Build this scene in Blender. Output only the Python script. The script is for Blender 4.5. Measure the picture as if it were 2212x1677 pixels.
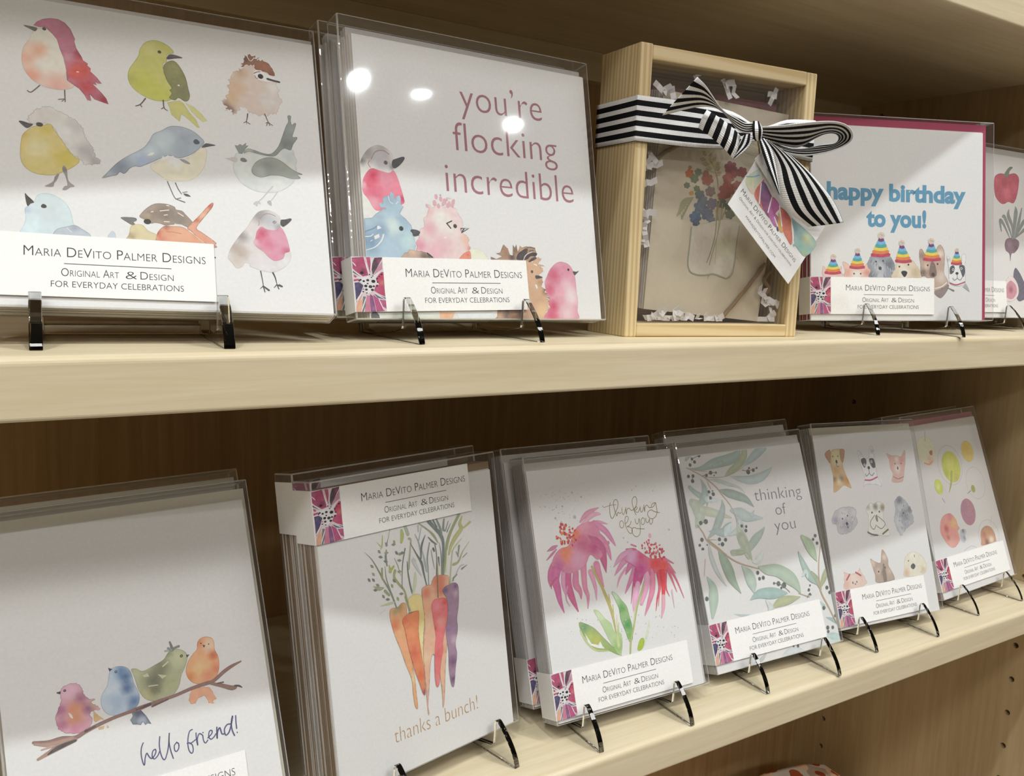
import bpy, bmesh, math, random
from mathutils import Vector, Matrix, noise
from mathutils.geometry import delaunay_2d_cdt
D = bpy.data
SC = bpy.context.scene
COL = SC.collection
for o in list(D.objects):
    D.objects.remove(o)
MM = 0.001
ZO = 1.30                      # height of the middle shelf above the floor (m)
def W(x, y, z):                # shelf millimetres -> world metres (x right, y into the shelf, z up)
    return Vector((x * MM, y * MM, z * MM + ZO))

# ------------------------------------------------------------------ camera, world, lights, exposure
CAM_F = 1914.0; CAM_R = [0.836716, -0.546124, 0.040687]; CAM_U = [0.043062, 0.139677, 0.98926]; CAM_D = [0.545942, 0.825978, -0.140387]; CAM_Y = -338.48; CAM_Z = 41.76
cam_d = D.cameras.new('camera'); cam = D.objects.new('camera', cam_d); COL.objects.link(cam)
cam_d.sensor_width = 36.0; cam_d.lens = CAM_F / 2212 * 36.0; cam_d.clip_start = 0.01
cam.matrix_world = Matrix(((CAM_R[0], CAM_U[0], -CAM_D[0], 0), (CAM_R[1], CAM_U[1], -CAM_D[1], CAM_Y * MM),
                           (CAM_R[2], CAM_U[2], -CAM_D[2], CAM_Z * MM + ZO), (0, 0, 0, 1)))
SC.camera = cam
SC.view_settings.view_transform = 'Standard'; SC.view_settings.look = 'None'
SC.view_settings.exposure = 0.0; SC.view_settings.gamma = 1.0; SC.view_settings.use_curve_mapping = False
SC.cycles.transparent_max_bounces = 40; SC.cycles.max_bounces = 10; SC.cycles.transmission_bounces = 8; SC.cycles.diffuse_bounces = 4
SC.cycles.use_denoising = True; SC.cycles.use_adaptive_sampling = True; SC.cycles.adaptive_threshold = .015; SC.cycles.caustics_refractive = False; SC.cycles.caustics_reflective = False
SC.cycles.sample_clamp_indirect = 6.0
wd = D.worlds.new('shop_light'); SC.world = wd; wd.use_nodes = True
bgn = wd.node_tree.nodes['Background']; bgn.inputs[0].default_value = (1, 0.97, 0.93, 1); bgn.inputs[1].default_value = 0.1
LAMPS = [(-500, -470, 7.0, 30), (150, -470, 7.0, 30), (900, -470, 7.0, 30), (1183, -1866, 5, 26), (1414, -1886, 5, 26), (1841, -1962, 5, 26)]                # x, y (mm, at the ceiling), watts, radius mm
lamp_objs = []
for i, (lx, ly, pw, rr) in enumerate(LAMPS):
    ld = D.lights.new('lamp_light', 'AREA'); ld.shape = 'DISK'; ld.size = 2 * rr * MM; ld.energy = pw
    ld.color = (0.93, 0.985, 1.0)
    lo = D.objects.new('lamp_light', ld); COL.objects.link(lo); lo.location = W(lx, ly, 1498)
    lamp_objs.append(lo)
FILL_PANELS = [(-1150, -1250, 1200, 300, 12), (1400, -1100, 1200, 300, 11.5), (-1500, -2700, 1200, 300, 12), (-400, -2900, 900, 300, 11)]              # fill panels added out of view: x, y (mm), size x, size y (mm), watts
fill_panel_objs = []
for px, py, sx, sy, pw in FILL_PANELS:
    ld = D.lights.new('fill_panel_light', 'AREA'); ld.shape = 'RECTANGLE'; ld.size = sx * MM; ld.size_y = sy * MM; ld.energy = pw; ld.color = (1.0, 0.985, 0.985)
    lo = D.objects.new('fill_panel_light', ld); COL.objects.link(lo); lo.location = W(px, py, 1490); fill_panel_objs.append(lo)

# ------------------------------------------------------------------ materials
def lin(c): return c / 12.92 if c <= .04045 else ((c + .055) / 1.055) ** 2.4
def hexc(h):
    if not isinstance(h, str): return tuple(lin(x / 255) for x in h) + (1.0,)
    return tuple(lin(int(h[i:i + 2], 16) / 255) for i in (0, 2, 4)) + (1.0,)
def newmat(name):
    m = D.materials.new(name); m.use_nodes = True; nt = m.node_tree
    return m, nt, nt.nodes['Principled BSDF'], nt.nodes['Material Output']
def N(nt, t, **kw):
    n = nt.nodes.new(t)
    for k, v in kw.items():
        if k in n.inputs: n.inputs[k].default_value = v
        else: setattr(n, k, v)
    return n
def bump(nt, b, src, strength, dist):
    n = N(nt, 'ShaderNodeBump'); n.inputs['Strength'].default_value = strength; n.inputs['Distance'].default_value = dist
    nt.links.new(src, n.inputs['Height']); nt.links.new(n.outputs[0], b.inputs['Normal'])
def plain(name, h, rough=.6, fine=0.0, scale=900, spec=.3):
    m, nt, b, o = newmat(name); b.inputs['Roughness'].default_value = rough; b.inputs['Specular IOR Level'].default_value = spec
    tc = N(nt, 'ShaderNodeTexCoord'); ns = N(nt, 'ShaderNodeTexNoise', Scale=scale, Detail=3.0)
    nt.links.new(tc.outputs['Object'], ns.inputs['Vector'])
    mx = N(nt, 'ShaderNodeMix', data_type='RGBA'); c = hexc(h)
    mx.inputs[6].default_value = tuple(x * .93 for x in c[:3]) + (1,); mx.inputs[7].default_value = tuple(min(1, x * 1.05) for x in c[:3]) + (1,)
    nt.links.new(ns.outputs['Fac'], mx.inputs[0]); nt.links.new(mx.outputs[2], b.inputs['Base Color'])
    if fine: bump(nt, b, ns.outputs['Fac'], fine, .0002)
    return m
def woodmat(name, c1, c2, stretch, scale, rough=.45, ring=0.0, bands=0):
    m, nt, b, o = newmat(name); b.inputs['Roughness'].default_value = rough; b.inputs['Specular IOR Level'].default_value = .35
    tc = N(nt, 'ShaderNodeTexCoord'); mp = N(nt, 'ShaderNodeMapping'); mp.inputs['Scale'].default_value = stretch
    nt.links.new(tc.outputs['Object'], mp.inputs['Vector'])
    n1 = N(nt, 'ShaderNodeTexNoise', Scale=scale, Detail=7.0, Roughness=.62, Distortion=.6)
    n2 = N(nt, 'ShaderNodeTexNoise', Scale=scale * .13, Detail=2.0)
    nt.links.new(mp.outputs[0], n1.inputs['Vector']); nt.links.new(mp.outputs[0], n2.inputs['Vector'])
    fac = n1.outputs['Fac']
    if bands:
        wv = N(nt, 'ShaderNodeTexWave', Scale=bands, Distortion=3.0, Detail=2.0); wv.bands_direction = 'DIAGONAL'
        nt.links.new(mp.outputs[0], wv.inputs['Vector'])
        a = N(nt, 'ShaderNodeMath', operation='MULTIPLY'); a.inputs[1].default_value = .65; nt.links.new(wv.outputs['Fac'], a.inputs[0])
        s = N(nt, 'ShaderNodeMath', operation='ADD'); nt.links.new(a.outputs[0], s.inputs[0])
        a2 = N(nt, 'ShaderNodeMath', operation='MULTIPLY'); a2.inputs[1].default_value = .4; nt.links.new(fac, a2.inputs[0])
        nt.links.new(a2.outputs[0], s.inputs[1]); fac = s.outputs[0]
    rp = N(nt, 'ShaderNodeValToRGB'); rp.color_ramp.elements[0].position = .3; rp.color_ramp.elements[1].position = .72
    rp.color_ramp.elements[0].color = hexc(c2); rp.color_ramp.elements[1].color = hexc(c1)
    nt.links.new(fac, rp.inputs[0])
    mx = N(nt, 'ShaderNodeMix', data_type='RGBA', blend_type='MULTIPLY'); mx.inputs[0].default_value = .35
    r2 = N(nt, 'ShaderNodeValToRGB'); r2.color_ramp.elements[0].color = (.72, .66, .58, 1); r2.color_ramp.elements[0].position = .35; r2.color_ramp.elements[1].position = .6
    nt.links.new(n2.outputs['Fac'], r2.inputs[0]); nt.links.new(rp.outputs[0], mx.inputs[6]); nt.links.new(r2.outputs[0], mx.inputs[7])
    nt.links.new(mx.outputs[2], b.inputs['Base Color']); bump(nt, b, n1.outputs['Fac'], .15, .0003)
    return m
M = {}
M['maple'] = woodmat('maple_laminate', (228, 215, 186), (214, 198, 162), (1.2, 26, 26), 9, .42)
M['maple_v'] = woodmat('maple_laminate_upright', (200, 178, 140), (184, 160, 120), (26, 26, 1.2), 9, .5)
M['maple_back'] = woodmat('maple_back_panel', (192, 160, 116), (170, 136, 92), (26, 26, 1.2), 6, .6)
M['pine_v'] = woodmat('pine_upright', (226, 206, 164), (206, 180, 132), (90, 90, 2.0), 5, .6, bands=2.2)
M['pine_h'] = woodmat('pine_lengthwise', (226, 206, 164), (208, 182, 134), (2.0, 60, 60), 5, .6, bands=1.2)
M['paper'] = plain('white_card_stock', 'f1f0ee', .75, .15, 700)
M['paper_edge'] = plain('card_edges', 'e4dfd8', .8, .1, 700)
M['warm_card'] = plain('bounce_warmed_card_stock', 'dfd2ba', .8, .3, 500)  # warm bounce from the wooden box is put into this card's colour
M['cream'] = plain('cream_envelope_paper', 'd8d4c4', .8, .1, 500)
M['kraft'] = plain('brown_kraft_envelope', '9c846a', .85, .1, 500)
M['grey_env'] = plain('grey_white_envelope', 'd6d3d0', .8, .1, 500)
M['magenta'] = plain('magenta_envelope', 'b04262', .7, .1, 500)
M['rose_env'] = plain('rose_envelope', 'c08a94', .7, .1, 500)
M['ink'] = plain('dark_grey_ink', '45454a', .8)
M['label'] = plain('felt_textured_label', 'f4f3f0', .8, 0)
def _lab():
    nt = M['label'].node_tree; b = nt.nodes['Principled BSDF']; tc = N(nt, 'ShaderNodeTexCoord'); mp = N(nt, 'ShaderNodeMapping'); mp.inputs['Scale'].default_value = (1800, 420, 1)
    ns = N(nt, 'ShaderNodeTexNoise', Scale=1.0, Detail=2.0); nt.links.new(tc.outputs['Object'], mp.inputs[0]); nt.links.new(mp.outputs[0], ns.inputs['Vector'])
    bump(nt, b, ns.outputs['Fac'], .5, .00025)
_lab()
def _print():
    m, nt, b, o = newmat('watercolour_print'); b.inputs['Roughness'].default_value = .75; b.inputs['Specular IOR Level'].default_value = .2
    at = N(nt, 'ShaderNodeAttribute', attribute_name='Col'); tc = N(nt, 'ShaderNodeTexCoord')
    n1 = N(nt, 'ShaderNodeTexNoise', Scale=420.0, Detail=5.0, Roughness=.65); nt.links.new(tc.outputs['Object'], n1.inputs['Vector'])
    rp = N(nt, 'ShaderNodeMapRange'); rp.inputs[1].default_value = .3; rp.inputs[2].default_value = .7; rp.inputs[3].default_value = 0; rp.inputs[4].default_value = .10
    nt.links.new(n1.outputs['Fac'], rp.inputs[0])
    mx = N(nt, 'ShaderNodeMix', data_type='RGBA'); mx.inputs[7].default_value = (.84, .83, .80, 1)
    nt.links.new(rp.outputs[0], mx.inputs[0]); nt.links.new(at.outputs['Color'], mx.inputs[6]); nt.links.new(mx.outputs[2], b.inputs['Base Color'])
    return m
M['print'] = _print()
def clear(name, wav, extra=0.0, edge=0.0, tint=(1, 1, 1, 1)):
    m, nt, b, o = newmat(name); nt.nodes.remove(b)
    tr = N(nt, 'ShaderNodeBsdfTransparent'); tr.inputs[0].default_value = tint
    gl = N(nt, 'ShaderNodeBsdfGlossy'); gl.inputs['Roughness'].default_value = .03
    df = N(nt, 'ShaderNodeBsdfDiffuse'); df.inputs[0].default_value = (.8, .8, .8, 1)
    lw = N(nt, 'ShaderNodeLayerWeight'); lw.inputs['Blend'].default_value = .5      # thin film: same from both sides
    pw = N(nt, 'ShaderNodeMath', operation='POWER'); pw.inputs[1].default_value = 4.5; nt.links.new(lw.outputs['Facing'], pw.inputs[0])
    f2 = N(nt, 'ShaderNodeMath', operation='MULTIPLY_ADD'); f2.inputs[1].default_value = .85; f2.inputs[2].default_value = .045 + extra; f2.use_clamp = True
    nt.links.new(pw.outputs[0], f2.inputs[0])
    m1 = N(nt, 'ShaderNodeMixShader'); nt.links.new(f2.outputs[0], m1.inputs[0]); nt.links.new(tr.outputs[0], m1.inputs[1]); nt.links.new(gl.outputs[0], m1.inputs[2])
    m2 = N(nt, 'ShaderNodeMixShader'); m2.inputs[0].default_value = edge; nt.links.new(m1.outputs[0], m2.inputs[1]); nt.links.new(df.outputs[0], m2.inputs[2])
    nt.links.new(m2.outputs[0], o.inputs[0])
    if wav:
        tc = N(nt, 'ShaderNodeTexCoord'); ns = N(nt, 'ShaderNodeTexNoise', Scale=wav[0], Detail=2.0, Distortion=wav[2])
        nt.links.new(tc.outputs['Object'], ns.inputs['Vector'])
        bp = N(nt, 'ShaderNodeBump'); bp.inputs['Strength'].default_value = 1.0; bp.inputs['Distance'].default_value = wav[1]
        nt.links.new(ns.outputs['Fac'], bp.inputs['Height']); nt.links.new(bp.outputs[0], gl.inputs['Normal'])
    return m
M['clear'] = clear('rigid_clear_plastic', (9, .0006, .3), 0.025, .02)
M['crinkle'] = clear('crinkled_clear_plastic', (24, .0024, 1.2), 0.045, .03)
M['soft'] = clear('smooth_clear_plastic', (12, .0007, .6), 0.03, .025)
M['fold'] = clear('clear_plastic_fold', (60, .001, .5), .35, .4)
M['pane'] = clear('clear_acrylic_pane', (7, .0005, .2), .02, .02)
def _glass():
    m, nt, b, o = newmat('clear_acrylic'); b.inputs['Transmission Weight'].default_value = 1; b.inputs['Roughness'].default_value = .02
    b.inputs['IOR'].default_value = 1.49; b.inputs['Base Color'].default_value = (.97, .98, .98, 1)
    tc = N(nt, 'ShaderNodeTexCoord'); ns = N(nt, 'ShaderNodeTexNoise', Scale=160.0); nt.links.new(tc.outputs['Object'], ns.inputs['Vector']); bump(nt, b, ns.outputs['Fac'], .1, .0004)
    return m
M['acrylic'] = _glass()
def _ribbon():
    m, nt, b, o = newmat('striped_grosgrain'); b.inputs['Roughness'].default_value = .75; b.inputs['Specular IOR Level'].default_value = .2
    uv = N(nt, 'ShaderNodeUVMap', uv_map='UVMap'); sp = N(nt, 'ShaderNodeSeparateXYZ'); nt.links.new(uv.outputs[0], sp.inputs[0])
    a = N(nt, 'ShaderNodeMath', operation='MULTIPLY'); a.inputs[1].default_value = 4.5; nt.links.new(sp.outputs[0], a.inputs[0])
    s = N(nt, 'ShaderNodeMath', operation='FRACT'); nt.links.new(a.outputs[0], s.inputs[0])
    w = N(nt, 'ShaderNodeTexWave', Scale=.5, Distortion=0); nt.links.new(uv.outputs[0], w.inputs['Vector'])
    g = N(nt, 'ShaderNodeMath', operation='GREATER_THAN'); g.inputs[1].default_value = .46; nt.links.new(s.outputs[0], g.inputs[0])
    mx = N(nt, 'ShaderNodeMix', data_type='RGBA'); mx.inputs[6].default_value = hexc('efefef'); mx.inputs[7].default_value = (0.004, 0.004, 0.006, 1)
    nt.links.new(g.outputs[0], mx.inputs[0]); nt.links.new(mx.outputs[2], b.inputs['Base Color'])
    r = N(nt, 'ShaderNodeMath', operation='SINE'); a3 = N(nt, 'ShaderNodeMath', operation='MULTIPLY'); a3.inputs[1].default_value = 6.2832 * 1.0
    nt.links.new(sp.outputs[1], a3.inputs[0]); nt.links.new(a3.outputs[0], r.inputs[0]); bump(nt, b, r.outputs[0], .5, .0002)
    nt.nodes.remove(w)
    return m
M['ribbon'] = _ribbon()
M['twine'] = plain('jute_twine', '9a7f5c', .9, .8, 2500)
M['shred'] = plain('crinkle_paper', 'e8e3e0', .8, .1)
M['dark'] = plain('dark_hole', '1a120c', .9)
M['shopwall'] = plain('shop_wall', 'a89e90', .9, 0, 3)
M['floor'] = plain('shop_floor', 'a39a8c', .6, 0, 3)
M['ceiling'] = plain('shop_ceiling', 'd8d8d4', .9, 0, 3)
M['lamp_ring'] = plain('lamp_housing', 'e8e8e8', .4)
def emis(name, col, s):
    m, nt, b, o = newmat(name); b.inputs['Emission Color'].default_value = col; b.inputs['Emission Strength'].default_value = s; return m
M['fill_panel_glow'] = emis('fill_panel_glow', (1, .98, .95, 1), 6)
M['lamp_glow'] = emis('lamp_glow', (1, .96, .9, 1), 6)
for nm, h in (('ink_rose', 'b07a84'), ('ink_blue', '6ba3c2'), ('ink_gold', 'c49a68'), ('ink_grey', '8c8a8c')): M[nm] = plain(nm, h, .8)

# ------------------------------------------------------------------ helpers
def tag(o, label=None, cat=None, group=None, kind=None):
    for k, v in (('label', label), ('category', cat), ('group', group), ('kind', kind)):
        if v: o[k] = v
    return o
def link(name, me, mats, parent=None, mat=None):
    for m_ in (mats if isinstance(mats, (list, tuple)) else [mats]):
        if isinstance(m_, str): m_ = M[m_]
        if len(me.materials) < (len(mats) if isinstance(mats, (list, tuple)) else 1): me.materials.append(m_)
    o = D.objects.new(name, me); COL.objects.link(o)
    if parent is not None: o.parent = parent
    if mat is not None: o.matrix_local = mat
    return o
def from_data(name, v, f, smooth=False):
    me = D.meshes.new(name); me.from_pydata([tuple(p) for p in v], [], f); me.update()
    if smooth: me.shade_smooth()
    return me
def bbox_mesh(name, x0, x1, y0, y1, z0, z1, bev=0, seg=2, smooth=False):     # millimetres
    bm = bmesh.new(); bmesh.ops.create_cube(bm, size=1)
    for v in bm.verts:
        v.co = Vector(((x0 + x1) / 2 + v.co.x * (x1 - x0), (y0 + y1) / 2 + v.co.y * (y1 - y0), (z0 + z1) / 2 + v.co.z * (z1 - z0))) * MM
    if bev:
        r = bmesh.ops.bevel(bm, geom=bm.edges[:], offset=bev * MM, segments=seg, profile=.5, affect='EDGES')
        for f in r['faces']: f.material_index = 1
    me = D.meshes.new(name); bm.to_mesh(me); bm.free()
    if smooth: me.shade_smooth()
    return me
def catmull(P, n, closed):
    out = []; m = len(P); rng = range(m if closed else m - 1)
    for i in rng:
        p0 = P[(i - 1) % m] if closed or i > 0 else P[i]; p1 = P[i]; p2 = P[(i + 1) % m]
        p3 = P[(i + 2) % m] if closed or i + 2 < m else p2
        for k in range(n):
            t = k / n
            out.append(tuple(.5 * (2 * b + (c - a) * t + (2 * a - 5 * b + 4 * c - d) * t * t + (3 * b - a - 3 * c + d) * t ** 3) for a, b, c, d in zip(p0, p1, p2, p3)))
    if not closed: out.append(tuple(P[-1]))
    return out
def empty(name, loc=(0, 0, 0), mat=None):
    o = D.objects.new(name, None); COL.objects.link(o); o.empty_display_size = .02
    if mat is not None: o.matrix_world = mat
    else: o.location = loc
    return o
def inside(x, y, P):
    c = False; j = len(P) - 1
    for i in range(len(P)):
        if (P[i][1] > y) != (P[j][1] > y) and x < (P[j][0] - P[i][0]) * (y - P[i][1]) / (P[j][1] - P[i][1]) + P[i][0]: c = not c
        j = i
    return c
RN = random.Random(7)
def levels(objs):
    """stacking order of the printed layers: a layer only rises above earlier layers it can touch"""
    done = []; out = []
    for layers in objs:
        cur = []
        for L in layers:
            if L[0] == 'd': r = max(L[3], L[5]); b = (L[1] - r, L[1] + r, L[2] - r, L[2] + r)
            else: m = max(L[2]) / 2 if L[0] == 'l' else 6; b = (min(L[1][::2]) - m, max(L[1][::2]) + m, min(L[1][1::2]) - m, max(L[1][1::2]) + m)
            lv = 0
            for q, k in done:
                if k >= lv and q[0] < b[1] and b[0] < q[1] and q[2] < b[3] and b[2] < q[3]: lv = k + 1
            done.append((b, lv)); cur.append(lv)
        out.append(cur)
    return out, min(.011, .42 / (1 + max([0] + [k for _, k in done])))
def paint(name, layers, clip=None, ox=0, oy=0, base=.04, step=.011, lev=None):
    """flat printed artwork: coloured shapes laid on the paper, millimetres in, one mesh out"""
    V = []; F = []; C = []
    for li, L in enumerate(layers):
        z = base + (lev[li] if lev else li) * step; k = L[0]; v0 = len(V)
        if k == 'p':
            _, f, col, sm, edge, blobs, jag = L
            P = [(f[i] / 20, f[i + 1] / 20) for i in range(0, len(f), 2)]
            if sm: P = catmull(P, 5, True)
            if jag:
                Q = []; m = len(P)
                for i in range(m):
                    a = P[i]; b = P[(i + 1) % m]; d = math.hypot(b[0] - a[0], b[1] - a[1]); n = max(1, int(d / .7))
                    for j in range(n):
                        t = j / n; e = (RN.random() - .35) * jag * .15
                        Q.append((a[0] + (b[0] - a[0]) * t + (b[1] - a[1]) / (d + 1e-6) * e, a[1] + (b[1] - a[1]) * t - (b[0] - a[0]) / (d + 1e-6) * e))
                P = Q
            R = [P[0]]
            for p in P[1:]:
                if math.hypot(p[0] - R[-1][0], p[1] - R[-1][1]) > .12: R.append(p)
            if math.hypot(R[0][0] - R[-1][0], R[0][1] - R[-1][1]) < .12: R.pop()
            P = R
            if len(P) < 3: continue
            area = sum(P[i][0] * P[(i + 1) % len(P)][1] - P[(i + 1) % len(P)][0] * P[i][1] for i in range(len(P)))
            if area < 0: P = P[::-1]
            n = len(P); xs = [p[0] for p in P]; ys = [p[1] for p in P]; sz = max(max(xs) - min(xs), max(ys) - min(ys))
            wd_ = 2 * abs(area) / 2 / (sum(math.hypot(P[i][0] - P[i - 1][0], P[i][1] - P[i - 1][1]) for i in range(n)) + 1e-6)
            g = min(1.6, max(.4, wd_ / 2.6)); ins = min(.38, g * .45)
            pts = [Vector(p) for p in P]; flag = [1] * n
            for i in range(n):
                a = P[i - 1]; b = P[(i + 1) % n]; dx, dy = b[0] - a[0], b[1] - a[1]; d = math.hypot(dx, dy) + 1e-6
                q = (P[i][0] - dy / d * ins, P[i][1] + dx / d * ins)
                if inside(q[0], q[1], P): pts.append(Vector(q)); flag.append(0)
            y = min(ys) + g / 2; r = 0
            while y < max(ys):
                x = min(xs) + g * (.25 + .5 * (r % 2))
                while x < max(xs):
                    if inside(x, y, P): pts.append(Vector((x + RN.uniform(-.1, .1), y))); flag.append(0)
                    x += g
                y += g; r += 1
            vo, _, fo, ov, _, _ = delaunay_2d_cdt(pts, [], [list(range(n))], 1, 1e-5)
            c0 = hexc(col); bl = [(bx / 20, by / 20, br / 20, hexc(bc)) for bx, by, br, bc in blobs]
            for i, p in enumerate(vo):
                c = list(c0[:3])
                for bx, by, br, bc in bl:
                    d = math.hypot(p.x - bx, p.y - by) / (br * 1.25 + .01)
                    if d < 1:
                        w = (1 - d * d) ** 1.6
                        c = [c[j] * (1 - w) + bc[j] * w for j in range(3)]
                nz = 1 + .10 * noise.noise(Vector((p.x * .5, p.y * .5, li * 3.1)))
                if any(q < n for q in ov[i]): nz *= (1 - edge * 1.9)
                C.append((c[0] * nz, c[1] * nz, c[2] * nz, 1)); V.append((p.x, p.y, z))
            F += [tuple(v0 + a for a in f_) for f_ in fo]
        elif k == 'l':
            _, f, w, col, sm = L
            P = [(f[i] / 20, f[i + 1] / 20, w[(i // 2) * (len(w) - 1) // max(1, len(f) // 2 - 1)] / 40) for i in range(0, len(f), 2)]
            if len(w) == 2 and len(P) > 2: P = [(p[0], p[1], (w[0] + (w[1] - w[0]) * i / (len(P) - 1)) / 40) for i, p in enumerate(P)]
            if sm and len(P) > 2: P = catmull(P, 5, False)
            elif sm: P = catmull([P[0], tuple((a + b) / 2 for a, b in zip(*P)), P[1]], 3, False)
            c = hexc(col); n = len(P)
            for i in range(n):
                a = P[max(0, i - 1)]; b = P[min(n - 1, i + 1)]; dx, dy = b[0] - a[0], b[1] - a[1]; d = math.hypot(dx, dy) + 1e-6; hw = max(.06, P[i][2])
                for s in (1, 0, -1):
                    V.append((P[i][0] - dy / d * hw * s, P[i][1] + dx / d * hw * s, z)); nz = (.90 if s else 1.06) * (1 + .1 * noise.noise(Vector((i * .4, s, li)))) if hw > .4 else 1
                    C.append((c[0] * nz, c[1] * nz, c[2] * nz, 1))
                if i:
                    q = v0 + 3 * i
                    F += [(q - 3, q - 2, q + 1, q), (q - 2, q - 1, q + 2, q + 1)]
            for e, d_ in ((0, -1), (n - 1, 1)):              # rounded ends
                a = P[e]; b = P[1] if e == 0 else P[n - 2]; an = math.atan2(a[1] - b[1], a[0] - b[0]); hw = max(.06, a[2]); q = len(V)
                for j in range(5):
                    t = an - math.pi / 2 + math.pi * j / 4; V.append((a[0] + hw * math.cos(t), a[1] + hw * math.sin(t), z)); C.append((c[0] * .92, c[1] * .92, c[2] * .92, 1))
                F.append(tuple(range(q, q + 5)))
        else:
            _, x, y, r, col, r2 = L; c = hexc(col); r2 = r2 or r; q = len(V)
            for j in range(12):
                t = j * math.pi / 6; V.append((x / 20 + r / 20 * math.cos(t), y / 20 + r2 / 20 * math.sin(t), z)); C.append(c)
            F.append(tuple(range(q, q + 12)))
    if clip: V = [(min(max(x, clip[0]), clip[1]), min(max(y, clip[2]), clip[3]), z) for x, y, z in V]
    F = [f for f in F if len({V[i][:2] for i in f}) > 2]
    me = from_data(name, [((x - ox) * MM, (y - oy) * MM, z * MM) for x, y, z in V], F)
    at = me.color_attributes.new('Col', 'FLOAT_COLOR', 'POINT')
    at.data.foreach_set('color', [x for c in C for x in c])
    me.materials.append(M['print'])
    return me

# printed words: the built-in font turned into flat meshes and fitted to a width and a letter height
_txt = {}
def text_mesh(s, thin=0.0, caps=False, sp=1.0, res=4):
    key = (s, thin, caps, sp)
    if key in _txt: return _txt[key]
    def run(body, sc):
        cu = D.curves.new('t', 'FONT'); cu.body = body; cu.space_character = sp; cu.offset = thin; cu.resolution_u = res
        cu.small_caps_scale = .78
        if sc:
            for i, ch in enumerate(body): cu.body_format[i].use_small_caps = ch.islower()
        ob = D.objects.new('t', cu); COL.objects.link(ob); dg = bpy.context.evaluated_depsgraph_get(); dg.update()
        me = D.meshes.new_from_object(ob.evaluated_get(dg)); D.objects.remove(ob); D.curves.remove(cu)
        return me
    me = run(s, caps); xs = [v.co.x for v in me.vertices]
    hm = run('H' if caps or s.isupper() else 'l', False); hh = max(v.co.y for v in hm.vertices); D.meshes.remove(hm)
    V = [tuple(v.co) for v in me.vertices]; F = [tuple(p.vertices) for p in me.polygons]; D.meshes.remove(me)
    _txt[key] = (V, F, min(xs), max(xs), hh)
    return _txt[key]
def text_into(V, F, s, a, b, h, z=.05, **kw):
    v, f, x0, x1, hh = text_mesh(s, **kw); sx = math.hypot(b[0] - a[0], b[1] - a[1]) / (x1 - x0); sy = h / hh
    ang = math.atan2(b[1] - a[1], b[0] - a[0]); ca, sa = math.cos(ang), math.sin(ang); n = len(V)
    for x, y, _ in v:
        X = (x - x0) * sx; Y = y * sy; V.append(((a[0] + X * ca - Y * sa) * MM, (a[1] + X * sa + Y * ca) * MM, z * MM))
    F += [tuple(n + i for i in p) for p in f]
def rect_into(V, F, x0, x1, y0, y1, z):
    n = len(V); V += [(x0 * MM, y0 * MM, z * MM), (x1 * MM, y0 * MM, z * MM), (x1 * MM, y1 * MM, z * MM), (x0 * MM, y1 * MM, z * MM)]; F.append((n, n + 1, n + 2, n + 3))

CASE = {"Xs":800.3,"D":263.7,"T":19.14,"H1":202.14,"H2":211.86,"yf":38.2,"yb":226.8,"hz":-279.4}
LT = {"b":75.54,"h":25.25,"v1":16.09,"rl":23.59,"rr":62.22,"vr":13.4,"l3":19.04,"r3":66.62,"v3":3.83}
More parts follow.
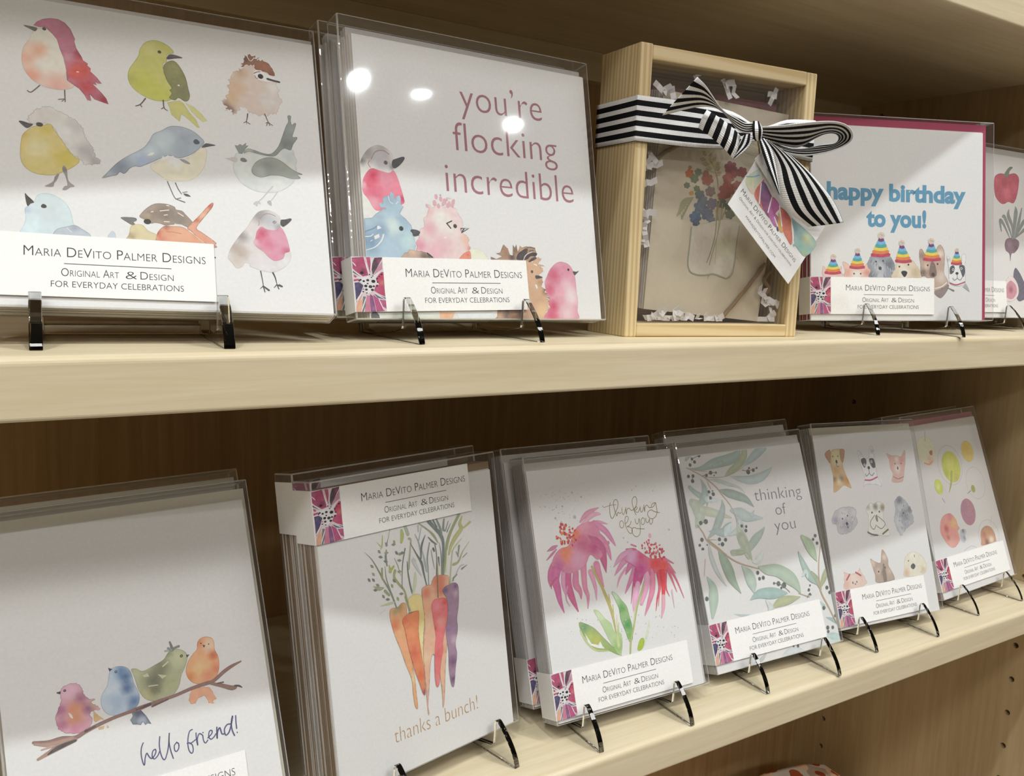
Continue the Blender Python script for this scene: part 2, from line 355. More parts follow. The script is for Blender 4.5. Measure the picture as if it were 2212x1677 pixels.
# printed artwork, in twentieths of a millimetre on each card
ART = {}
ART['A'] = [["painted_bird","pink and peach bird with a long red wing",[["p",[371,2337,391,2368,482,2394,523,2358,550,2292,591,2176,611,2056,602,1941,658,1924,657,1884,601,1854,518,1845,443,1859,368,1902,315,1971,293,2044,292,2122,305,2194,343,2262],[247,243,230],1,0.12,[[411,2178,87,[247,190,159]],[315,2091,86,[247,190,165]],[362,1944,93,[247,176,153]],[546,1888,134,[247,193,177]],[336,2208,55,[247,213,195]],[521,2110,95,[247,241,228]]],0],["p",[374,2398,399,2436,440,2469,496,2488,552,2491,602,2467,643,2417,667,2350,676,2330,670,2306,684,2246,722,2173,732,2143,767,2119,763,2100,788,2078,784,2050,830,2005,868,1951,836,1948,818,1959,832,1930,800,1938,863,1869,898,1821,915,1769,868,1782,811,1799,777,1838,786,1782,758,1783,737,1827,699,1878,658,1906,609,1942,607,2029,590,2132,563,2215,543,2300,509,2346,461,2395,412,2390],[204,130,150],0,0.15,[[468,2445,96,[218,141,171]],[578,2298,88,[207,131,156]],[704,2196,48,[170,51,74]],[619,2145,48,[218,164,183]],[731,2059,113,[218,89,82]],[673,2014,72,[229,94,82]],[756,1905,88,[207,71,82]],[883,1802,73,[173,53,74]]],0],["p",[304,2384,344,2387,395,2382,402,2370,386,2345,350,2360],[123,118,110],1,0.12,[],0],["d",452,2380,15,[95,87,91],0],["d",691,2030,11,[247,247,238],5],["l",[416,1863,392,1833,354,1793,330,1804],[10,8],[112,106,99],1],["l",[594,1848,595,1784,596,1745],[10,8],[112,106,99],1],["l",[597,1771,548,1759],[8,8],[123,118,110],1],["l",[590,1766,572,1744],[6,6],[123,118,110],1]]],["painted_bird","yellow green bird with an olive wing",[["p",[1367,1857,1468,1891,1499,1868,1542,1792,1594,1727,1621,1653,1599,1653,1554,1698,1509,1742,1475,1760,1461,1690,1438,1709,1397,1744,1384,1805],[218,215,138],0,0.1,[],0],["p",[1511,1877,1584,1844,1644,1784,1687,1726,1649,1714,1603,1751,1562,1795],[222,221,153],0,0.12,[],0],["p",[1161,2307,1186,2366,1225,2411,1287,2434,1349,2425,1409,2389,1439,2339,1383,2310,1379,2244,1349,2220,1354,2129,1397,2044,1417,1956,1391,1879,1298,1858,1223,1871,1142,1913,1085,1975,1066,2044,1077,2118,1120,2199,1156,2269],[212,210,123],1,0.2,[[1254,2351,77,[225,221,144]],[1183,2018,143,[209,210,94]],[1086,2030,58,[190,190,97]],[1309,1939,110,[212,213,97]]],0],["p",[1348,2192,1385,2245,1436,2262,1481,2215,1524,2121,1543,2013,1553,1949,1539,1901,1507,1887,1461,1912,1429,1885,1384,1901,1405,1945,1390,1974,1407,2000,1378,2050,1357,2111],[143,144,94],1,0.25,[[1433,2179,69,[160,160,104]],[1503,1969,78,[136,137,101]]],0],["p",[1395,2312,1438,2322,1508,2304,1453,2289,1380,2268],[95,81,94],1,0.12,[],0],["d",1322,2327,15,[73,62,38],0],["d",1465,2032,10,[247,247,224],7],["l",[1197,1867,1158,1808,1120,1786],[12,8],[103,97,91],1],["l",[1154,1805,1167,1784],[8,8],[103,97,91],1],["l",[1337,1871,1341,1803,1368,1778],[12,6],[103,97,91],1],["l",[1341,1806,1320,1789],[8,8],[103,97,91],1]]],["painted_bird","round tan bird with a brown tufted cap",[["p",[2001,2297,2043,2324,2113,2343,2194,2330,2277,2251,2309,2183,2322,2111,2337,2034,2327,1960,2290,1889,2224,1857,2153,1842,2079,1852,2029,1871,1991,1904,1961,1874,1925,1823,1897,1832,1882,1862,1842,1843,1845,1895,1813,1929,1855,1980,1863,2026,1872,2099,1899,2188,1947,2248],[231,214,202],1,0.12,[[1933,2089,111,[227,193,160]],[1899,1967,73,[224,193,154]],[1993,2243,68,[212,178,148]],[2056,1946,93,[231,211,199]],[2233,2005,107,[234,227,222]],[1850,1896,48,[148,112,98]],[1893,1864,43,[144,106,91]],[2271,2143,64,[242,241,237]]],10],["p",[2002,2304,1998,2336,2022,2367,2007,2397,2036,2399,2038,2436,2054,2419,2079,2443,2095,2426,2131,2439,2117,2403,2159,2431,2140,2394,2187,2402,2233,2390,2266,2349,2287,2313,2294,2280,2277,2251,2226,2269,2169,2299,2122,2298,2113,2343,2055,2326],[156,107,83],0,0.2,[[2195,2350,70,[174,117,98]],[2035,2389,44,[111,82,74]],[2267,2276,38,[144,87,71]]],8],["p",[2109,2276,2157,2294,2226,2269,2288,2233,2292,2207,2233,2190,2151,2197,2112,2223],[247,247,247],1,0.02,[],0],["l",[2049,2438,2070,2388,2092,2379,2118,2417],[6,6],[247,247,247],1],["d",2164,2235,25,[47,29,30],0],["l",[2108,2256,2133,2273,2162,2281],[8,8],[145,98,85],1],["l",[2113,2237,2123,2212,2140,2211],[6,6],[145,98,85],1],["l",[2225,2219,2275,2210,2328,2204],[22,18],[45,29,27],1],["l",[2030,1845,2022,1799,2012,1762],[10,6],[72,65,56],1],["l",[2012,1765,1991,1753],[6,6],[72,65,56],1],["l",[2015,1766,2045,1747],[6,6],[72,65,56],1],["l",[2012,1769,2016,1743],[4,4],[72,65,56],1],["l",[2177,1866,2192,1823,2205,1786,2217,1755],[8,6],[72,65,56],1],["l",[2205,1786,2241,1758],[6,6],[72,65,56],1],["l",[2199,1785,2188,1751],[6,6],[72,65,56],1],["l",[2199,1785,2184,1776],[6,6],[72,65,56],1]]],["painted_bird","yellow breasted bird with a pale grey back",[["p",[326,1550,346,1599,380,1641,427,1676,462,1689,508,1678,555,1659,602,1636,649,1606,697,1569,726,1521,743,1458,772,1403,795,1355,806,1298,844,1255,838,1229,792,1213,738,1207,709,1225,692,1252,645,1286,599,1338,553,1418,507,1506,460,1529,408,1529,368,1513],[234,230,224],1,0.22,[[461,1616,99,[232,225,219]],[660,1535,87,[218,214,213]],[746,1327,87,[193,189,191]],[577,1480,79,[242,241,238]],[805,1247,53,[184,179,180]],[369,1581,52,[236,228,224]]],5],["p",[328,1461,368,1498,437,1519,490,1532,518,1486,564,1413,610,1332,656,1273,692,1248,679,1211,631,1166,573,1127,514,1096,434,1088,366,1101,310,1141,282,1200,278,1270,282,1348,294,1413],[229,212,140],1,0.18,[[305,1330,58,[232,204,123]],[396,1313,97,[239,228,180]],[460,1486,59,[222,201,102]],[597,1251,105,[223,204,93]],[412,1145,90,[229,214,137]],[311,1416,32,[218,187,105]]],0],["p",[270,1528,294,1533,334,1522,367,1515,351,1492,325,1476,300,1493],[81,72,80],1,0.12,[],0],["d",413,1519,25,[71,67,73],19],["p",[573,1181,588,1179,602,1145,610,1060,653,1015,623,1002,594,977,568,978,583,1008,603,1021,590,1094,570,1141],[172,164,163],1,0.15,[[584,1150,26,[130,121,120]]],0],["p",[546,1110,531,1059,511,1025,502,996,456,992,448,998,502,1039,517,1086],[161,153,151],1,0.1,[],0]]],["painted_bird","grey blue bird with a long tail and cream belly",[["p",[1219,1262,1270,1300,1355,1349,1496,1353,1616,1460,1668,1453,1657,1345,1631,1269,1581,1198,1517,1155,1409,1135,1336,1139,1282,1179,1229,1218],[245,238,214],1,0.12,[[1410,1316,73,[247,247,245]],[1612,1380,63,[239,233,206]]],0],["p",[850,1106,888,1155,959,1245,1041,1319,1118,1373,1174,1419,1215,1482,1250,1549,1313,1587,1365,1627,1417,1644,1491,1641,1565,1614,1615,1574,1651,1525,1616,1467,1556,1406,1497,1369,1439,1349,1361,1363,1299,1330,1248,1298,1180,1258,1136,1235,1098,1236,1060,1212,1032,1174,1010,1161,984,1172,962,1144,925,1131,882,1114],[183,194,206],1,0.28,[[1321,1489,116,[212,225,231]],[1217,1385,66,[215,229,237]],[1117,1334,66,[204,218,231]],[1504,1533,69,[168,180,191]],[1471,1429,99,[177,189,200]],[985,1210,88,[139,150,166]],[1160,1287,66,[180,194,223]],[867,1122,41,[183,180,183]]],0],["p",[1292,1303,1316,1358,1332,1340,1356,1369,1372,1351,1395,1367,1417,1343,1439,1339,1472,1324,1427,1318,1405,1329,1371,1318,1343,1328],[245,242,240],0,0.02,[],0],["p",[1445,1340,1490,1339,1529,1310,1511,1302,1472,1317],[163,166,171],1,0,[],0],["p",[1563,1513,1570,1534,1590,1542,1613,1520,1606,1500,1577,1495],[82,91,107],1,0.12,[],0],["p",[1628,1469,1659,1511,1700,1513,1744,1505,1699,1490],[97,94,100],1,0.2,[],0],["p",[1194,1343,1217,1369,1247,1377,1238,1355,1211,1345],[245,244,242],1,0,[],0],["l",[1343,1127,1362,1071,1387,1003,1403,975],[8,6],[96,94,94],1],["l",[1403,975,1442,989],[6,6],[96,94,94],1],["l",[1411,973,1472,953],[6,8],[96,94,94],1],["l",[1405,1121,1423,1071,1449,1025],[8,6],[96,94,94],1],["l",[1458,1039,1495,1049],[6,6],[96,94,94],1],["p",[1464,1030,1495,1029,1521,1009,1482,1009],[93,91,91],1,0.12,[],0]]],["painted_bird","grey bird with an upright tail and a darker wing",[["p",[1898,1424,1915,1453,1969,1457,2040,1471,2120,1457,2202,1454,2259,1479,2313,1548,2363,1541,2408,1541,2416,1486,2435,1445,2420,1388,2428,1345,2406,1257,2357,1191,2264,1128,2181,1108,2078,1107,1994,1137,1928,1189,1889,1256,1878,1321,1887,1375],[227,230,226],1,0.14,[[1960,1300,86,[238,242,237]],[2370,1468,66,[208,218,217]],[2027,1158,74,[219,225,220]],[2268,1194,87,[234,237,232]]],0],["p",[1981,1482,2015,1508,2068,1499,2138,1480,2198,1478,2239,1508,2281,1568,2315,1653,2356,1764,2382,1818,2379,1868,2395,1882,2411,1873,2405,1828,2414,1791,2438,1812,2452,1803,2434,1744,2412,1672,2449,1674,2449,1652,2412,1597,2392,1545,2374,1537,2330,1547,2283,1507,2253,1470,2202,1457,2121,1463,2024,1479,1980,1458],[151,159,153],1,0.22,[[2350,1595,66,[130,136,133]],[2405,1746,55,[164,173,170]],[2014,1493,46,[189,194,188]]],0],["p",[1903,1527,1930,1524,1942,1541,1958,1540,1965,1529,2002,1561,1995,1533,2019,1536,1987,1495,1981,1482,1958,1450,1934,1453,1922,1481],[150,159,155],0,0.2,[],0],["p",[2033,1314,2061,1371,2107,1413,2174,1442,2240,1444,2310,1412,2363,1369,2417,1335,2471,1316,2466,1305,2432,1306,2455,1272,2406,1260,2361,1259,2301,1274,2246,1277,2191,1271,2124,1247,2075,1250,2039,1273],[167,172,165],1,0.3,[[2175,1366,70,[150,155,150]],[2100,1303,63,[183,189,183]],[2331,1310,65,[172,177,170]]],0],["p",[1812,1396,1833,1394,1881,1409,1910,1405,1917,1385,1900,1365,1859,1378],[211,205,203],1,0.2,[],0],["p",[1943,1388,1950,1410,1977,1413,1998,1394,1991,1378,1965,1375],[121,126,121],1,0.2,[],0],["l",[2206,1170,2153,1105,2112,1053,2078,1018],[10,8],[200,203,197],1],["p",[2028,986,2045,1009,2078,1018,2092,989,2071,996,2059,966,2049,982],[208,211,207],1,0.12,[],0],["l",[2241,1119,2205,1062,2184,1036],[8,6],[200,203,197],1],["p",[2148,1018,2179,1033,2184,989,2168,990],[189,191,188],1,0.12,[],0]]],["painted_bird","pale blue bird looking up, half hidden by the label",[["p",[280,582,303,665,314,720,309,795,337,825,376,869,387,905,422,931,478,935,535,912,587,868,621,808,637,733,648,685,706,655,757,603,646,553,419,538],[217,233,236],1,0.12,[[325,789,37,[193,210,228]],[477,803,108,[215,226,228]],[352,641,93,[224,243,245]]],0],["p",[498,598,533,648,590,667,648,685,694,661,763,600,681,556,532,546],[197,205,214],1,0.2,[[648,664,38,[174,180,192]]],0],["p",[881,598,900,638,919,657,939,630,935,573],[208,219,226],1,0.1,[],0],["l",[593,660,630,621],[4,4],[240,245,247],1],["p",[309,920,331,900,371,854,348,839,325,820],[64,62,59],1,0.12,[],0],["p",[419,829,432,844,452,836,456,818,438,809,421,815],[57,57,56],1,0.12,[],0]]],["painted_bird","brown and orange bird with a raised tail",[["p",[1026,570,1038,638,1049,696,1069,721,1138,726,1182,678,1245,648,1278,587],[225,211,170],1,0.15,[[1057,623,37,[175,152,112]],[1113,701,37,[229,218,168]]],0],["p",[1124,811,1162,861,1214,906,1265,925,1341,923,1391,904,1401,882,1447,874,1472,846,1496,819,1526,780,1540,734,1488,730,1427,754,1360,743,1314,734,1274,748,1234,751,1204,743,1155,773,1123,791],[168,150,136],1,0.2,[[1216,819,49,[150,134,122]],[1313,845,77,[134,120,108]],[1185,799,33,[177,161,131]],[1413,806,77,[144,132,122]]],0],["p",[1245,642,1262,684,1303,727,1359,732,1436,732,1487,706,1537,663,1638,600,1711,569,1584,549,1429,539,1248,562],[231,170,138],1,0.25,[[1261,661,32,[210,113,88]],[1279,604,38,[211,129,108]],[1433,656,83,[235,179,147]],[1323,717,33,[184,120,103]]],0],["p",[1482,724,1526,780,1581,844,1642,921,1681,963,1699,965,1691,931,1651,873,1595,797,1555,729,1600,691,1692,621,1704,598,1664,590,1617,598,1557,647,1512,697],[233,168,140],1,0.3,[[1675,935,34,[202,99,76]],[1613,852,34,[242,191,163]],[1553,806,34,[207,120,93]]],0],["p",[1685,591,1703,584,1711,569,1695,571],[193,148,131],1,0.12,[],0],["p",[982,771,998,782,1076,784,1098,774,1095,757,1075,744,1084,727,1060,720,1026,740],[120,120,117],1,0.2,[],0],["d",1178,757,28,[47,40,37],23],["l",[1278,859,1344,872],[8,8],[242,231,218],1],["l",[1307,824,1332,829],[8,8],[242,231,218],1],["l",[1209,844,1224,849],[8,8],[242,231,218],1],["l",[1415,853,1455,827],[8,8],[242,231,218],1],["l",[1330,911,1346,911],[8,8],[242,231,218],1],["l",[1305,767,1345,768],[8,8],[242,231,218],1],["l",[1386,751,1432,749],[8,8],[242,231,218],1],["l",[1317,679,1373,679,1434,670],[4,4],[193,101,78],1],["l",[1492,701,1557,647,1617,593],[4,4],[247,233,218],1]]],["painted_bird","robin with a rosy pink breast",[["p",[1796,504,1815,559,1856,627,1909,702,1962,767,2016,856,2064,915,2110,936,2155,941,2205,921,2243,893,2255,851,2248,789,2284,730,2306,645,2314,591,2321,518,2288,449,2234,404,2159,370,2076,378,2022,393,1969,414,1965,437,1927,441,1909,410,1860,390,1825,435,1795,475],[229,223,221],1,0.1,[[2079,886,89,[166,158,155]],[1919,679,63,[163,153,148]],[1854,579,63,[190,176,168]],[1900,534,80,[194,178,164]],[1852,449,62,[216,204,191]],[1990,781,53,[232,222,217]],[2161,843,77,[199,200,207]],[2231,787,42,[168,164,173]],[2080,438,98,[234,230,233]],[2265,454,71,[236,235,237]]],0],["p",[2028,675,2043,736,2084,782,2133,761,2201,760,2248,789,2284,730,2306,645,2312,572,2272,552,2252,502,2182,474,2134,501,2087,552,2034,591,2009,637],[225,159,177],1,0.06,[[2092,722,53,[212,80,114]],[2056,677,41,[221,108,137]],[2136,634,70,[225,127,154]],[2279,570,41,[208,101,132]],[2208,694,71,[229,164,186]],[2173,503,53,[230,151,175]],[2020,638,35,[234,198,204]]],0],["p",[2255,858,2293,866,2334,879,2349,871,2331,845,2295,811,2268,796,2249,816],[76,73,76],1,0.12,[],0],["l",[2183,833,2197,845,2215,835,2196,821,2183,830],[4,4],[95,92,100],1],["d",2197,834,8,[150,149,157],0],["l",[2065,835,2069,811,2060,792],[4,4],[190,117,137],1],["l",[2077,855,2119,901,2170,906,2209,890],[6,6],[159,140,135],1],["l",[2054,377,2062,318,2069,247],[10,6],[67,63,60],1],["l",[2068,244,2042,219],[8,4],[67,63,60],1],["l",[2068,244,2079,191],[10,8],[67,63,60],1],["l",[2071,241,2113,208],[12,16],[77,73,71],1],["l",[2156,367,2173,323,2183,267],[14,6],[67,63,60],1],["l",[2183,264,2159,234],[8,6],[67,63,60],1],["l",[2183,264,2197,223],[10,8],[67,63,60],1],["l",[2185,258,2226,245],[12,12],[77,73,71],1],["l",[2202,265,2229,249],[6,6],[77,73,71],1],["d",1690,477,7,[87,86,93],0]]]]
ART['B'] = [["painted_bird","tall bird with a grey head and crimson breast",[["p",[-9,1370,-4,1421,34,1503,93,1575,165,1615,221,1621,282,1599,323,1567,343,1507,339,1404,374,1333,399,1248,421,1161,419,1065,342,1023,232,1023,117,950,84,919,-1,906,1,1099,-4,1242],[247,246,239],1,0.1,[[90,1538,98,[176,170,167]],[227,1597,84,[190,185,184]],[218,1479,107,[205,202,211]],[269,1528,69,[211,202,205]],[325,1431,46,[158,154,157]],[42,1411,60,[247,247,243]],[23,1459,45,[139,135,132]]],0],["p",[22,1287,78,1371,126,1397,195,1382,289,1369,338,1396,374,1333,399,1248,421,1161,421,1088,297,1049,136,1001,59,1104,10,1171],[247,143,165],1,0.05,[[129,1325,83,[226,63,101]],[77,1249,68,[237,93,123]],[253,1308,92,[238,154,173]],[407,1131,47,[216,66,112]],[133,1167,91,[237,116,143]],[22,1230,37,[247,200,211]],[110,1072,68,[247,181,195]]],0],["p",[333,1491,379,1514,445,1538,462,1523,433,1479,389,1438,349,1416,326,1439],[82,80,92],1,0.12,[],0],["d",262,1463,20,[105,102,115],0],["l",[100,1467,83,1436,103,1402],[6,6],[198,116,135],1],["l",[117,1483,161,1553,241,1576,302,1546],[8,8],[176,138,140],1]]],["painted_bird","blue bird with a ragged crest",[["p",[1,921,85,933,126,972,200,1020,232,1030,178,1033,165,1076,204,1079,207,1122,241,1154,272,1142,292,1195,322,1175,334,1125,352,1156,385,1166,394,1130,387,1085,417,1058,372,989,433,942,485,886,494,842,472,819,509,769,518,696,498,622,374,587,369,529,-7,514,2,742],[185,211,227],0,0.15,[[283,866,99,[227,242,239]],[417,948,85,[169,196,215]],[53,709,134,[138,169,196]],[170,823,90,[150,179,205]],[270,1120,84,[165,191,210]],[140,951,68,[179,203,220]],[449,730,101,[208,235,237]],[235,639,129,[189,215,232]]],0],["l",[3,753,57,760,85,779],[8,8],[247,247,247],1],["l",[2,628,96,661,163,722,190,781],[6,16],[247,247,247],1],["p",[92,762,144,786,149,754,101,730],[247,247,247],0,0,[],0],["p",[130,857,149,862,175,842,131,825],[247,247,247],0,0,[],0],["l",[54,713,74,725],[6,6],[247,247,247],1],["l",[264,1149,277,1099,307,1079],[6,6],[245,247,247],1],["l",[339,1081,365,1105],[6,6],[245,247,247],1],["l",[6,800,93,833,126,857],[10,10],[128,157,181],1],["p",[471,834,490,848,539,845,571,832,611,811,560,794,502,782,488,812],[75,75,85],1,0.12,[],0],["d",376,849,23,[49,58,63],0]]],["painted_bird","fluffy pale pink bird with a crest of dots",[["p",[509,563,521,660,523,741,558,772,572,847,616,887,622,961,668,1017,680,1070,650,1105,691,1100,740,1081,793,1115,842,1089,929,1103,979,1084,1010,1040,1041,989,1054,936,1039,851,1081,831,1108,786,1100,740,1118,695,1081,617,1024,569],[247,223,220],1,0.15,[[799,973,105,[247,244,237]],[681,868,87,[239,186,198]],[561,698,86,[237,161,183]],[867,864,122,[247,237,232]],[812,711,129,[243,199,205]],[670,1039,71,[242,199,196]],[1077,785,66,[247,199,176]],[1105,694,41,[237,155,141]],[705,631,111,[247,194,205]]],5],["d",773,1182,19,[232,182,191],27],["d",751,1120,21,[232,182,191],29],["d",822,1163,19,[232,182,191],27],["d",863,1143,21,[232,182,191],30],["d",891,1168,11,[232,182,191],16],["d",844,1119,15,[232,182,191],20],["d",913,1124,18,[232,182,191],25],["d",958,1143,18,[232,182,191],26],["d",791,1093,18,[232,182,191],25],["d",895,1104,18,[232,182,191],25],["d",665,1087,13,[232,182,191],18],["d",946,1108,16,[232,182,191],23],["d",968,1159,12,[232,182,191],16],["d",821,1201,10,[169,182,186],0],["d",923,1190,18,[232,237,234],0],["d",961,907,21,[52,52,60],0],["l",[868,928,926,955],[12,12],[52,52,60],1],["l",[872,925,911,883],[12,12],[52,52,60],1],["l",[1024,888,1114,895,1025,844,1024,885],[10,10],[52,52,60],0],["l",[1035,859,1059,883],[10,10],[52,52,60],1],["p",[818,786,853,803,856,777],[247,247,247],0,0,[],0]]],["painted_bird","hidden brown crested bird behind the label",[["p",[367,601,434,634,440,659,508,655,589,640,638,628,701,590,690,556,370,543],[208,179,161],1,0.2,[[475,643,47,[237,203,181]],[602,597,55,[125,105,101]],[660,599,32,[68,59,63]]],5],["l",[634,628,685,589],[12,12],[59,50,54],1]]],["painted_bird","orange and cream bird behind the label",[["p",[1077,571,1103,679,1175,694,1245,678,1287,641,1300,579],[247,247,225],1,0.12,[],0],["p",[972,567,1011,621,1057,654,1111,664,1103,572],[242,155,131],1,0.15,[[1082,632,25,[237,123,106]]],0]]],["painted_hedgehog","tan hedgehog with dark brown quills",[["p",[1408,659,1459,668,1500,742,1509,754,1557,716,1578,652,1611,646,1621,756,1645,728,1665,765,1676,685,1708,752,1732,732,1786,749,1821,743,1891,732,1913,674,1871,605,1772,587,1738,600,1343,585,1346,624,1411,602,1482,633],[186,154,127],0,0.25,[[1520,678,64,[170,131,106]],[1642,698,48,[136,105,86]],[1730,702,57,[204,170,136]],[1378,607,31,[117,98,98]],[1601,624,48,[93,73,76]]],0],["p",[1773,601,1843,589,1919,644,1972,624,1913,570,2010,551,1947,549,1981,528,1978,491,1921,459,1955,438,1967,379,1937,341,1997,306,1976,276,2019,254,1997,209,2038,202,2001,150,2029,113,1976,76,1959,-13,1649,-14,1684,190],[223,183,150],0,0.15,[[1931,378,49,[195,154,113]],[1879,487,90,[226,185,150]],[1977,283,50,[177,135,98]],[1879,193,90,[218,176,141]],[1932,83,90,[245,206,159]],[1779,264,89,[218,179,143]]],4],["p",[1656,608,1674,663,1730,702,1776,726,1801,717,1789,676,1751,645,1734,607],[78,65,68],1,0.12,[],0],["p",[1743,608,1797,669,1852,686,1914,681,1893,650,1831,648,1792,617],[76,63,66],1,0.12,[],0],["p",[1799,588,1828,618,1883,643,1905,629,1862,605,1825,589],[76,63,66],1,0.12,[],0],["l",[1775,719,1821,742,1891,732],[6,12],[117,100,93],1],["l",[1817,699,1872,712],[12,12],[117,100,93],1],["l",[1739,607,1779,660,1852,693],[6,6],[245,244,241],1],["d",1834,488,15,[58,49,44],0],["d",1834,488,6,[154,126,103],0],["p",[1873,450,1920,448,1963,435,1935,423,1879,415],[71,71,76],1,0.12,[],0],["p",[1862,354,1880,355,1891,326,1881,311,1865,332],[247,244,237],1,0,[],0],["l",[1868,568,1902,555],[12,12],[247,244,237],1],["l",[1970,305,2000,295],[8,8],[119,95,79],1],["l",[1985,268,2014,258],[8,8],[119,95,79],1],["l",[2008,224,2038,214],[8,8],[119,95,79],1],["l",[2013,187,2043,177],[8,8],[119,95,79],1],["l",[2023,143,2053,133],[8,8],[119,95,79],1],["p",[1333,-28,1370,22,1384,86,1452,86,1693,88,1687,-28],[152,121,103],1,0.1,[[1404,15,47,[218,181,148]],[1647,59,48,[88,68,76]],[1566,22,55,[186,144,113]],[1502,72,55,[98,78,79]]],0]]],["painted_bird","tall smooth rose pink bird at the right edge",[["p",[1986,387,2019,447,2062,516,2131,578,2189,603,2245,603,2317,577,2368,511,2388,428,2391,306,2400,200,2384,86,2371,-5,1960,-6,1995,83,2030,121,2011,157,2034,210,2001,254,1989,313],[232,165,182],1,0.1,[[2102,457,109,[214,102,131]],[2042,307,75,[218,98,127]],[2255,515,93,[227,151,173]],[2277,349,93,[241,199,209]],[2314,237,111,[245,226,228]],[2072,136,75,[214,83,117]],[2045,32,91,[223,98,127]],[2250,63,110,[241,208,214]],[2177,272,67,[241,176,191]]],0],["d",2303,524,14,[55,40,47],0],["p",[2360,507,2405,506,2442,515,2403,481,2381,467],[68,68,76],1,0.12,[],0]]],["painted_bird","lower edge of more birds showing beneath the label",[["p",[16,48,62,66,96,1,18,-6],[101,101,107],1,0,[],0],["p",[113,54,737,65,731,-4,122,-5],[234,238,227],0,0.04,[[456,14,78,[225,238,222]]],0],["p",[723,65,894,66,860,-4,724,-4],[247,201,166],0,0.1,[[791,28,40,[247,182,142]]],0],["p",[907,53,1323,69,1333,-2,932,-3],[238,243,244],0,0.15,[],0],["d",87,30,6,[71,70,71],0]]]]
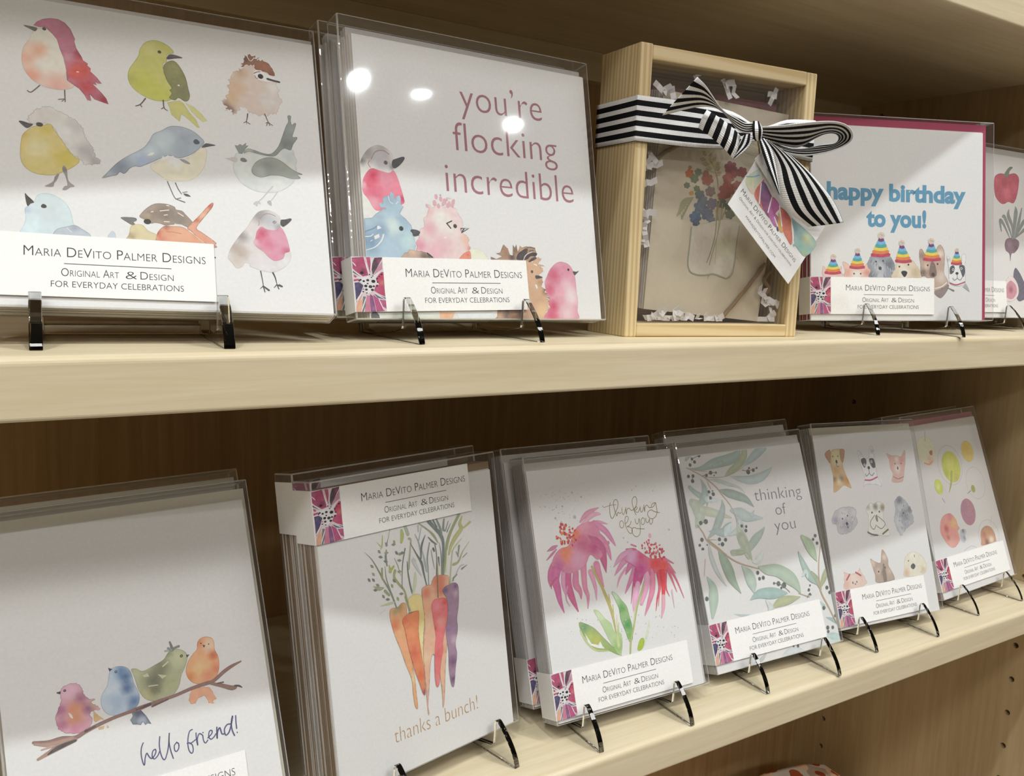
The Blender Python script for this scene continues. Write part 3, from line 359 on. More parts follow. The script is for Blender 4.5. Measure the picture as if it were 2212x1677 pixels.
ART['F'] = [["painted_dog","kitten in a rainbow party hat, nearly hidden",[["p",[182,734,214,720,255,677,417,694,450,738,469,724,463,651,515,593,198,590],[243,211,202],1,0.25,[],0],["p",[205,636,207,640,227,670,438,672,456,644,458,639,331,623],[201,65,98],1,0.12,[],0],["p",[223,669,225,674,245,703,423,706,440,677,442,672,332,657],[237,138,77],1,0.12,[],0],["p",[241,703,243,707,262,737,408,739,425,710,427,706,334,690],[247,221,88],1,0.12,[],0],["p",[259,737,261,741,280,770,393,772,410,743,411,739,335,724],[84,178,171],1,0.12,[],0],["p",[277,770,278,775,297,804,378,805,394,776,396,772,336,757],[118,193,237],1,0.12,[],0],["p",[296,804,296,808,315,838,363,838,379,810,380,805,338,790],[118,60,123],1,0.12,[],0],["d",371,865,18,[229,211,190],0],["d",359,846,18,[210,211,209],0],["d",332,841,17,[234,200,180],0],["d",310,853,18,[229,211,190],0],["d",311,874,17,[210,211,209],0],["d",332,887,18,[234,200,180],0],["d",359,883,17,[229,211,190],0]]],["painted_dog","small pink eared dog in a party hat",[["p",[482,804,548,783,613,740,778,728,877,810,927,804,911,701,894,598,532,586,515,681,491,739],[247,207,190],1,0.25,[[548,652,62,[234,178,161]],[861,656,62,[224,159,142]],[696,625,78,[247,247,242]]],0],["d",655,642,12,[60,48,52],0],["d",757,643,12,[60,48,52],0],["p",[583,714,585,718,604,750,803,753,820,722,822,717,702,702],[201,65,98],1,0.12,[],0],["p",[600,749,602,754,620,785,789,788,805,757,807,753,703,738],[237,138,77],1,0.12,[],0],["p",[617,785,618,790,636,821,775,823,791,792,792,788,704,773],[247,221,88],1,0.12,[],0],["p",[634,821,635,825,653,857,760,859,776,828,777,823,705,809],[84,178,171],1,0.12,[],0],["p",[651,857,652,861,669,893,746,894,761,863,762,859,707,844],[118,193,237],1,0.12,[],0],["p",[668,893,668,897,686,928,732,929,747,898,748,894,708,880],[118,60,123],1,0.12,[],0],["d",739,954,16,[229,211,190],0],["d",727,936,16,[210,211,209],0],["d",702,931,16,[234,200,180],0],["d",682,943,17,[229,211,190],0],["d",682,963,17,[210,211,209],0],["d",702,975,16,[234,200,180],0],["d",728,971,16,[229,211,190],0]]],["painted_dog","shaggy blue grey dog in a party hat",[["p",[877,832,943,892,1194,896,1278,795,1295,721,1253,595,894,591,911,686,861,744],[161,167,176],1,0.2,[[1060,718,95,[210,214,218]],[994,790,79,[192,195,202]],[1211,779,79,[123,128,137]],[911,627,63,[125,131,142]]],4],["l",[927,833,911,795],[6,6],[101,107,118],1],["l",[989,756,980,718],[6,6],[224,228,232],1],["l",[1050,679,1049,641],[6,6],[125,131,142],1],["l",[1112,823,1118,785],[6,6],[101,107,118],1],["l",[1174,746,1188,708],[6,6],[224,228,232],1],["l",[1236,668,1257,630],[6,6],[125,131,142],1],["l",[964,807,952,769],[6,6],[101,107,118],1],["l",[1025,730,1021,692],[6,6],[224,228,232],1],["l",[1087,653,1090,615],[6,6],[125,131,142],1],["l",[1149,797,1159,759],[6,6],[101,107,118],1],["l",[1211,720,1229,682],[6,6],[224,228,232],1],["l",[939,638,924,600],[6,6],[125,131,142],1],["l",[1000,781,993,743],[6,6],[101,107,118],1],["l",[1062,704,1062,666],[6,6],[224,228,232],1],["l",[1124,627,1132,589],[6,6],[125,131,142],1],["l",[1186,771,1201,733],[6,6],[101,107,118],1],["l",[1248,694,1270,656],[6,6],[224,228,232],1],["l",[975,832,965,794],[6,6],[125,131,142],1],["l",[1037,756,1034,717],[6,6],[101,107,118],1],["l",[1099,678,1103,640],[6,6],[224,228,232],1],["l",[1160,822,1172,784],[6,6],[125,131,142],1],["l",[1223,745,1242,707],[6,6],[101,107,118],1],["l",[951,663,937,625],[6,6],[224,228,232],1],["l",[1012,807,1006,768],[6,6],[125,131,142],1],["l",[1074,730,1075,691],[6,6],[101,107,118],1],["l",[1136,652,1145,614],[6,6],[224,228,232],1],["d",1102,824,13,[47,51,58],0],["d",993,812,13,[47,51,58],0],["d",1057,721,25,[71,76,85],0],["p",[1011,599,1057,688,1111,601],[201,204,209],1,0.12,[],0],["p",[913,884,916,889,939,927,1192,931,1213,894,1216,889,1064,870],[201,65,98],1,0.12,[],0],["p",[934,927,937,931,960,970,1174,974,1195,936,1197,932,1066,912],[237,138,77],1,0.12,[],0],["p",[956,969,958,974,981,1012,1156,1016,1176,978,1178,974,1067,955],[247,221,88],1,0.12,[],0],["p",[978,1012,979,1017,1002,1055,1138,1058,1158,1020,1160,1016,1068,997],[84,178,171],1,0.12,[],0],["p",[999,1055,1000,1059,1023,1098,1120,1100,1139,1062,1141,1058,1070,1040],[118,193,237],1,0.12,[],0],["p",[1021,1098,1022,1102,1044,1140,1102,1142,1121,1104,1122,1100,1071,1082],[118,60,123],1,0.12,[],0],["d",1111,1173,21,[229,211,190],0],["d",1096,1150,21,[210,211,209],0],["d",1064,1144,21,[234,200,180],0],["d",1038,1159,20,[229,211,190],0],["d",1039,1184,21,[210,211,209],0],["d",1065,1199,21,[234,200,180],0],["d",1097,1194,21,[229,211,190],0]]],["painted_dog","golden retriever in a party hat",[["p",[1311,795,1379,840,1548,843,1633,770,1684,697,1702,600,1262,595,1253,661,1295,721],[235,219,192],1,0.2,[[1379,752,79,[247,237,218]],[1616,666,80,[215,194,157]],[1438,649,95,[247,244,230]]],4],["p",[1388,678,1438,693,1484,672,1467,627,1439,605,1405,634],[57,51,55],1,0.12,[],0],["d",1359,748,14,[60,51,52],0],["d",1501,777,14,[60,51,52],0],["p",[1293,807,1295,811,1310,847,1529,850,1554,815,1556,811,1424,794],[201,65,98],1,0.12,[],0],["p",[1306,847,1308,851,1322,887,1508,890,1532,855,1534,850,1420,834],[237,138,77],1,0.12,[],0],["p",[1318,887,1320,891,1334,927,1486,930,1509,894,1511,890,1415,874],[247,221,88],1,0.12,[],0],["p",[1331,927,1332,931,1346,967,1464,969,1487,934,1489,930,1410,914],[84,178,171],1,0.12,[],0],["p",[1343,967,1345,971,1358,1007,1442,1009,1465,974,1466,969,1405,954],[118,193,237],1,0.12,[],0],["p",[1356,1007,1357,1011,1370,1047,1420,1048,1443,1013,1444,1009,1400,993],[118,60,123],1,0.12,[],0],["d",1428,1075,18,[229,211,190],0],["d",1415,1056,18,[210,211,209],0],["d",1387,1050,18,[234,200,180],0],["d",1365,1063,18,[229,211,190],0],["d",1365,1084,18,[210,211,209],0],["d",1388,1098,18,[234,200,180],0],["d",1416,1093,18,[229,211,190],0]]],["painted_dog","brown shepherd dog in a party hat",[["p",[1675,979,1718,995,1786,907,1923,909,1949,1014,2009,1063,2070,986,2082,852,2071,672,2123,583,2132,508,1994,432,1905,401,1787,609,1702,623,1693,786,1675,875],[206,178,161],1,0.3,[[1718,905,64,[159,138,127]],[2009,940,64,[247,230,218]],[1873,669,80,[156,131,118]],[1736,668,64,[121,102,93]],[2028,612,97,[232,216,204]],[1787,758,48,[234,211,195]]],0],["p",[1855,803,1898,819,1933,760,1950,641,1890,610,1839,639],[140,119,110],1,0.12,[],0],["d",1807,773,14,[60,48,49],0],["d",1965,793,14,[60,48,49],0],["d",1894,643,29,[81,60,61],0],["p",[1908,401,2012,319,2098,388,2150,478,2132,508,2029,447],[156,140,135],1,0.2,[],0],["l",[1925,453,2029,477,2115,538],[14,14],[247,247,237],1],["l",[2133,463,2228,422],[10,24],[140,131,127],1],["p",[1733,839,1736,843,1755,879,1993,883,2016,848,2019,843,1876,826],[201,65,98],1,0.12,[],0],["p",[1750,879,1752,883,1771,919,1972,922,1995,887,1997,883,1874,865],[237,138,77],1,0.12,[],0],["p",[1767,919,1769,923,1787,959,1952,962,1974,927,1976,922,1871,905],[247,221,88],1,0.12,[],0],["p",[1784,959,1785,963,1803,999,1931,1001,1953,966,1955,962,1869,945],[84,178,171],1,0.12,[],0],["p",[1800,999,1802,1003,1819,1039,1911,1041,1932,1006,1934,1001,1867,984],[118,193,237],1,0.12,[],0],["p",[1817,1039,1818,1043,1835,1079,1890,1080,1911,1045,1912,1041,1865,1024],[118,60,123],1,0.12,[],0],["d",1898,1109,19,[229,211,190],0],["d",1885,1088,19,[210,211,209],0],["d",1855,1082,19,[234,200,180],0],["d",1830,1096,19,[229,211,190],0],["d",1831,1119,19,[210,211,209],0],["d",1855,1133,19,[234,200,180],0],["d",1885,1129,19,[229,211,190],0]]],["painted_dog","black and white terrier in a party hat",[["p",[2113,897,2165,883,2200,794,2340,796,2357,917,2409,940,2427,873,2410,767,2419,647,2411,541,2341,495,2237,494,2158,538,2149,673,2140,763],[247,247,247],1,0.3,[[2139,853,32,[192,193,195]]],0],["p",[2166,748,2218,779,2244,734,2218,674,2166,658],[92,94,103],1,0.12,[],0],["p",[2314,766,2348,789,2401,767,2410,677,2376,616,2340,691],[92,94,103],1,0.12,[],0],["d",2216,719,18,[247,247,247],0],["d",2216,719,10,[17,17,17],0],["d",2351,736,18,[247,247,247],0],["d",2351,736,10,[17,17,17],0],["p",[2253,667,2279,687,2305,668,2281,645],[47,48,58],1,0.12,[],0],["l",[2281,645,2281,600,2236,569,2210,599],[8,8],[92,93,100],1],["l",[2281,600,2332,573,2367,616],[8,8],[92,93,100],1],["l",[2167,531,2271,506,2411,548],[18,18],[192,79,108],1],["p",[2420,533,2464,466,2489,406,2376,480],[180,183,185],0,0.1,[],0],["p",[2180,791,2181,795,2196,821,2347,824,2359,798,2361,793,2270,782],[201,65,98],1,0.12,[],0],["p",[2193,821,2194,826,2209,852,2337,854,2348,828,2350,824,2271,813],[237,138,77],1,0.12,[],0],["p",[2206,852,2208,856,2222,883,2326,884,2338,859,2339,854,2273,843],[247,221,88],1,0.12,[],0],["p",[2220,883,2221,887,2235,913,2316,915,2327,889,2328,885,2274,874],[84,178,171],1,0.12,[],0],["p",[2233,913,2234,918,2248,944,2306,945,2317,919,2317,915,2275,904],[118,193,237],1,0.12,[],0],["p",[2246,944,2247,949,2260,975,2295,976,2306,950,2307,945,2277,935],[118,60,123],1,0.12,[],0],["d",2300,994,12,[229,211,190],0],["d",2292,981,12,[210,211,209],0],["d",2273,977,12,[234,200,180],0],["d",2257,986,12,[229,211,190],0],["d",2257,1000,12,[210,211,209],0],["d",2273,1009,12,[234,200,180],0],["d",2292,1006,12,[229,211,190],0]]]]
ART['H'] = [["painted_bird","orange bird facing forward on the branch",[["p",[1474,1189,1578,1181,1635,1156,1656,1091,1678,1045,1639,1041,1645,1014,1597,1032,1583,1071,1567,1105,1506,1091,1486,1057,1443,1064,1430,1102,1444,1147],[246,185,152],0,0.15,[],3],["p",[1558,1517,1571,1574,1606,1607,1657,1609,1705,1584,1719,1539,1716,1479,1737,1413,1736,1332,1710,1257,1664,1219,1581,1205,1495,1233,1449,1294,1441,1365,1473,1437,1519,1486],[244,185,138],1,0.2,[[1667,1531,70,[247,220,194]],[1590,1560,50,[233,157,114]],[1694,1434,50,[219,114,80]],[1707,1309,60,[237,148,114]],[1570,1343,89,[247,208,152]],[1620,1270,69,[237,157,119]],[1474,1298,49,[233,148,85]]],0],["d",1602,1561,6,[86,53,35],0],["d",1668,1539,6,[86,53,35],0],["p",[1614,1544,1637,1536,1622,1516],[78,59,53],0,0.12,[],0]]],["painted_bird","green speckled bird with a tuft on the branch",[["p",[995,1482,1036,1477,1088,1444,1186,1469,1266,1498,1311,1546,1362,1566,1419,1550,1463,1510,1468,1458,1442,1395,1399,1327,1369,1246,1312,1182,1222,1158,1130,1175,1070,1218,1033,1295,1016,1386,1004,1437],[191,194,157],1,0.2,[[1389,1478,87,[214,217,180]],[1239,1436,86,[139,143,114]],[1169,1337,104,[120,124,105]],[1296,1284,67,[186,190,147]],[1031,1430,47,[205,208,171]],[1100,1239,56,[200,194,147]],[1169,1259,57,[130,131,102]],[1309,1537,39,[158,166,128]]],0],["p",[1079,1408,1122,1416,1133,1385,1091,1391],[219,220,184],0,0,[],0],["p",[1204,1386,1277,1358,1236,1339],[214,217,180],0,0,[],0],["l",[1118,1306,1192,1297],[10,10],[209,213,171],1],["l",[1254,1442,1301,1470],[12,12],[223,226,198],1],["l",[1337,1634,1345,1602,1352,1561],[16,26],[130,133,119],1],["l",[1363,1573,1408,1581],[20,22],[139,148,133],1],["l",[1289,1566,1323,1563],[18,18],[186,192,184],1],["l",[1316,1585,1346,1559],[20,24],[158,166,161],1],["d",1420,1492,13,[59,59,41],0],["d",1420,1492,6,[181,180,147],0],["p",[1460,1492,1490,1488,1465,1464],[73,72,80],0,0.12,[],0]]],["painted_bird","blue bird with a tail below the branch",[["p",[996,1143,1031,1129,1070,1065,1102,990,1071,1003,1052,995,1037,1027,1016,1005,990,1017,954,1027,937,1070,962,1095,957,1125],[134,143,159],0,0.25,[[1010,1110,37,[86,90,117]],[1029,1039,37,[181,190,208]]],0],["p",[811,1467,831,1519,878,1534,931,1524,973,1493,995,1439,1004,1360,1028,1296,1035,1237,1014,1176,949,1137,867,1131,788,1151,741,1204,728,1282,748,1342,790,1397],[200,217,235],1,0.18,[[939,1434,65,[81,119,171]],[946,1337,64,[81,117,168]],[986,1212,65,[96,133,180]],[909,1490,55,[110,148,194]],[959,1144,46,[134,162,198]],[820,1351,82,[219,231,244]],[845,1250,82,[181,203,230]],[770,1224,54,[209,222,235]]],0],["p",[815,1540,847,1519,822,1506],[62,70,92],0,0.12,[],0],["d",872,1491,11,[54,59,69],0],["d",872,1491,5,[172,190,208],0]]],["painted_bird","pink and orange bird at the left of the branch",[["p",[664,1225,694,1180,741,1129,707,1139,671,1126,659,1143],[228,190,138],0,0.15,[],0],["p",[687,1080,736,1080,724,1055,689,1059],[228,194,143],0,0.12,[],0],["p",[754,1084,770,1056,751,1054],[228,194,143],0,0.12,[],0],["p",[433,1435,458,1474,511,1488,561,1477,599,1428,611,1378,641,1333,691,1310,654,1293,702,1252,716,1215,673,1223,636,1205,651,1145,616,1100,553,1077,485,1083,421,1120,386,1166,380,1249,408,1314,430,1362],[230,176,194],1,0.2,[[503,1416,79,[242,199,217]],[532,1280,79,[233,157,114]],[522,1191,79,[233,162,124]],[422,1292,52,[186,114,152]],[419,1175,52,[200,124,157]],[582,1349,62,[177,119,147]],[632,1252,53,[158,100,133]],[679,1277,45,[209,176,147]],[522,1109,61,[223,148,175]]],3],["p",[478,1258,501,1233,506,1204,487,1219],[247,240,235],1,0,[],0],["d",469,1439,11,[81,59,75],0],["d",469,1439,4,[177,157,171],0],["p",[406,1438,438,1441,432,1421],[78,70,85],1,0.12,[],0]]],["painted_branch",None,[["l",[204,1098,308,1067,408,1069,507,1049,591,1075,703,1103,812,1123,922,1135,1014,1143,1109,1155,1204,1163,1320,1171,1470,1195,1601,1205,1663,1209,1763,1264,1840,1296,1933,1319],[22,38,38,34,32,30,28,28,38,30,28,28,30,34,32,34,30,14],[156,122,114],1],["l",[223,960,299,985,385,1013,505,1032],[20,34,50,34],[181,148,133],1],["l",[211,1083,322,1050,490,1054],[16,34,26],[186,152,138],1],["l",[298,977,376,1007,505,1027],[12,34,20],[86,77,80],1],["l",[254,1025,337,1032],[10,18],[200,166,152],1],["l",[1640,1195,1736,1150,1813,1110,1849,1105],[24,34,42,34],[156,126,114],1],["l",[1846,1121,1886,1109,1909,1089],[14,16,8],[86,75,77],1],["l",[1699,1180,1750,1177],[14,14],[118,95,90],1],["l",[587,1076,667,1095],[18,8],[101,77,77],1],["l",[995,1138,1109,1155],[10,24],[101,80,85],1],["l",[1125,1132,1261,1157],[16,14],[118,90,95],1]]],["painted_lettering","handwritten blue words hello friend",[["l",[1017,856,998,819,990,765,995,701,1006,676,1017,729,1035,765,1046,741,1063,713,1085,719,1108,751,1106,776,1084,765,1075,725,1090,701,1120,719,1138,749],[10,10],[79,83,130],1],["l",[1155,868,1143,804,1144,740,1155,687,1172,671,1192,704,1215,769,1236,877,1225,808,1228,736,1242,659],[10,10],[79,83,130],1],["l",[1288,781,1264,761,1262,722,1277,708,1297,730,1300,765,1284,782],[10,10],[79,83,130],1],["l",[1429,849,1406,842,1386,797,1376,735,1380,683,1398,655,1413,673,1413,717,1395,745,1372,747],[10,10],[79,83,130],1],["l",[1394,737,1421,747,1446,758],[10,10],[79,83,130],1],["l",[1456,812,1453,763,1457,705,1461,761,1483,798,1506,781],[10,10],[79,83,130],1],["l",[1510,776,1511,731,1525,706,1548,724],[10,10],[79,83,130],1],["l",[1514,799,1517,797],[10,10],[79,83,130],1],["l",[1550,742,1588,768,1593,794,1572,794,1559,754,1574,724,1602,734,1624,757],[10,10],[79,83,130],1],["l",[1639,809,1633,762,1629,713,1640,767,1664,798,1675,743,1693,736],[12,12],[79,83,130],1],["l",[1760,804,1730,805,1702,772,1706,722,1735,733,1760,778,1780,832,1790,868,1772,819,1768,753,1783,696],[12,12],[79,83,130],1],["l",[1817,860,1812,800,1811,750],[12,12],[79,83,130],1],["l",[1810,717,1811,712],[10,10],[79,83,130],1]]]]
ART['I'] = [["painted_carrot_tops","feathery grey green leaves",[["l",[510,2216,576,2140,632,2040,693,1907,763,1771,814,1609],[4,10,16,18,22,16],[144,153,137],1],["l",[730,2337,715,2242,694,2210],[10,16,8],[187,196,119],1],["l",[826,2383,788,2284,765,2232],[6,8,22],[144,153,137],1],["l",[760,2190,744,2122,751,2036],[12,26,16],[144,153,137],1],["l",[657,2288,697,2238],[4,12],[187,196,119],1],["l",[725,2034,728,1914,764,1778,802,1655],[6,12,14,14],[144,153,137],1],["l",[776,2031,786,1971],[16,32],[187,196,119],1],["l",[826,2013,778,1973],[24,32],[187,196,119],1],["l",[689,2021,680,1939,692,1900],[22,26,8],[163,172,119],1],["l",[838,1967,822,1907,874,1823,934,1731,963,1529],[32,26,24,20,12],[170,180,124],1],["l",[844,2094,878,2009,901,1903],[4,8,4],[144,153,137],1],["l",[984,2159,943,2038,923,1941,903,1774],[14,12,10,8],[114,129,122],1],["l",[1040,2249,1064,2230,1044,2132,1004,1953],[24,20,16,28],[178,187,159],1],["l",[962,2344,964,2293,948,2231],[32,48,32],[192,201,129],1],["l",[1010,2378,1036,2293],[40,40],[182,196,173],1],["l",[995,2027,992,1926,1003,1794,1026,1680],[8,14,18,16],[114,129,122],1],["l",[1079,1900,1068,1808,1027,1687],[16,36,24],[216,225,188],1],["l",[1052,2203,1118,2074,1170,1975,1185,1869,1207,1740],[6,16,28,20,12],[114,129,122],1],["l",[1120,2277,1159,2182,1172,2063],[6,12,16],[163,172,173],1],["l",[1249,2245,1191,2147,1167,2020],[6,24,16],[114,129,122],1],["l",[1209,2334,1162,2211],[6,12],[178,187,188],1],["l",[1294,2156,1249,2017,1245,1900,1234,1733],[12,16,10,8],[144,156,154],1],["l",[1193,2088,1215,1965,1223,1876],[8,24,16],[178,189,188],1],["l",[1283,2217,1332,2163,1384,2123],[8,18,8],[114,129,122],1],["l",[1182,2375,1291,2289,1358,2217,1404,2134],[12,14,24,8],[163,175,139],1],["l",[1303,2383,1377,2295,1443,2216,1470,2121,1452,1975,1431,1800],[42,36,42,32,26,16],[124,136,134],1],["l",[1360,2388,1405,2298],[14,18],[114,129,122],1],["l",[1407,2387,1450,2274,1460,2198],[14,26,18],[144,156,149],1],["l",[1509,2361,1488,2267,1504,2242],[16,26,16],[144,153,137],1],["l",[1563,2329,1513,2240],[6,10],[114,129,122],1],["l",[1589,2301,1530,2222],[6,10],[114,129,122],1],["l",[1716,2377,1659,2311,1566,2193,1513,2082,1462,1898,1440,1798],[34,30,34,34,22,12],[163,175,124],1],["l",[1752,2348,1714,2279,1727,2223,1638,2148,1570,2071,1531,1989],[12,34,44,48,34,18],[197,201,134],1],["l",[1853,2269,1768,2231,1727,2223],[26,18,18],[197,201,134],1],["l",[1714,2119,1627,2060,1572,2010],[6,14,8],[206,211,154],1],["l",[1818,2068,1717,1981,1646,1889,1575,1874],[4,10,22,26],[178,187,139],1],["l",[1676,2050,1655,1963],[22,8],[144,153,137],1],["l",[1630,1998,1652,1941],[8,10],[144,153,137],1],["l",[1773,1954,1709,1921],[8,10],[144,153,137],1],["l",[1720,1843,1659,1833,1578,1737],[4,8,6],[178,187,178],1],["l",[1758,1831,1685,1805],[6,20],[144,153,137],1],["l",[1610,1760,1558,1734],[12,18],[144,153,137],1],["l",[1556,1719,1550,1710],[16,16],[144,153,137],1],["l",[1584,2023,1547,1880,1521,1750,1514,1691],[8,12,16,26],[197,206,159],1],["l",[1418,2131,1428,2010,1412,1804],[4,8,8],[114,129,122],1],["l",[1391,1987,1390,1898],[18,8],[104,114,109],1],["l",[1361,2128,1368,1992,1342,1812],[10,10,8],[114,129,122],1],["l",[1333,2089,1344,2061],[22,16],[83,94,89],1],["l",[1304,2080,1317,1959,1327,1882],[8,10,6],[163,175,173],1],["l",[1378,1916,1384,1810],[12,26],[235,239,207],1],["l",[1508,2038,1472,1821],[6,18],[226,235,197],1],["l",[662,2207,675,2190,688,2172],[6,28,6],[144,153,137],1],["l",[663,2143,685,2135,708,2126],[6,28,6],[124,136,129],1],["l",[756,2264,767,2245,778,2227],[6,28,6],[144,153,137],1],["l",[855,2268,862,2248,869,2228],[6,28,6],[163,172,129],1],["l",[827,2228,851,2225,875,2222],[6,28,6],[144,153,137],1],["l",[571,2006,584,1988,597,1970],[6,26,6],[163,172,129],1],["l",[560,2083,576,2067,592,2051],[6,28,6],[144,153,137],1],["l",[568,1839,591,1832,614,1826],[6,28,6],[124,136,129],1],["l",[662,1768,675,1749,687,1731],[6,28,6],[144,153,137],1],["l",[698,1716,721,1710,745,1703],[6,28,6],[124,136,129],1],["l",[878,2064,901,2057,925,2051],[6,28,6],[144,153,137],1],["l",[864,2157,876,2138,887,2119],[6,28,6],[124,136,129],1],["l",[891,2130,913,2119,935,2109],[6,28,6],[163,172,129],1],["l",[920,2126,944,2124,969,2122],[6,28,6],[124,136,129],1],["l",[778,1849,787,1829,796,1809],[6,28,6],[163,172,129],1],["l",[802,1889,818,1872,834,1855],[6,28,6],[124,136,129],1],["l",[602,1888,621,1874,641,1861],[6,28,6],[144,153,137],1],["l",[564,1951,578,1933,591,1916],[6,28,6],[124,136,129],1],["l",[831,1708,840,1688,850,1668],[6,28,6],[163,172,129],1],["l",[865,1733,889,1727,913,1721],[6,28,6],[144,153,137],1],["l",[733,2166,757,2162,781,2159],[6,28,6],[163,172,129],1],["l",[717,2090,739,2081,761,2072],[6,28,6],[124,136,129],1],["l",[865,1955,889,1949,913,1944],[6,28,6],[163,172,129],1],["l",[517,1963,529,1944,541,1926],[6,28,6],[124,136,129],1],["l",[631,1668,733,1665,794,1664],[8,26,16],[206,215,178],1],["l",[614,1595,676,1615],[4,4],[206,206,207],1],["l",[571,1872,634,1836,684,1832],[8,38,16],[178,187,149],1],["l",[698,1800,743,1747],[30,24],[163,172,134],1],["l",[1170,2356,1168,2298],[16,16],[192,201,202],1],["l",[1067,2026,1103,1946,1155,1847],[40,32,6],[211,215,216],1],["l",[1070,2054,1093,2013],[8,24],[206,211,212],1]]],["painted_carrot","pale yellow carrot behind",[["p",[959,1642,1007,1678,1081,1681,1136,1635,1151,1512,1134,1349,1097,1192,1101,976,1105,880,1067,939,1046,1135,1042,1350,987,1506],[247,227,161],1,0.22,[[1046,1633,79,[247,227,151]],[1093,1217,80,[247,235,174]],[1099,1454,80,[238,208,133]]],0]]],["painted_carrot","brick orange carrot at the back",[["p",[1137,1697,1159,1729,1207,1740,1262,1734,1285,1773,1317,1807,1365,1807,1486,1780,1499,1732,1484,1683,1423,1660,1399,1621,1445,1528,1430,1324,1392,1093,1343,846,1303,598,1267,462,1271,653,1255,909,1205,1034,1156,938,1116,716,1083,558,1086,470,1072,471,1073,634,1077,889,1084,1105,1138,1399,1135,1566],[241,189,157],1,0.22,[[1359,1757,109,[221,122,93]],[1374,1649,84,[222,127,98]],[1188,1663,74,[227,136,103]],[1189,1516,82,[245,184,147]],[1181,1371,82,[247,203,167]],[1261,1498,50,[231,146,118]],[1120,1022,74,[247,212,176]],[1095,664,57,[236,179,167]],[1300,1044,67,[239,132,98]],[1284,753,59,[247,194,157]]],0]]],["painted_carrot","orange carrot with a green shoulder at the left",[["p",[729,1588,762,1615,822,1607,878,1636,921,1626,934,1587,934,1507,943,1433,935,1291,936,1075,954,853,955,708,956,563,923,589,912,722,911,866,859,1025,816,1181,764,1337,730,1488],[241,179,128],1,0.22,[[848,1601,55,[175,156,103]],[792,1572,39,[179,175,128]],[913,1556,40,[236,184,128]],[776,1441,70,[227,127,83]],[837,1211,95,[247,179,133]],[920,863,72,[247,217,162]]],0]]],["painted_carrot","deep orange carrot at the front left",[["p",[887,1491,943,1512,989,1522,1052,1518,1077,1500,1065,1401,1048,1297,1058,1112,1072,926,1068,818,1060,675,1034,683,1002,795,963,923,927,1077,901,1229,883,1377,865,1453],[239,141,93],1,0.22,[[1010,1474,57,[241,146,88]],[901,1458,40,[231,107,83]],[965,1319,72,[245,156,108]],[966,1102,80,[227,112,83]],[1028,867,57,[227,107,61]],[1053,692,41,[175,66,93]]],0]]],["painted_carrot","slim bright red carrot in the middle",[["p",[1248,1546,1290,1576,1336,1572,1383,1569,1429,1554,1447,1505,1437,1380,1391,1242,1350,1142,1319,1002,1278,865,1254,740,1229,695,1204,718,1202,851,1227,1065,1254,1205,1244,1355,1239,1467],[239,122,123],1,0.22,[[1309,1501,67,[245,146,157]],[1415,1520,42,[222,82,77]],[1344,1329,67,[245,165,157]],[1253,1279,50,[231,92,88]],[1268,1016,67,[231,102,108]],[1238,767,50,[239,141,147]]],0]]],["painted_carrot","purple carrot at the right",[["p",[1403,1635,1434,1672,1493,1681,1543,1689,1590,1674,1612,1631,1606,1526,1587,1417,1555,1312,1551,1200,1504,1062,1510,948,1473,808,1450,702,1427,634,1398,673,1389,833,1402,1016,1387,1206,1437,1380,1445,1528],[170,136,162],1,0.22,[[1439,1634,42,[107,87,118]],[1576,1647,35,[119,97,133]],[1567,1573,35,[208,184,195]],[1507,1400,68,[179,141,172]],[1428,1233,59,[160,122,167]],[1490,1104,51,[203,179,191]],[1444,891,68,[122,82,118]],[1431,708,42,[97,60,103]]],0],["l",[1363,1949,1347,1774,1333,1584],[8,14,14],[122,122,83],1],["l",[929,1689,965,1543],[16,14],[160,170,123],1],["l",[953,1517,1007,1518],[12,8],[132,122,83],1]]]]
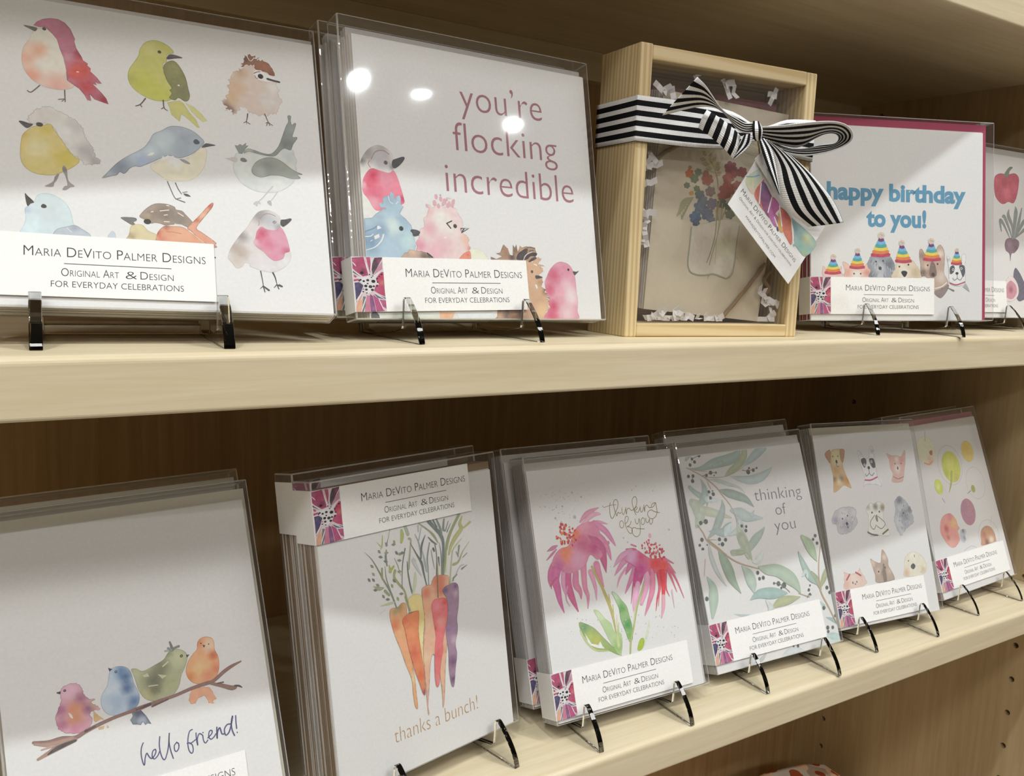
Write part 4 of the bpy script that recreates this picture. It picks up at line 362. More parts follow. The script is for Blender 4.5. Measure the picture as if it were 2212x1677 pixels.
ART['J'] = [["painted_leaves","bright green leaves and stems",[["p",[439,1023,511,1003,634,927,733,813,834,698,906,616,964,550,883,586,789,639,656,664,567,735,487,858,443,948],[164,188,118],1,0.3,[[502,950,75,[119,165,113]],[641,775,90,[198,202,99]],[552,846,75,[189,206,109]],[856,626,76,[147,183,94]]],0],["p",[493,898,536,755,645,700,743,674,715,707,691,766,659,731,571,762],[247,247,247],0,0,[],0],["l",[441,934,508,787,624,677,789,639],[20,26,20,12],[203,215,156],1],["p",[660,1128,732,1101,802,1007,877,938,911,835,993,807,1002,708,974,603,947,553,889,619,812,771,752,919,690,1054],[195,220,165],1,0.15,[[740,1045,76,[217,234,192]],[933,666,92,[157,197,113]],[826,851,76,[189,215,156]]],0],["p",[947,1288,1005,1264,1076,1169,1133,1089,1154,959,1171,858,1152,708,1096,690,1064,807,1020,955,1016,1081,976,1199],[157,197,132],1,0.3,[[983,1240,93,[203,229,192]],[1059,1073,63,[100,165,89]],[1113,882,78,[80,160,84]],[1123,741,63,[128,188,89]]],0],["p",[1430,883,1423,799,1362,669,1303,596,1327,675,1385,791],[226,238,211],1,0.1,[],0],["p",[1232,651,1275,692,1318,677,1294,597,1241,558,1199,573],[180,206,58],1,0.25,[],0],["l",[718,1616,767,1498,827,1349,883,1173,916,1014,927,832],[28,40,36,40,34,18],[198,188,113],1],["l",[900,1267,900,1170],[10,30],[203,192,123],1],["l",[939,1143,927,1026],[10,22],[208,202,132],1],["l",[988,925,943,774,941,664],[10,46,46],[203,220,156],1],["l",[975,1018,954,883],[6,12],[221,220,156],1],["l",[1451,1336,1346,1167,1267,1038,1197,853,1122,686,1088,553],[28,32,36,26,26,24],[184,197,128],1],["l",[1278,1093,1191,868],[12,16],[217,220,160],1]]],["painted_coneflower","large pink coneflower leaning left",[["l",[824,1935,750,2115,769,2227,927,2278],[48,70,12],[231,164,189],1],["l",[642,2143,752,2229,927,2278],[22,62,14],[231,164,189],1],["l",[643,2100,835,2205,940,2200],[30,62,22],[238,184,204],1],["l",[748,2102,890,2113,1025,2074],[46,46,10],[231,169,194],1],["l",[836,2105,977,2001,1061,1875,1097,1806],[78,76,46,12],[226,149,189],1],["l",[784,2011,922,1894,981,1771,1004,1654],[110,94,68,16],[225,145,184],1],["l",[935,1863,995,1855],[16,48],[226,140,170],1],["l",[756,1944,873,1815,900,1669,909,1519],[110,132,94,10],[207,105,150],1],["l",[144,1873,222,1897,283,1916],[12,50,20],[207,140,170],1],["l",[120,1774,194,1825,268,1877],[10,30,16],[207,130,165],1],["l",[266,1760,168,1664,127,1562,122,1481],[90,76,54,12],[217,120,165],1],["l",[278,1731,201,1564,214,1439,225,1301,260,1166],[120,114,90,60,12],[217,115,170],1],["l",[332,1654,303,1480,314,1341],[60,66,12],[231,162,199],1],["l",[391,1604,368,1469,387,1329,449,1148],[76,86,86,16],[217,105,155],1],["l",[489,1589,467,1454,511,1364,514,1281],[76,92,60,16],[225,140,175],1],["l",[607,1683,586,1408,610,1293,587,1158],[92,68,46,12],[231,149,180],1],["l",[689,1559,729,1385,720,1233],[68,46,12],[236,169,199],1],["l",[788,1629,815,1484,847,1366],[94,62,16],[231,149,180],1],["l",[348,1445,310,1315,345,1227],[22,18,8],[217,159,194],1],["l",[217,1561,143,1505,134,1452],[30,24,8],[207,100,140],1],["p",[224,1807,318,1877,440,1902,529,2030,610,2105,752,2129,836,2105,902,1982,826,1949,726,1976,780,1884,895,1741,815,1681,722,1751,636,1651,489,1589,356,1595,237,1682,175,1705],[226,145,175],1,0.1,[[396,1838,106,[236,140,100]],[579,2024,93,[236,135,110]],[417,1766,106,[241,145,110]],[677,2096,109,[236,164,189]],[640,1875,124,[207,105,145]],[545,1720,138,[231,169,199]],[788,1826,94,[202,89,140]],[271,1690,90,[207,110,160]]],0],["d",347,1984,9,[236,145,79],11],["d",442,1985,12,[236,145,79],15],["d",356,1946,9,[226,84,90],8],["d",538,1954,12,[226,84,90],13],["d",431,1949,13,[236,145,79],9],["d",493,2037,14,[226,84,90],9],["d",506,1984,8,[236,145,79],17],["d",555,1929,14,[236,145,79],8],["d",377,2151,15,[207,62,79],19],["d",522,1932,8,[226,84,90],20],["d",400,2088,13,[226,84,90],12],["d",459,2020,9,[236,145,79],21],["d",336,1998,9,[226,84,90],9],["d",547,2049,13,[226,84,90],16],["d",314,2009,11,[217,68,84],9],["d",293,2019,11,[226,84,90],14],["d",423,2105,8,[207,62,79],14],["d",371,1963,10,[226,84,90],8],["d",418,2087,9,[226,84,90],13],["d",412,2097,16,[236,145,79],15],["d",526,2004,16,[217,68,84],14],["d",483,2048,16,[226,84,90],12],["d",358,1936,13,[207,62,79],15],["d",361,1943,10,[207,62,79],21],["d",559,2063,16,[226,84,90],8],["d",474,1989,17,[217,68,84],20],["d",393,1946,12,[207,62,79],20],["d",427,2030,16,[217,68,84],16],["d",414,2105,15,[207,62,79],20],["d",291,2003,9,[236,145,79],19],["d",302,1996,16,[207,62,79],8],["d",543,2029,12,[236,145,79],16],["d",481,2075,15,[217,68,84],12],["d",399,2055,16,[207,62,79],13],["d",453,1949,10,[207,62,79],19],["d",389,2048,16,[236,145,79],15],["d",436,1988,16,[226,84,90],16],["d",528,1971,9,[226,84,90],13],["d",486,2107,11,[236,145,79],11],["d",437,2020,9,[236,145,79],9],["d",526,2083,13,[217,68,84],15],["d",351,2069,10,[226,84,90],21],["d",343,1958,13,[236,145,79],15],["d",549,1944,13,[207,62,79],16],["d",369,2047,14,[236,145,79],21],["d",364,2102,13,[226,84,90],11],["d",493,1992,15,[217,68,84],9],["d",344,1937,11,[236,145,79],12],["d",417,2042,8,[217,68,84],18],["d",491,1896,9,[207,62,79],17],["d",470,2015,16,[217,68,84],10],["d",440,2133,14,[207,62,79],20],["d",426,2112,10,[236,145,79],11],["d",360,2121,17,[207,62,79],15],["d",514,1997,12,[217,68,84],11],["d",516,1958,13,[236,145,79],13],["d",405,2039,12,[207,62,79],21],["d",578,1993,13,[236,145,79],20],["d",438,1932,14,[207,62,79],20],["d",441,1972,10,[236,145,79],9],["d",519,2034,13,[236,145,79],8],["d",419,2135,10,[236,145,79],9],["d",396,2146,13,[226,84,90],18],["d",350,1929,16,[217,68,84],15],["d",389,1925,12,[207,62,79],10],["d",494,1939,8,[226,84,90],10],["d",518,1951,12,[236,145,79],20],["d",373,2100,12,[217,68,84],12]]],["painted_coneflower","smaller coneflower with a red centre at the right",[["l",[1245,1742,1360,1719,1412,1697],[22,48,16],[212,110,150],1],["l",[1327,1789,1395,1758],[20,22],[217,130,160],1],["l",[1301,1698,1149,1662,1028,1565],[98,80,12],[226,169,199],1],["l",[1329,1651,1194,1612,1089,1527,1024,1466],[98,80,48,10],[225,154,189],1],["l",[1375,1601,1275,1557,1184,1456],[98,88,16],[217,125,170],1],["l",[1197,1526,1089,1428,1034,1323],[32,28,6],[231,164,194],1],["l",[1365,1544,1290,1440,1194,1312,1135,1236],[98,72,42,8],[222,140,180],1],["l",[1336,1491,1265,1300,1202,1111],[32,22,6],[207,94,140],1],["l",[1437,1534,1351,1373,1313,1264],[146,138,64],[212,84,150],1],["l",[1341,1317,1274,1156,1222,1022],[72,82,14],[245,188,218],1],["l",[1514,1450,1461,1269,1353,1086],[98,82,50],[241,174,204],1],["l",[1592,1467,1546,1227,1460,1068,1377,939],[82,82,56,10],[231,145,175],1],["l",[1666,1456,1661,1238,1598,1103,1553,966],[66,40,24,6],[225,84,105],1],["l",[1740,1445,1722,1257,1689,1088],[84,66,40],[236,62,73],1],["l",[1695,1116,1670,989,1620,875],[50,50,14],[245,179,194],1],["l",[1795,1437,1754,1223,1787,1101],[50,24,6],[226,89,120],1],["l",[1817,1449,1864,1294,1910,1139],[50,26,8],[231,105,130],1],["l",[1838,1460,1936,1268,2008,1043],[40,24,6],[225,105,140],1],["l",[1841,1475,1934,1357],[50,10],[231,125,150],1],["l",[1799,1555,1929,1477],[34,10],[222,125,160],1],["l",[1838,1166,1836,961],[24,8],[231,198,218],1],["l",[1661,1238,1600,1015],[22,6],[236,120,140],1],["l",[1540,1489,1540,1388],[66,16],[217,110,160],1],["p",[1283,1701,1396,1714,1479,1659,1596,1584,1782,1565,1837,1505,1811,1420,1700,1437,1618,1405,1574,1470,1472,1427,1372,1384,1339,1505,1278,1571,1197,1626],[225,135,170],1,0.1,[[1658,1516,149,[236,73,73]],[1782,1469,83,[241,84,68]],[1311,1653,113,[226,174,213]],[1408,1480,130,[207,79,150]],[1455,1633,82,[222,84,130]]],0],["d",1614,1641,13,[217,73,95],10],["d",1750,1565,9,[217,73,95],15],["d",1639,1640,13,[198,56,79],13],["d",1686,1747,8,[198,56,79],17],["d",1730,1624,12,[198,56,79],16],["d",1770,1665,9,[231,94,110],19],["d",1489,1755,13,[217,73,95],20],["d",1782,1572,12,[217,73,95],16],["d",1484,1723,10,[217,73,95],11],["d",1757,1670,13,[207,62,84],9],["d",1612,1639,12,[207,62,84],17],["d",1752,1726,14,[217,73,95],9],["d",1645,1746,15,[217,73,95],9],["d",1629,1642,9,[231,94,110],19],["d",1598,1771,12,[217,73,95],10],["d",1601,1703,11,[231,94,110],16],["d",1617,1747,12,[231,94,110],11],["d",1800,1645,14,[231,94,110],13],["d",1795,1574,14,[198,56,79],12],["d",1590,1666,11,[217,73,95],14],["d",1549,1661,12,[231,94,110],9],["d",1713,1659,7,[207,62,84],21],["d",1631,1745,12,[217,73,95],17],["d",1771,1648,9,[217,73,95],12],["d",1682,1642,15,[231,94,110],20],["d",1591,1683,13,[207,62,84],20],["d",1661,1581,13,[207,62,84],12],["d",1543,1672,13,[231,94,110],21],["d",1703,1752,7,[217,73,95],21],["d",1598,1600,7,[231,94,110],18],["d",1586,1616,8,[207,62,84],19],["d",1531,1782,11,[231,94,110],13],["d",1659,1577,13,[217,73,95],11],["d",1576,1759,10,[207,62,84],21],["d",1611,1635,11,[217,73,95],21],["d",1667,1742,15,[207,62,84],9],["d",1703,1709,13,[231,94,110],21],["d",1609,1699,9,[198,56,79],10],["d",1777,1638,9,[217,73,95],14],["d",1660,1697,13,[198,56,79],11],["d",1565,1792,7,[217,73,95],15],["d",1768,1630,8,[207,62,84],16],["d",1539,1667,7,[198,56,79],11],["d",1539,1677,8,[231,94,110],11],["d",1653,1600,10,[231,94,110],21],["d",1731,1577,12,[231,94,110],12],["d",1566,1786,11,[231,94,110],16],["d",1729,1593,13,[217,73,95],20],["d",1519,1666,8,[207,62,84],16],["d",1782,1672,14,[217,73,95],18],["d",1786,1669,8,[207,62,84],12],["d",1747,1679,14,[207,62,84],17],["d",1669,1595,13,[217,73,95],20],["d",1603,1773,7,[231,94,110],9],["d",1597,1716,10,[217,73,95],12],["d",1756,1555,13,[207,62,84],18],["d",1649,1653,7,[217,73,95],21],["d",1525,1718,7,[231,94,110],17],["d",1574,1652,11,[217,73,95],9],["d",1583,1725,8,[231,94,110],15],["d",1628,1856,23,[241,184,204],30],["d",1600,1804,17,[226,110,145],0]]],["painted_speckles",None,[["d",586,2495,11,[198,193,199],0],["d",706,2432,12,[198,193,199],0],["d",312,2228,15,[198,193,199],0],["d",195,2372,8,[198,193,199],0],["d",384,2175,11,[198,193,199],0],["d",476,2431,6,[198,193,199],0],["d",291,2326,8,[198,193,199],0],["d",344,2348,8,[198,193,199],0],["d",429,2352,12,[198,193,199],0],["d",367,2282,8,[198,193,199],0],["d",576,2210,22,[198,193,199],0],["d",531,2454,6,[198,193,199],0],["d",1229,1882,10,[198,193,199],0],["d",1280,1824,10,[198,193,199],0],["d",1936,1891,13,[198,193,199],0],["d",1458,2430,8,[198,193,199],0],["d",1527,2472,8,[198,193,199],0],["d",1778,2390,9,[198,193,199],0],["d",985,1574,6,[198,193,199],0],["d",413,2460,6,[198,193,199],0],["d",308,2485,6,[198,193,199],0],["d",1284,962,8,[198,193,199],0],["d",491,2494,6,[212,208,213],0],["d",417,2322,6,[212,208,213],0],["d",149,2564,4,[212,208,213],0],["d",442,2264,6,[212,208,213],0],["d",651,2470,5,[212,208,213],0],["d",331,2200,5,[212,208,213],0],["d",609,2162,6,[212,208,213],0],["d",131,2379,8,[212,208,213],0],["d",252,2355,6,[212,208,213],0],["d",422,2295,7,[212,208,213],0],["d",224,2513,8,[212,208,213],0],["d",556,2276,6,[212,208,213],0],["d",458,2448,7,[212,208,213],0],["d",230,2535,4,[212,208,213],0],["d",586,2298,4,[212,208,213],0],["d",323,2205,4,[212,208,213],0],["d",420,2534,7,[212,208,213],0],["d",572,2282,4,[212,208,213],0],["d",613,2392,6,[212,208,213],0],["d",314,2331,8,[212,208,213],0],["d",346,2373,5,[212,208,213],0],["d",161,2511,5,[212,208,213],0],["d",345,2499,6,[212,208,213],0],["d",159,2497,5,[212,208,213],0],["d",364,2235,4,[212,208,213],0],["d",324,2525,5,[212,208,213],0],["d",240,2441,6,[212,208,213],0],["d",434,2516,4,[212,208,213],0],["d",353,2366,6,[212,208,213],0],["d",191,2538,4,[212,208,213],0],["d",358,2429,7,[212,208,213],0],["d",339,2412,4,[212,208,213],0],["d",510,2211,7,[212,208,213],0],["d",550,2411,5,[212,208,213],0],["d",412,2523,5,[212,208,213],0],["d",650,2390,4,[212,208,213],0],["d",592,2472,5,[212,208,213],0],["d",183,2382,5,[212,208,213],0],["d",510,2242,6,[212,208,213],0],["d",426,2266,4,[212,208,213],0],["d",1060,720,6,[203,202,206],0],["d",1096,792,6,[203,202,206],0],["d",1771,615,6,[203,202,206],0],["d",807,780,8,[203,202,206],0],["d",585,986,4,[203,202,206],0],["d",1097,706,9,[203,202,206],0],["d",1849,713,7,[203,202,206],0],["d",483,957,6,[203,202,206],0],["d",1011,822,8,[203,202,206],0],["d",1769,572,3,[203,202,206],0],["d",1548,782,7,[203,202,206],0],["d",1350,679,7,[203,202,206],0],["d",1629,760,8,[203,202,206],0],["d",1191,940,3,[203,202,206],0],["d",639,974,5,[203,202,206],0],["d",783,915,5,[203,202,206],0],["d",1529,713,3,[203,202,206],0],["d",433,893,4,[203,202,206],0],["d",1009,848,6,[203,202,206],0],["d",539,1035,8,[203,202,206],0],["d",1092,939,9,[203,202,206],0],["d",1065,902,5,[203,202,206],0],["d",923,987,8,[203,202,206],0],["d",1738,677,8,[203,202,206],0],["d",1257,887,4,[203,202,206],0],["d",1829,584,4,[203,202,206],0],["d",1540,899,8,[203,202,206],0],["d",342,910,5,[203,202,206],0],["d",1775,639,8,[203,202,206],0],["d",422,1070,8,[203,202,206],0],["d",955,798,6,[203,202,206],0],["d",844,829,4,[203,202,206],0],["d",322,944,6,[203,202,206],0],["d",1764,732,6,[203,202,206],0],["d",1803,737,9,[203,202,206],0],["d",655,902,5,[203,202,206],0],["d",1374,846,8,[203,202,206],0],["d",1513,704,4,[203,202,206],0],["d",1093,940,9,[203,202,206],0],["d",509,867,7,[203,202,206],0],["d",488,1047,8,[203,202,206],0],["d",1178,961,8,[203,202,206],0],["d",1596,901,7,[203,202,206],0],["d",1331,756,3,[203,202,206],0],["d",696,1007,8,[203,202,206],0],["d",465,1030,6,[203,202,206],0],["d",1112,911,4,[203,202,206],0],["d",819,800,8,[203,202,206],0],["d",1206,755,9,[203,202,206],0],["d",1442,672,6,[203,202,206],0]]],["painted_lettering","handwritten olive words thinking of you",[["l",[990,2293,1007,2273,1048,2278,1102,2286,1191,2285],[6,6],[140,135,85],1],["l",[1111,2318,1091,2270,1084,2205,1089,2150,1107,2130,1129,2145,1167,2195,1207,2250,1223,2303,1205,2344,1174,2338,1156,2304,1156,2238,1178,2151,1191,2180,1210,2190,1224,2176,1248,2182],[8,8],[140,135,85],1],["l",[1268,2231,1264,2189,1277,2155,1300,2179,1318,2213],[8,8],[140,135,85],1],["l",[1327,2237,1323,2201,1325,2152,1339,2205,1361,2221,1383,2215,1405,2191,1437,2197],[8,8],[140,135,85],1],["l",[1437,2197,1486,2237,1509,2295,1502,2342,1476,2348,1444,2321,1435,2273,1439,2211,1453,2161,1468,2129],[8,8],[140,135,85],1],["l",[1447,2192,1484,2225,1498,2211,1477,2189,1454,2185,1483,2158,1512,2166,1539,2206],[8,8],[140,135,85],1],["l",[1545,2221,1542,2181,1552,2153,1575,2171,1595,2206],[8,8],[140,135,85],1],["l",[1606,2235,1602,2193,1602,2153,1615,2197,1635,2223,1659,2223,1677,2196,1712,2192],[8,8],[140,135,85],1],["l",[1788,2242,1752,2240,1720,2216,1723,2191,1757,2206,1790,2239,1794,2189,1789,2122,1760,2076,1709,2054,1661,2069,1640,2115,1660,2149,1706,2162,1756,2135,1827,2114],[8,8],[140,135,85],1],["l",[1238,2087,1209,2070,1204,2022,1226,2000,1254,2016,1263,2057,1240,2087],[8,8],[140,135,85],1],["l",[1378,2064,1351,2022,1306,2006,1343,1999,1376,1971,1373,1935,1347,1919,1317,1942,1291,2005,1286,2066,1300,2119,1329,2129,1344,2107,1325,2067,1291,2045],[8,8],[140,135,85],1],["l",[1443,2083,1442,2047,1458,2020,1484,2036,1504,2082,1504,2021,1498,1949,1476,1891,1430,1870,1391,1890,1369,1935,1376,1971,1408,1982,1466,1962,1560,1948],[8,8],[140,135,85],1],["l",[1558,2085,1528,2055,1529,2012,1552,2002,1578,2024,1582,2066,1558,2085],[8,8],[140,135,85],1],["l",[1604,2073,1601,2040,1616,2016,1641,2029,1658,2057,1654,2015,1669,1988,1698,2016,1708,2048],[8,8],[140,135,85],1],["d",1270,2243,5,[188,188,177],0],["d",1708,2255,6,[188,188,177],0]]]]
ART['K'] = [["painted_leaves","soft grey green eucalyptus leaves, upper half",[["l",[124,2745,231,2809,266,2824],[42,28,6],[195,209,206],1],["l",[112,2630,322,2602,587,2649,886,2683,1017,2746,1068,2818],[8,54,138,150,96,42],[189,207,201],1],["l",[547,2616,715,2649],[42,70],[192,209,201],1],["l",[717,2461,845,2522,1014,2606,1123,2710,1149,2811],[8,84,112,112,84],[200,209,181],1],["l",[1069,2562,1202,2626,1359,2713,1516,2789,1544,2800],[8,88,130,102,20],[200,217,222],1],["l",[825,2443,977,2395,1167,2361,1340,2381,1472,2431,1574,2491],[12,86,128,128,86,14],[205,220,219],1],["l",[442,2447,592,2412,768,2342,917,2288,1010,2202],[12,48,48,28,8],[210,220,217],1],["l",[578,2289,709,2237,857,2182,1004,2115,1115,2001],[14,112,126,98,14],[174,189,181],1],["l",[306,2468,338,2341,310,2222,194,2127],[10,82,124,70],[189,207,201],1],["l",[349,2193,324,2086],[56,8],[189,207,201],1],["l",[100,2381,161,2313,240,2255],[54,68,82],[189,207,201],1],["l",[349,2193,438,2170,561,2155],[82,70,8],[225,237,237],1],["l",[97,2175,170,2093,172,1972,103,1873],[122,204,162,68],[205,216,201],1],["l",[197,2078,312,2039,486,1980,690,1905],[82,122,96,20],[212,220,201],1],["l",[592,2152,581,2042,481,1895,373,1776,225,1676],[14,84,126,84,8],[189,203,199],1],["l",[280,1777,401,1760,520,1732,599,1794,675,1846],[8,82,122,96,14],[189,207,206],1],["l",[523,1683,587,1747,672,1834],[14,124,14],[225,239,242],1],["l",[714,2001,862,1945,976,1881,1228,1830],[42,154,140,20],[205,218,219],1],["l",[1043,1885,1110,1951],[56,14],[205,218,219],1],["l",[806,1853,810,1742,603,1684],[84,126,28],[215,227,227],1],["l",[765,1785,802,1644,843,1491,860,1366],[14,154,154,84],[207,217,196],1],["l",[884,1461,1026,1564,1143,1635,1238,1709],[98,126,84,8],[189,204,196],1],["l",[609,1452,735,1446,890,1484],[82,82,110],[200,212,191],1]]],["painted_leaves","green eucalyptus leaves, lower half",[["l",[246,1638,237,1469,292,1242,401,1043],[8,68,60,6],[208,216,212],1],["l",[376,1522,427,1404,481,1237,514,1110,612,923],[12,124,166,124,12],[170,190,170],1],["l",[587,1466,726,1434,843,1442],[42,70,42],[185,197,174],1],["l",[794,1636,852,1478,908,1307],[128,114,6],[194,204,184],1],["l",[715,1262,798,1138,830,1010,834,898],[14,156,156,28],[194,211,198],1],["l",[998,1206,1117,1151,1310,1108,1485,992,1579,889,1632,766],[28,128,172,200,144,28],[189,207,188],1],["l",[111,1210,171,1068,146,905,81,702],[18,122,150,40],[189,209,193],1],["l",[747,815,907,862,1102,841,1265,815,1396,793],[14,112,154,112,20],[175,202,198],1],["l",[1084,647,1232,695,1406,703,1615,706],[20,114,114,10],[194,200,160],1],["l",[1746,1298,1789,1137,1860,946,1969,826],[16,90,120,30],[180,202,193],1],["l",[1870,1487,1963,1370,2014,1232,2054,1122],[60,166,122,10],[189,207,179],1],["l",[1908,990,1983,875,2016,741],[46,90,30],[175,188,160],1],["l",[2027,778,2136,902,2207,1021],[30,92,22],[185,193,155],1],["l",[1013,758,1058,676,1065,638],[28,86,114],[222,230,226],1],["l",[438,681,556,642,699,629],[8,32,6],[199,211,212],1],["l",[917,1281,1023,1303,1156,1421],[28,114,14],[232,239,235],1],["l",[1967,570,2021,510,2049,479],[30,46,6],[194,214,212],1],["l",[2013,358,2140,297,2209,221],[14,60,14],[175,197,198],1],["l",[1946,130,2080,92,2210,42],[30,104,90],[203,225,221],1],["l",[1976,49,2203,18],[30,30],[213,235,226],1],["l",[1077,1,1224,45,1393,36,1533,-16],[14,84,84,14],[222,230,231],1],["l",[655,25,760,51,840,107],[14,54,14],[203,211,207],1],["l",[1724,967,1805,1006,1819,927],[14,90,14],[213,230,226],1]]],["painted_stems",None,[["l",[106,2637,250,2560,385,2472,540,2331,610,2224,726,2049,794,1805],[10,10,14,14,14,10,10],[205,184,165],1],["l",[126,2622,317,2578,436,2553],[8,8,6],[205,184,165],1],["l",[357,2487,667,2454,868,2482,1066,2550],[8,8,8,6],[205,184,165],1],["l",[404,2420,442,2317],[8,8],[205,184,165],1],["l",[113,1883,184,1766,222,1664,361,1536,496,1445],[14,16,18,14,14],[205,184,165],1],["l",[225,1676,375,1655],[12,6],[205,184,165],1],["l",[239,1676,395,1531,551,1386,721,1286,992,1183],[14,18,18,16,12],[203,179,150],1],["l",[2197,1363,2093,1130,2032,919,2009,716,2090,498,2161,306,2226,154],[12,16,18,24,22,16,12],[203,179,150],1],["l",[1595,760,1783,677],[8,12],[203,179,150],1],["l",[134,1436,69,1229],[8,6],[203,179,150],1]]],["painted_berries","small charcoal berries",[["d",349,2781,28,[111,116,115],0],["d",225,2744,21,[111,116,115],0],["d",259,2701,23,[111,116,115],0],["d",175,2669,24,[111,116,115],0],["d",490,2533,27,[111,116,115],0],["d",580,2524,14,[111,116,115],0],["d",411,2506,21,[111,116,115],0],["d",540,2490,10,[111,116,115],0],["d",113,2523,23,[111,116,115],0],["d",188,2520,23,[111,116,115],0],["d",166,2455,26,[111,116,115],0],["d",400,2285,22,[111,116,115],0],["d",464,2290,11,[111,116,115],0],["d",466,2247,26,[111,116,115],0],["d",407,2204,24,[111,116,115],0],["d",1167,2524,16,[111,116,115],0],["d",1138,2475,35,[111,116,115],0],["d",1234,2489,26,[111,116,115],0],["d",1304,2513,15,[111,116,115],0],["d",258,1909,33,[111,116,115],0],["d",171,1902,27,[111,116,115],0],["d",841,1774,23,[111,116,115],0],["d",917,1757,20,[111,116,115],0],["d",898,1705,24,[111,116,115],0],["d",140,1688,27,[111,116,115],0],["d",426,1654,25,[111,116,115],0],["d",527,1634,25,[111,116,115],0],["d",461,1585,28,[111,116,115],0],["d",403,1591,11,[111,116,115],0],["d",89,1623,19,[111,116,115],0],["d",134,1569,16,[111,116,115],0],["d",209,1612,11,[111,116,115],0],["d",2118,1469,24,[111,116,115],0],["d",2066,1425,21,[111,116,115],0],["d",2124,1365,23,[111,116,115],0],["l",[349,2781,225,2744],[8,8],[143,143,134],1],["l",[490,2533,588,2523],[8,8],[143,143,134],1],["l",[258,1909,171,1902],[8,8],[143,143,134],1],["l",[1039,2510,1142,2491,1303,2510],[8,8],[143,143,134],1],["l",[178,2519,166,2455],[8,8],[143,143,134],1],["l",[345,2501,490,2533],[8,8],[143,143,134],1],["d",959,1135,26,[102,107,104],0],["d",971,1054,23,[102,107,104],0],["d",1038,1056,26,[102,107,104],0],["d",1204,956,17,[102,107,104],0],["d",1281,939,32,[102,107,104],0],["d",1371,903,38,[102,107,104],0],["d",1316,876,17,[102,107,104],0],["d",1834,826,14,[102,107,104],0],["d",1796,771,21,[102,107,104],0],["d",1802,712,18,[102,107,104],0],["d",2136,747,27,[102,107,104],0],["d",2167,677,23,[102,107,104],0],["d",2002,491,26,[102,107,104],0],["d",2183,356,21,[102,107,104],0],["d",2000,226,27,[102,107,104],0],["d",2092,213,23,[102,107,104],0],["d",1995,174,21,[102,107,104],0],["d",1407,89,22,[102,107,104],0],["d",1329,104,17,[102,107,104],0],["d",42,944,29,[102,107,104],0],["d",120,1571,16,[102,107,104],0],["l",[1204,956,1281,939,1366,885,1449,796],[8,8],[132,131,122],1],["l",[1738,672,1797,726,1824,696],[8,8],[102,107,104],1]]]]
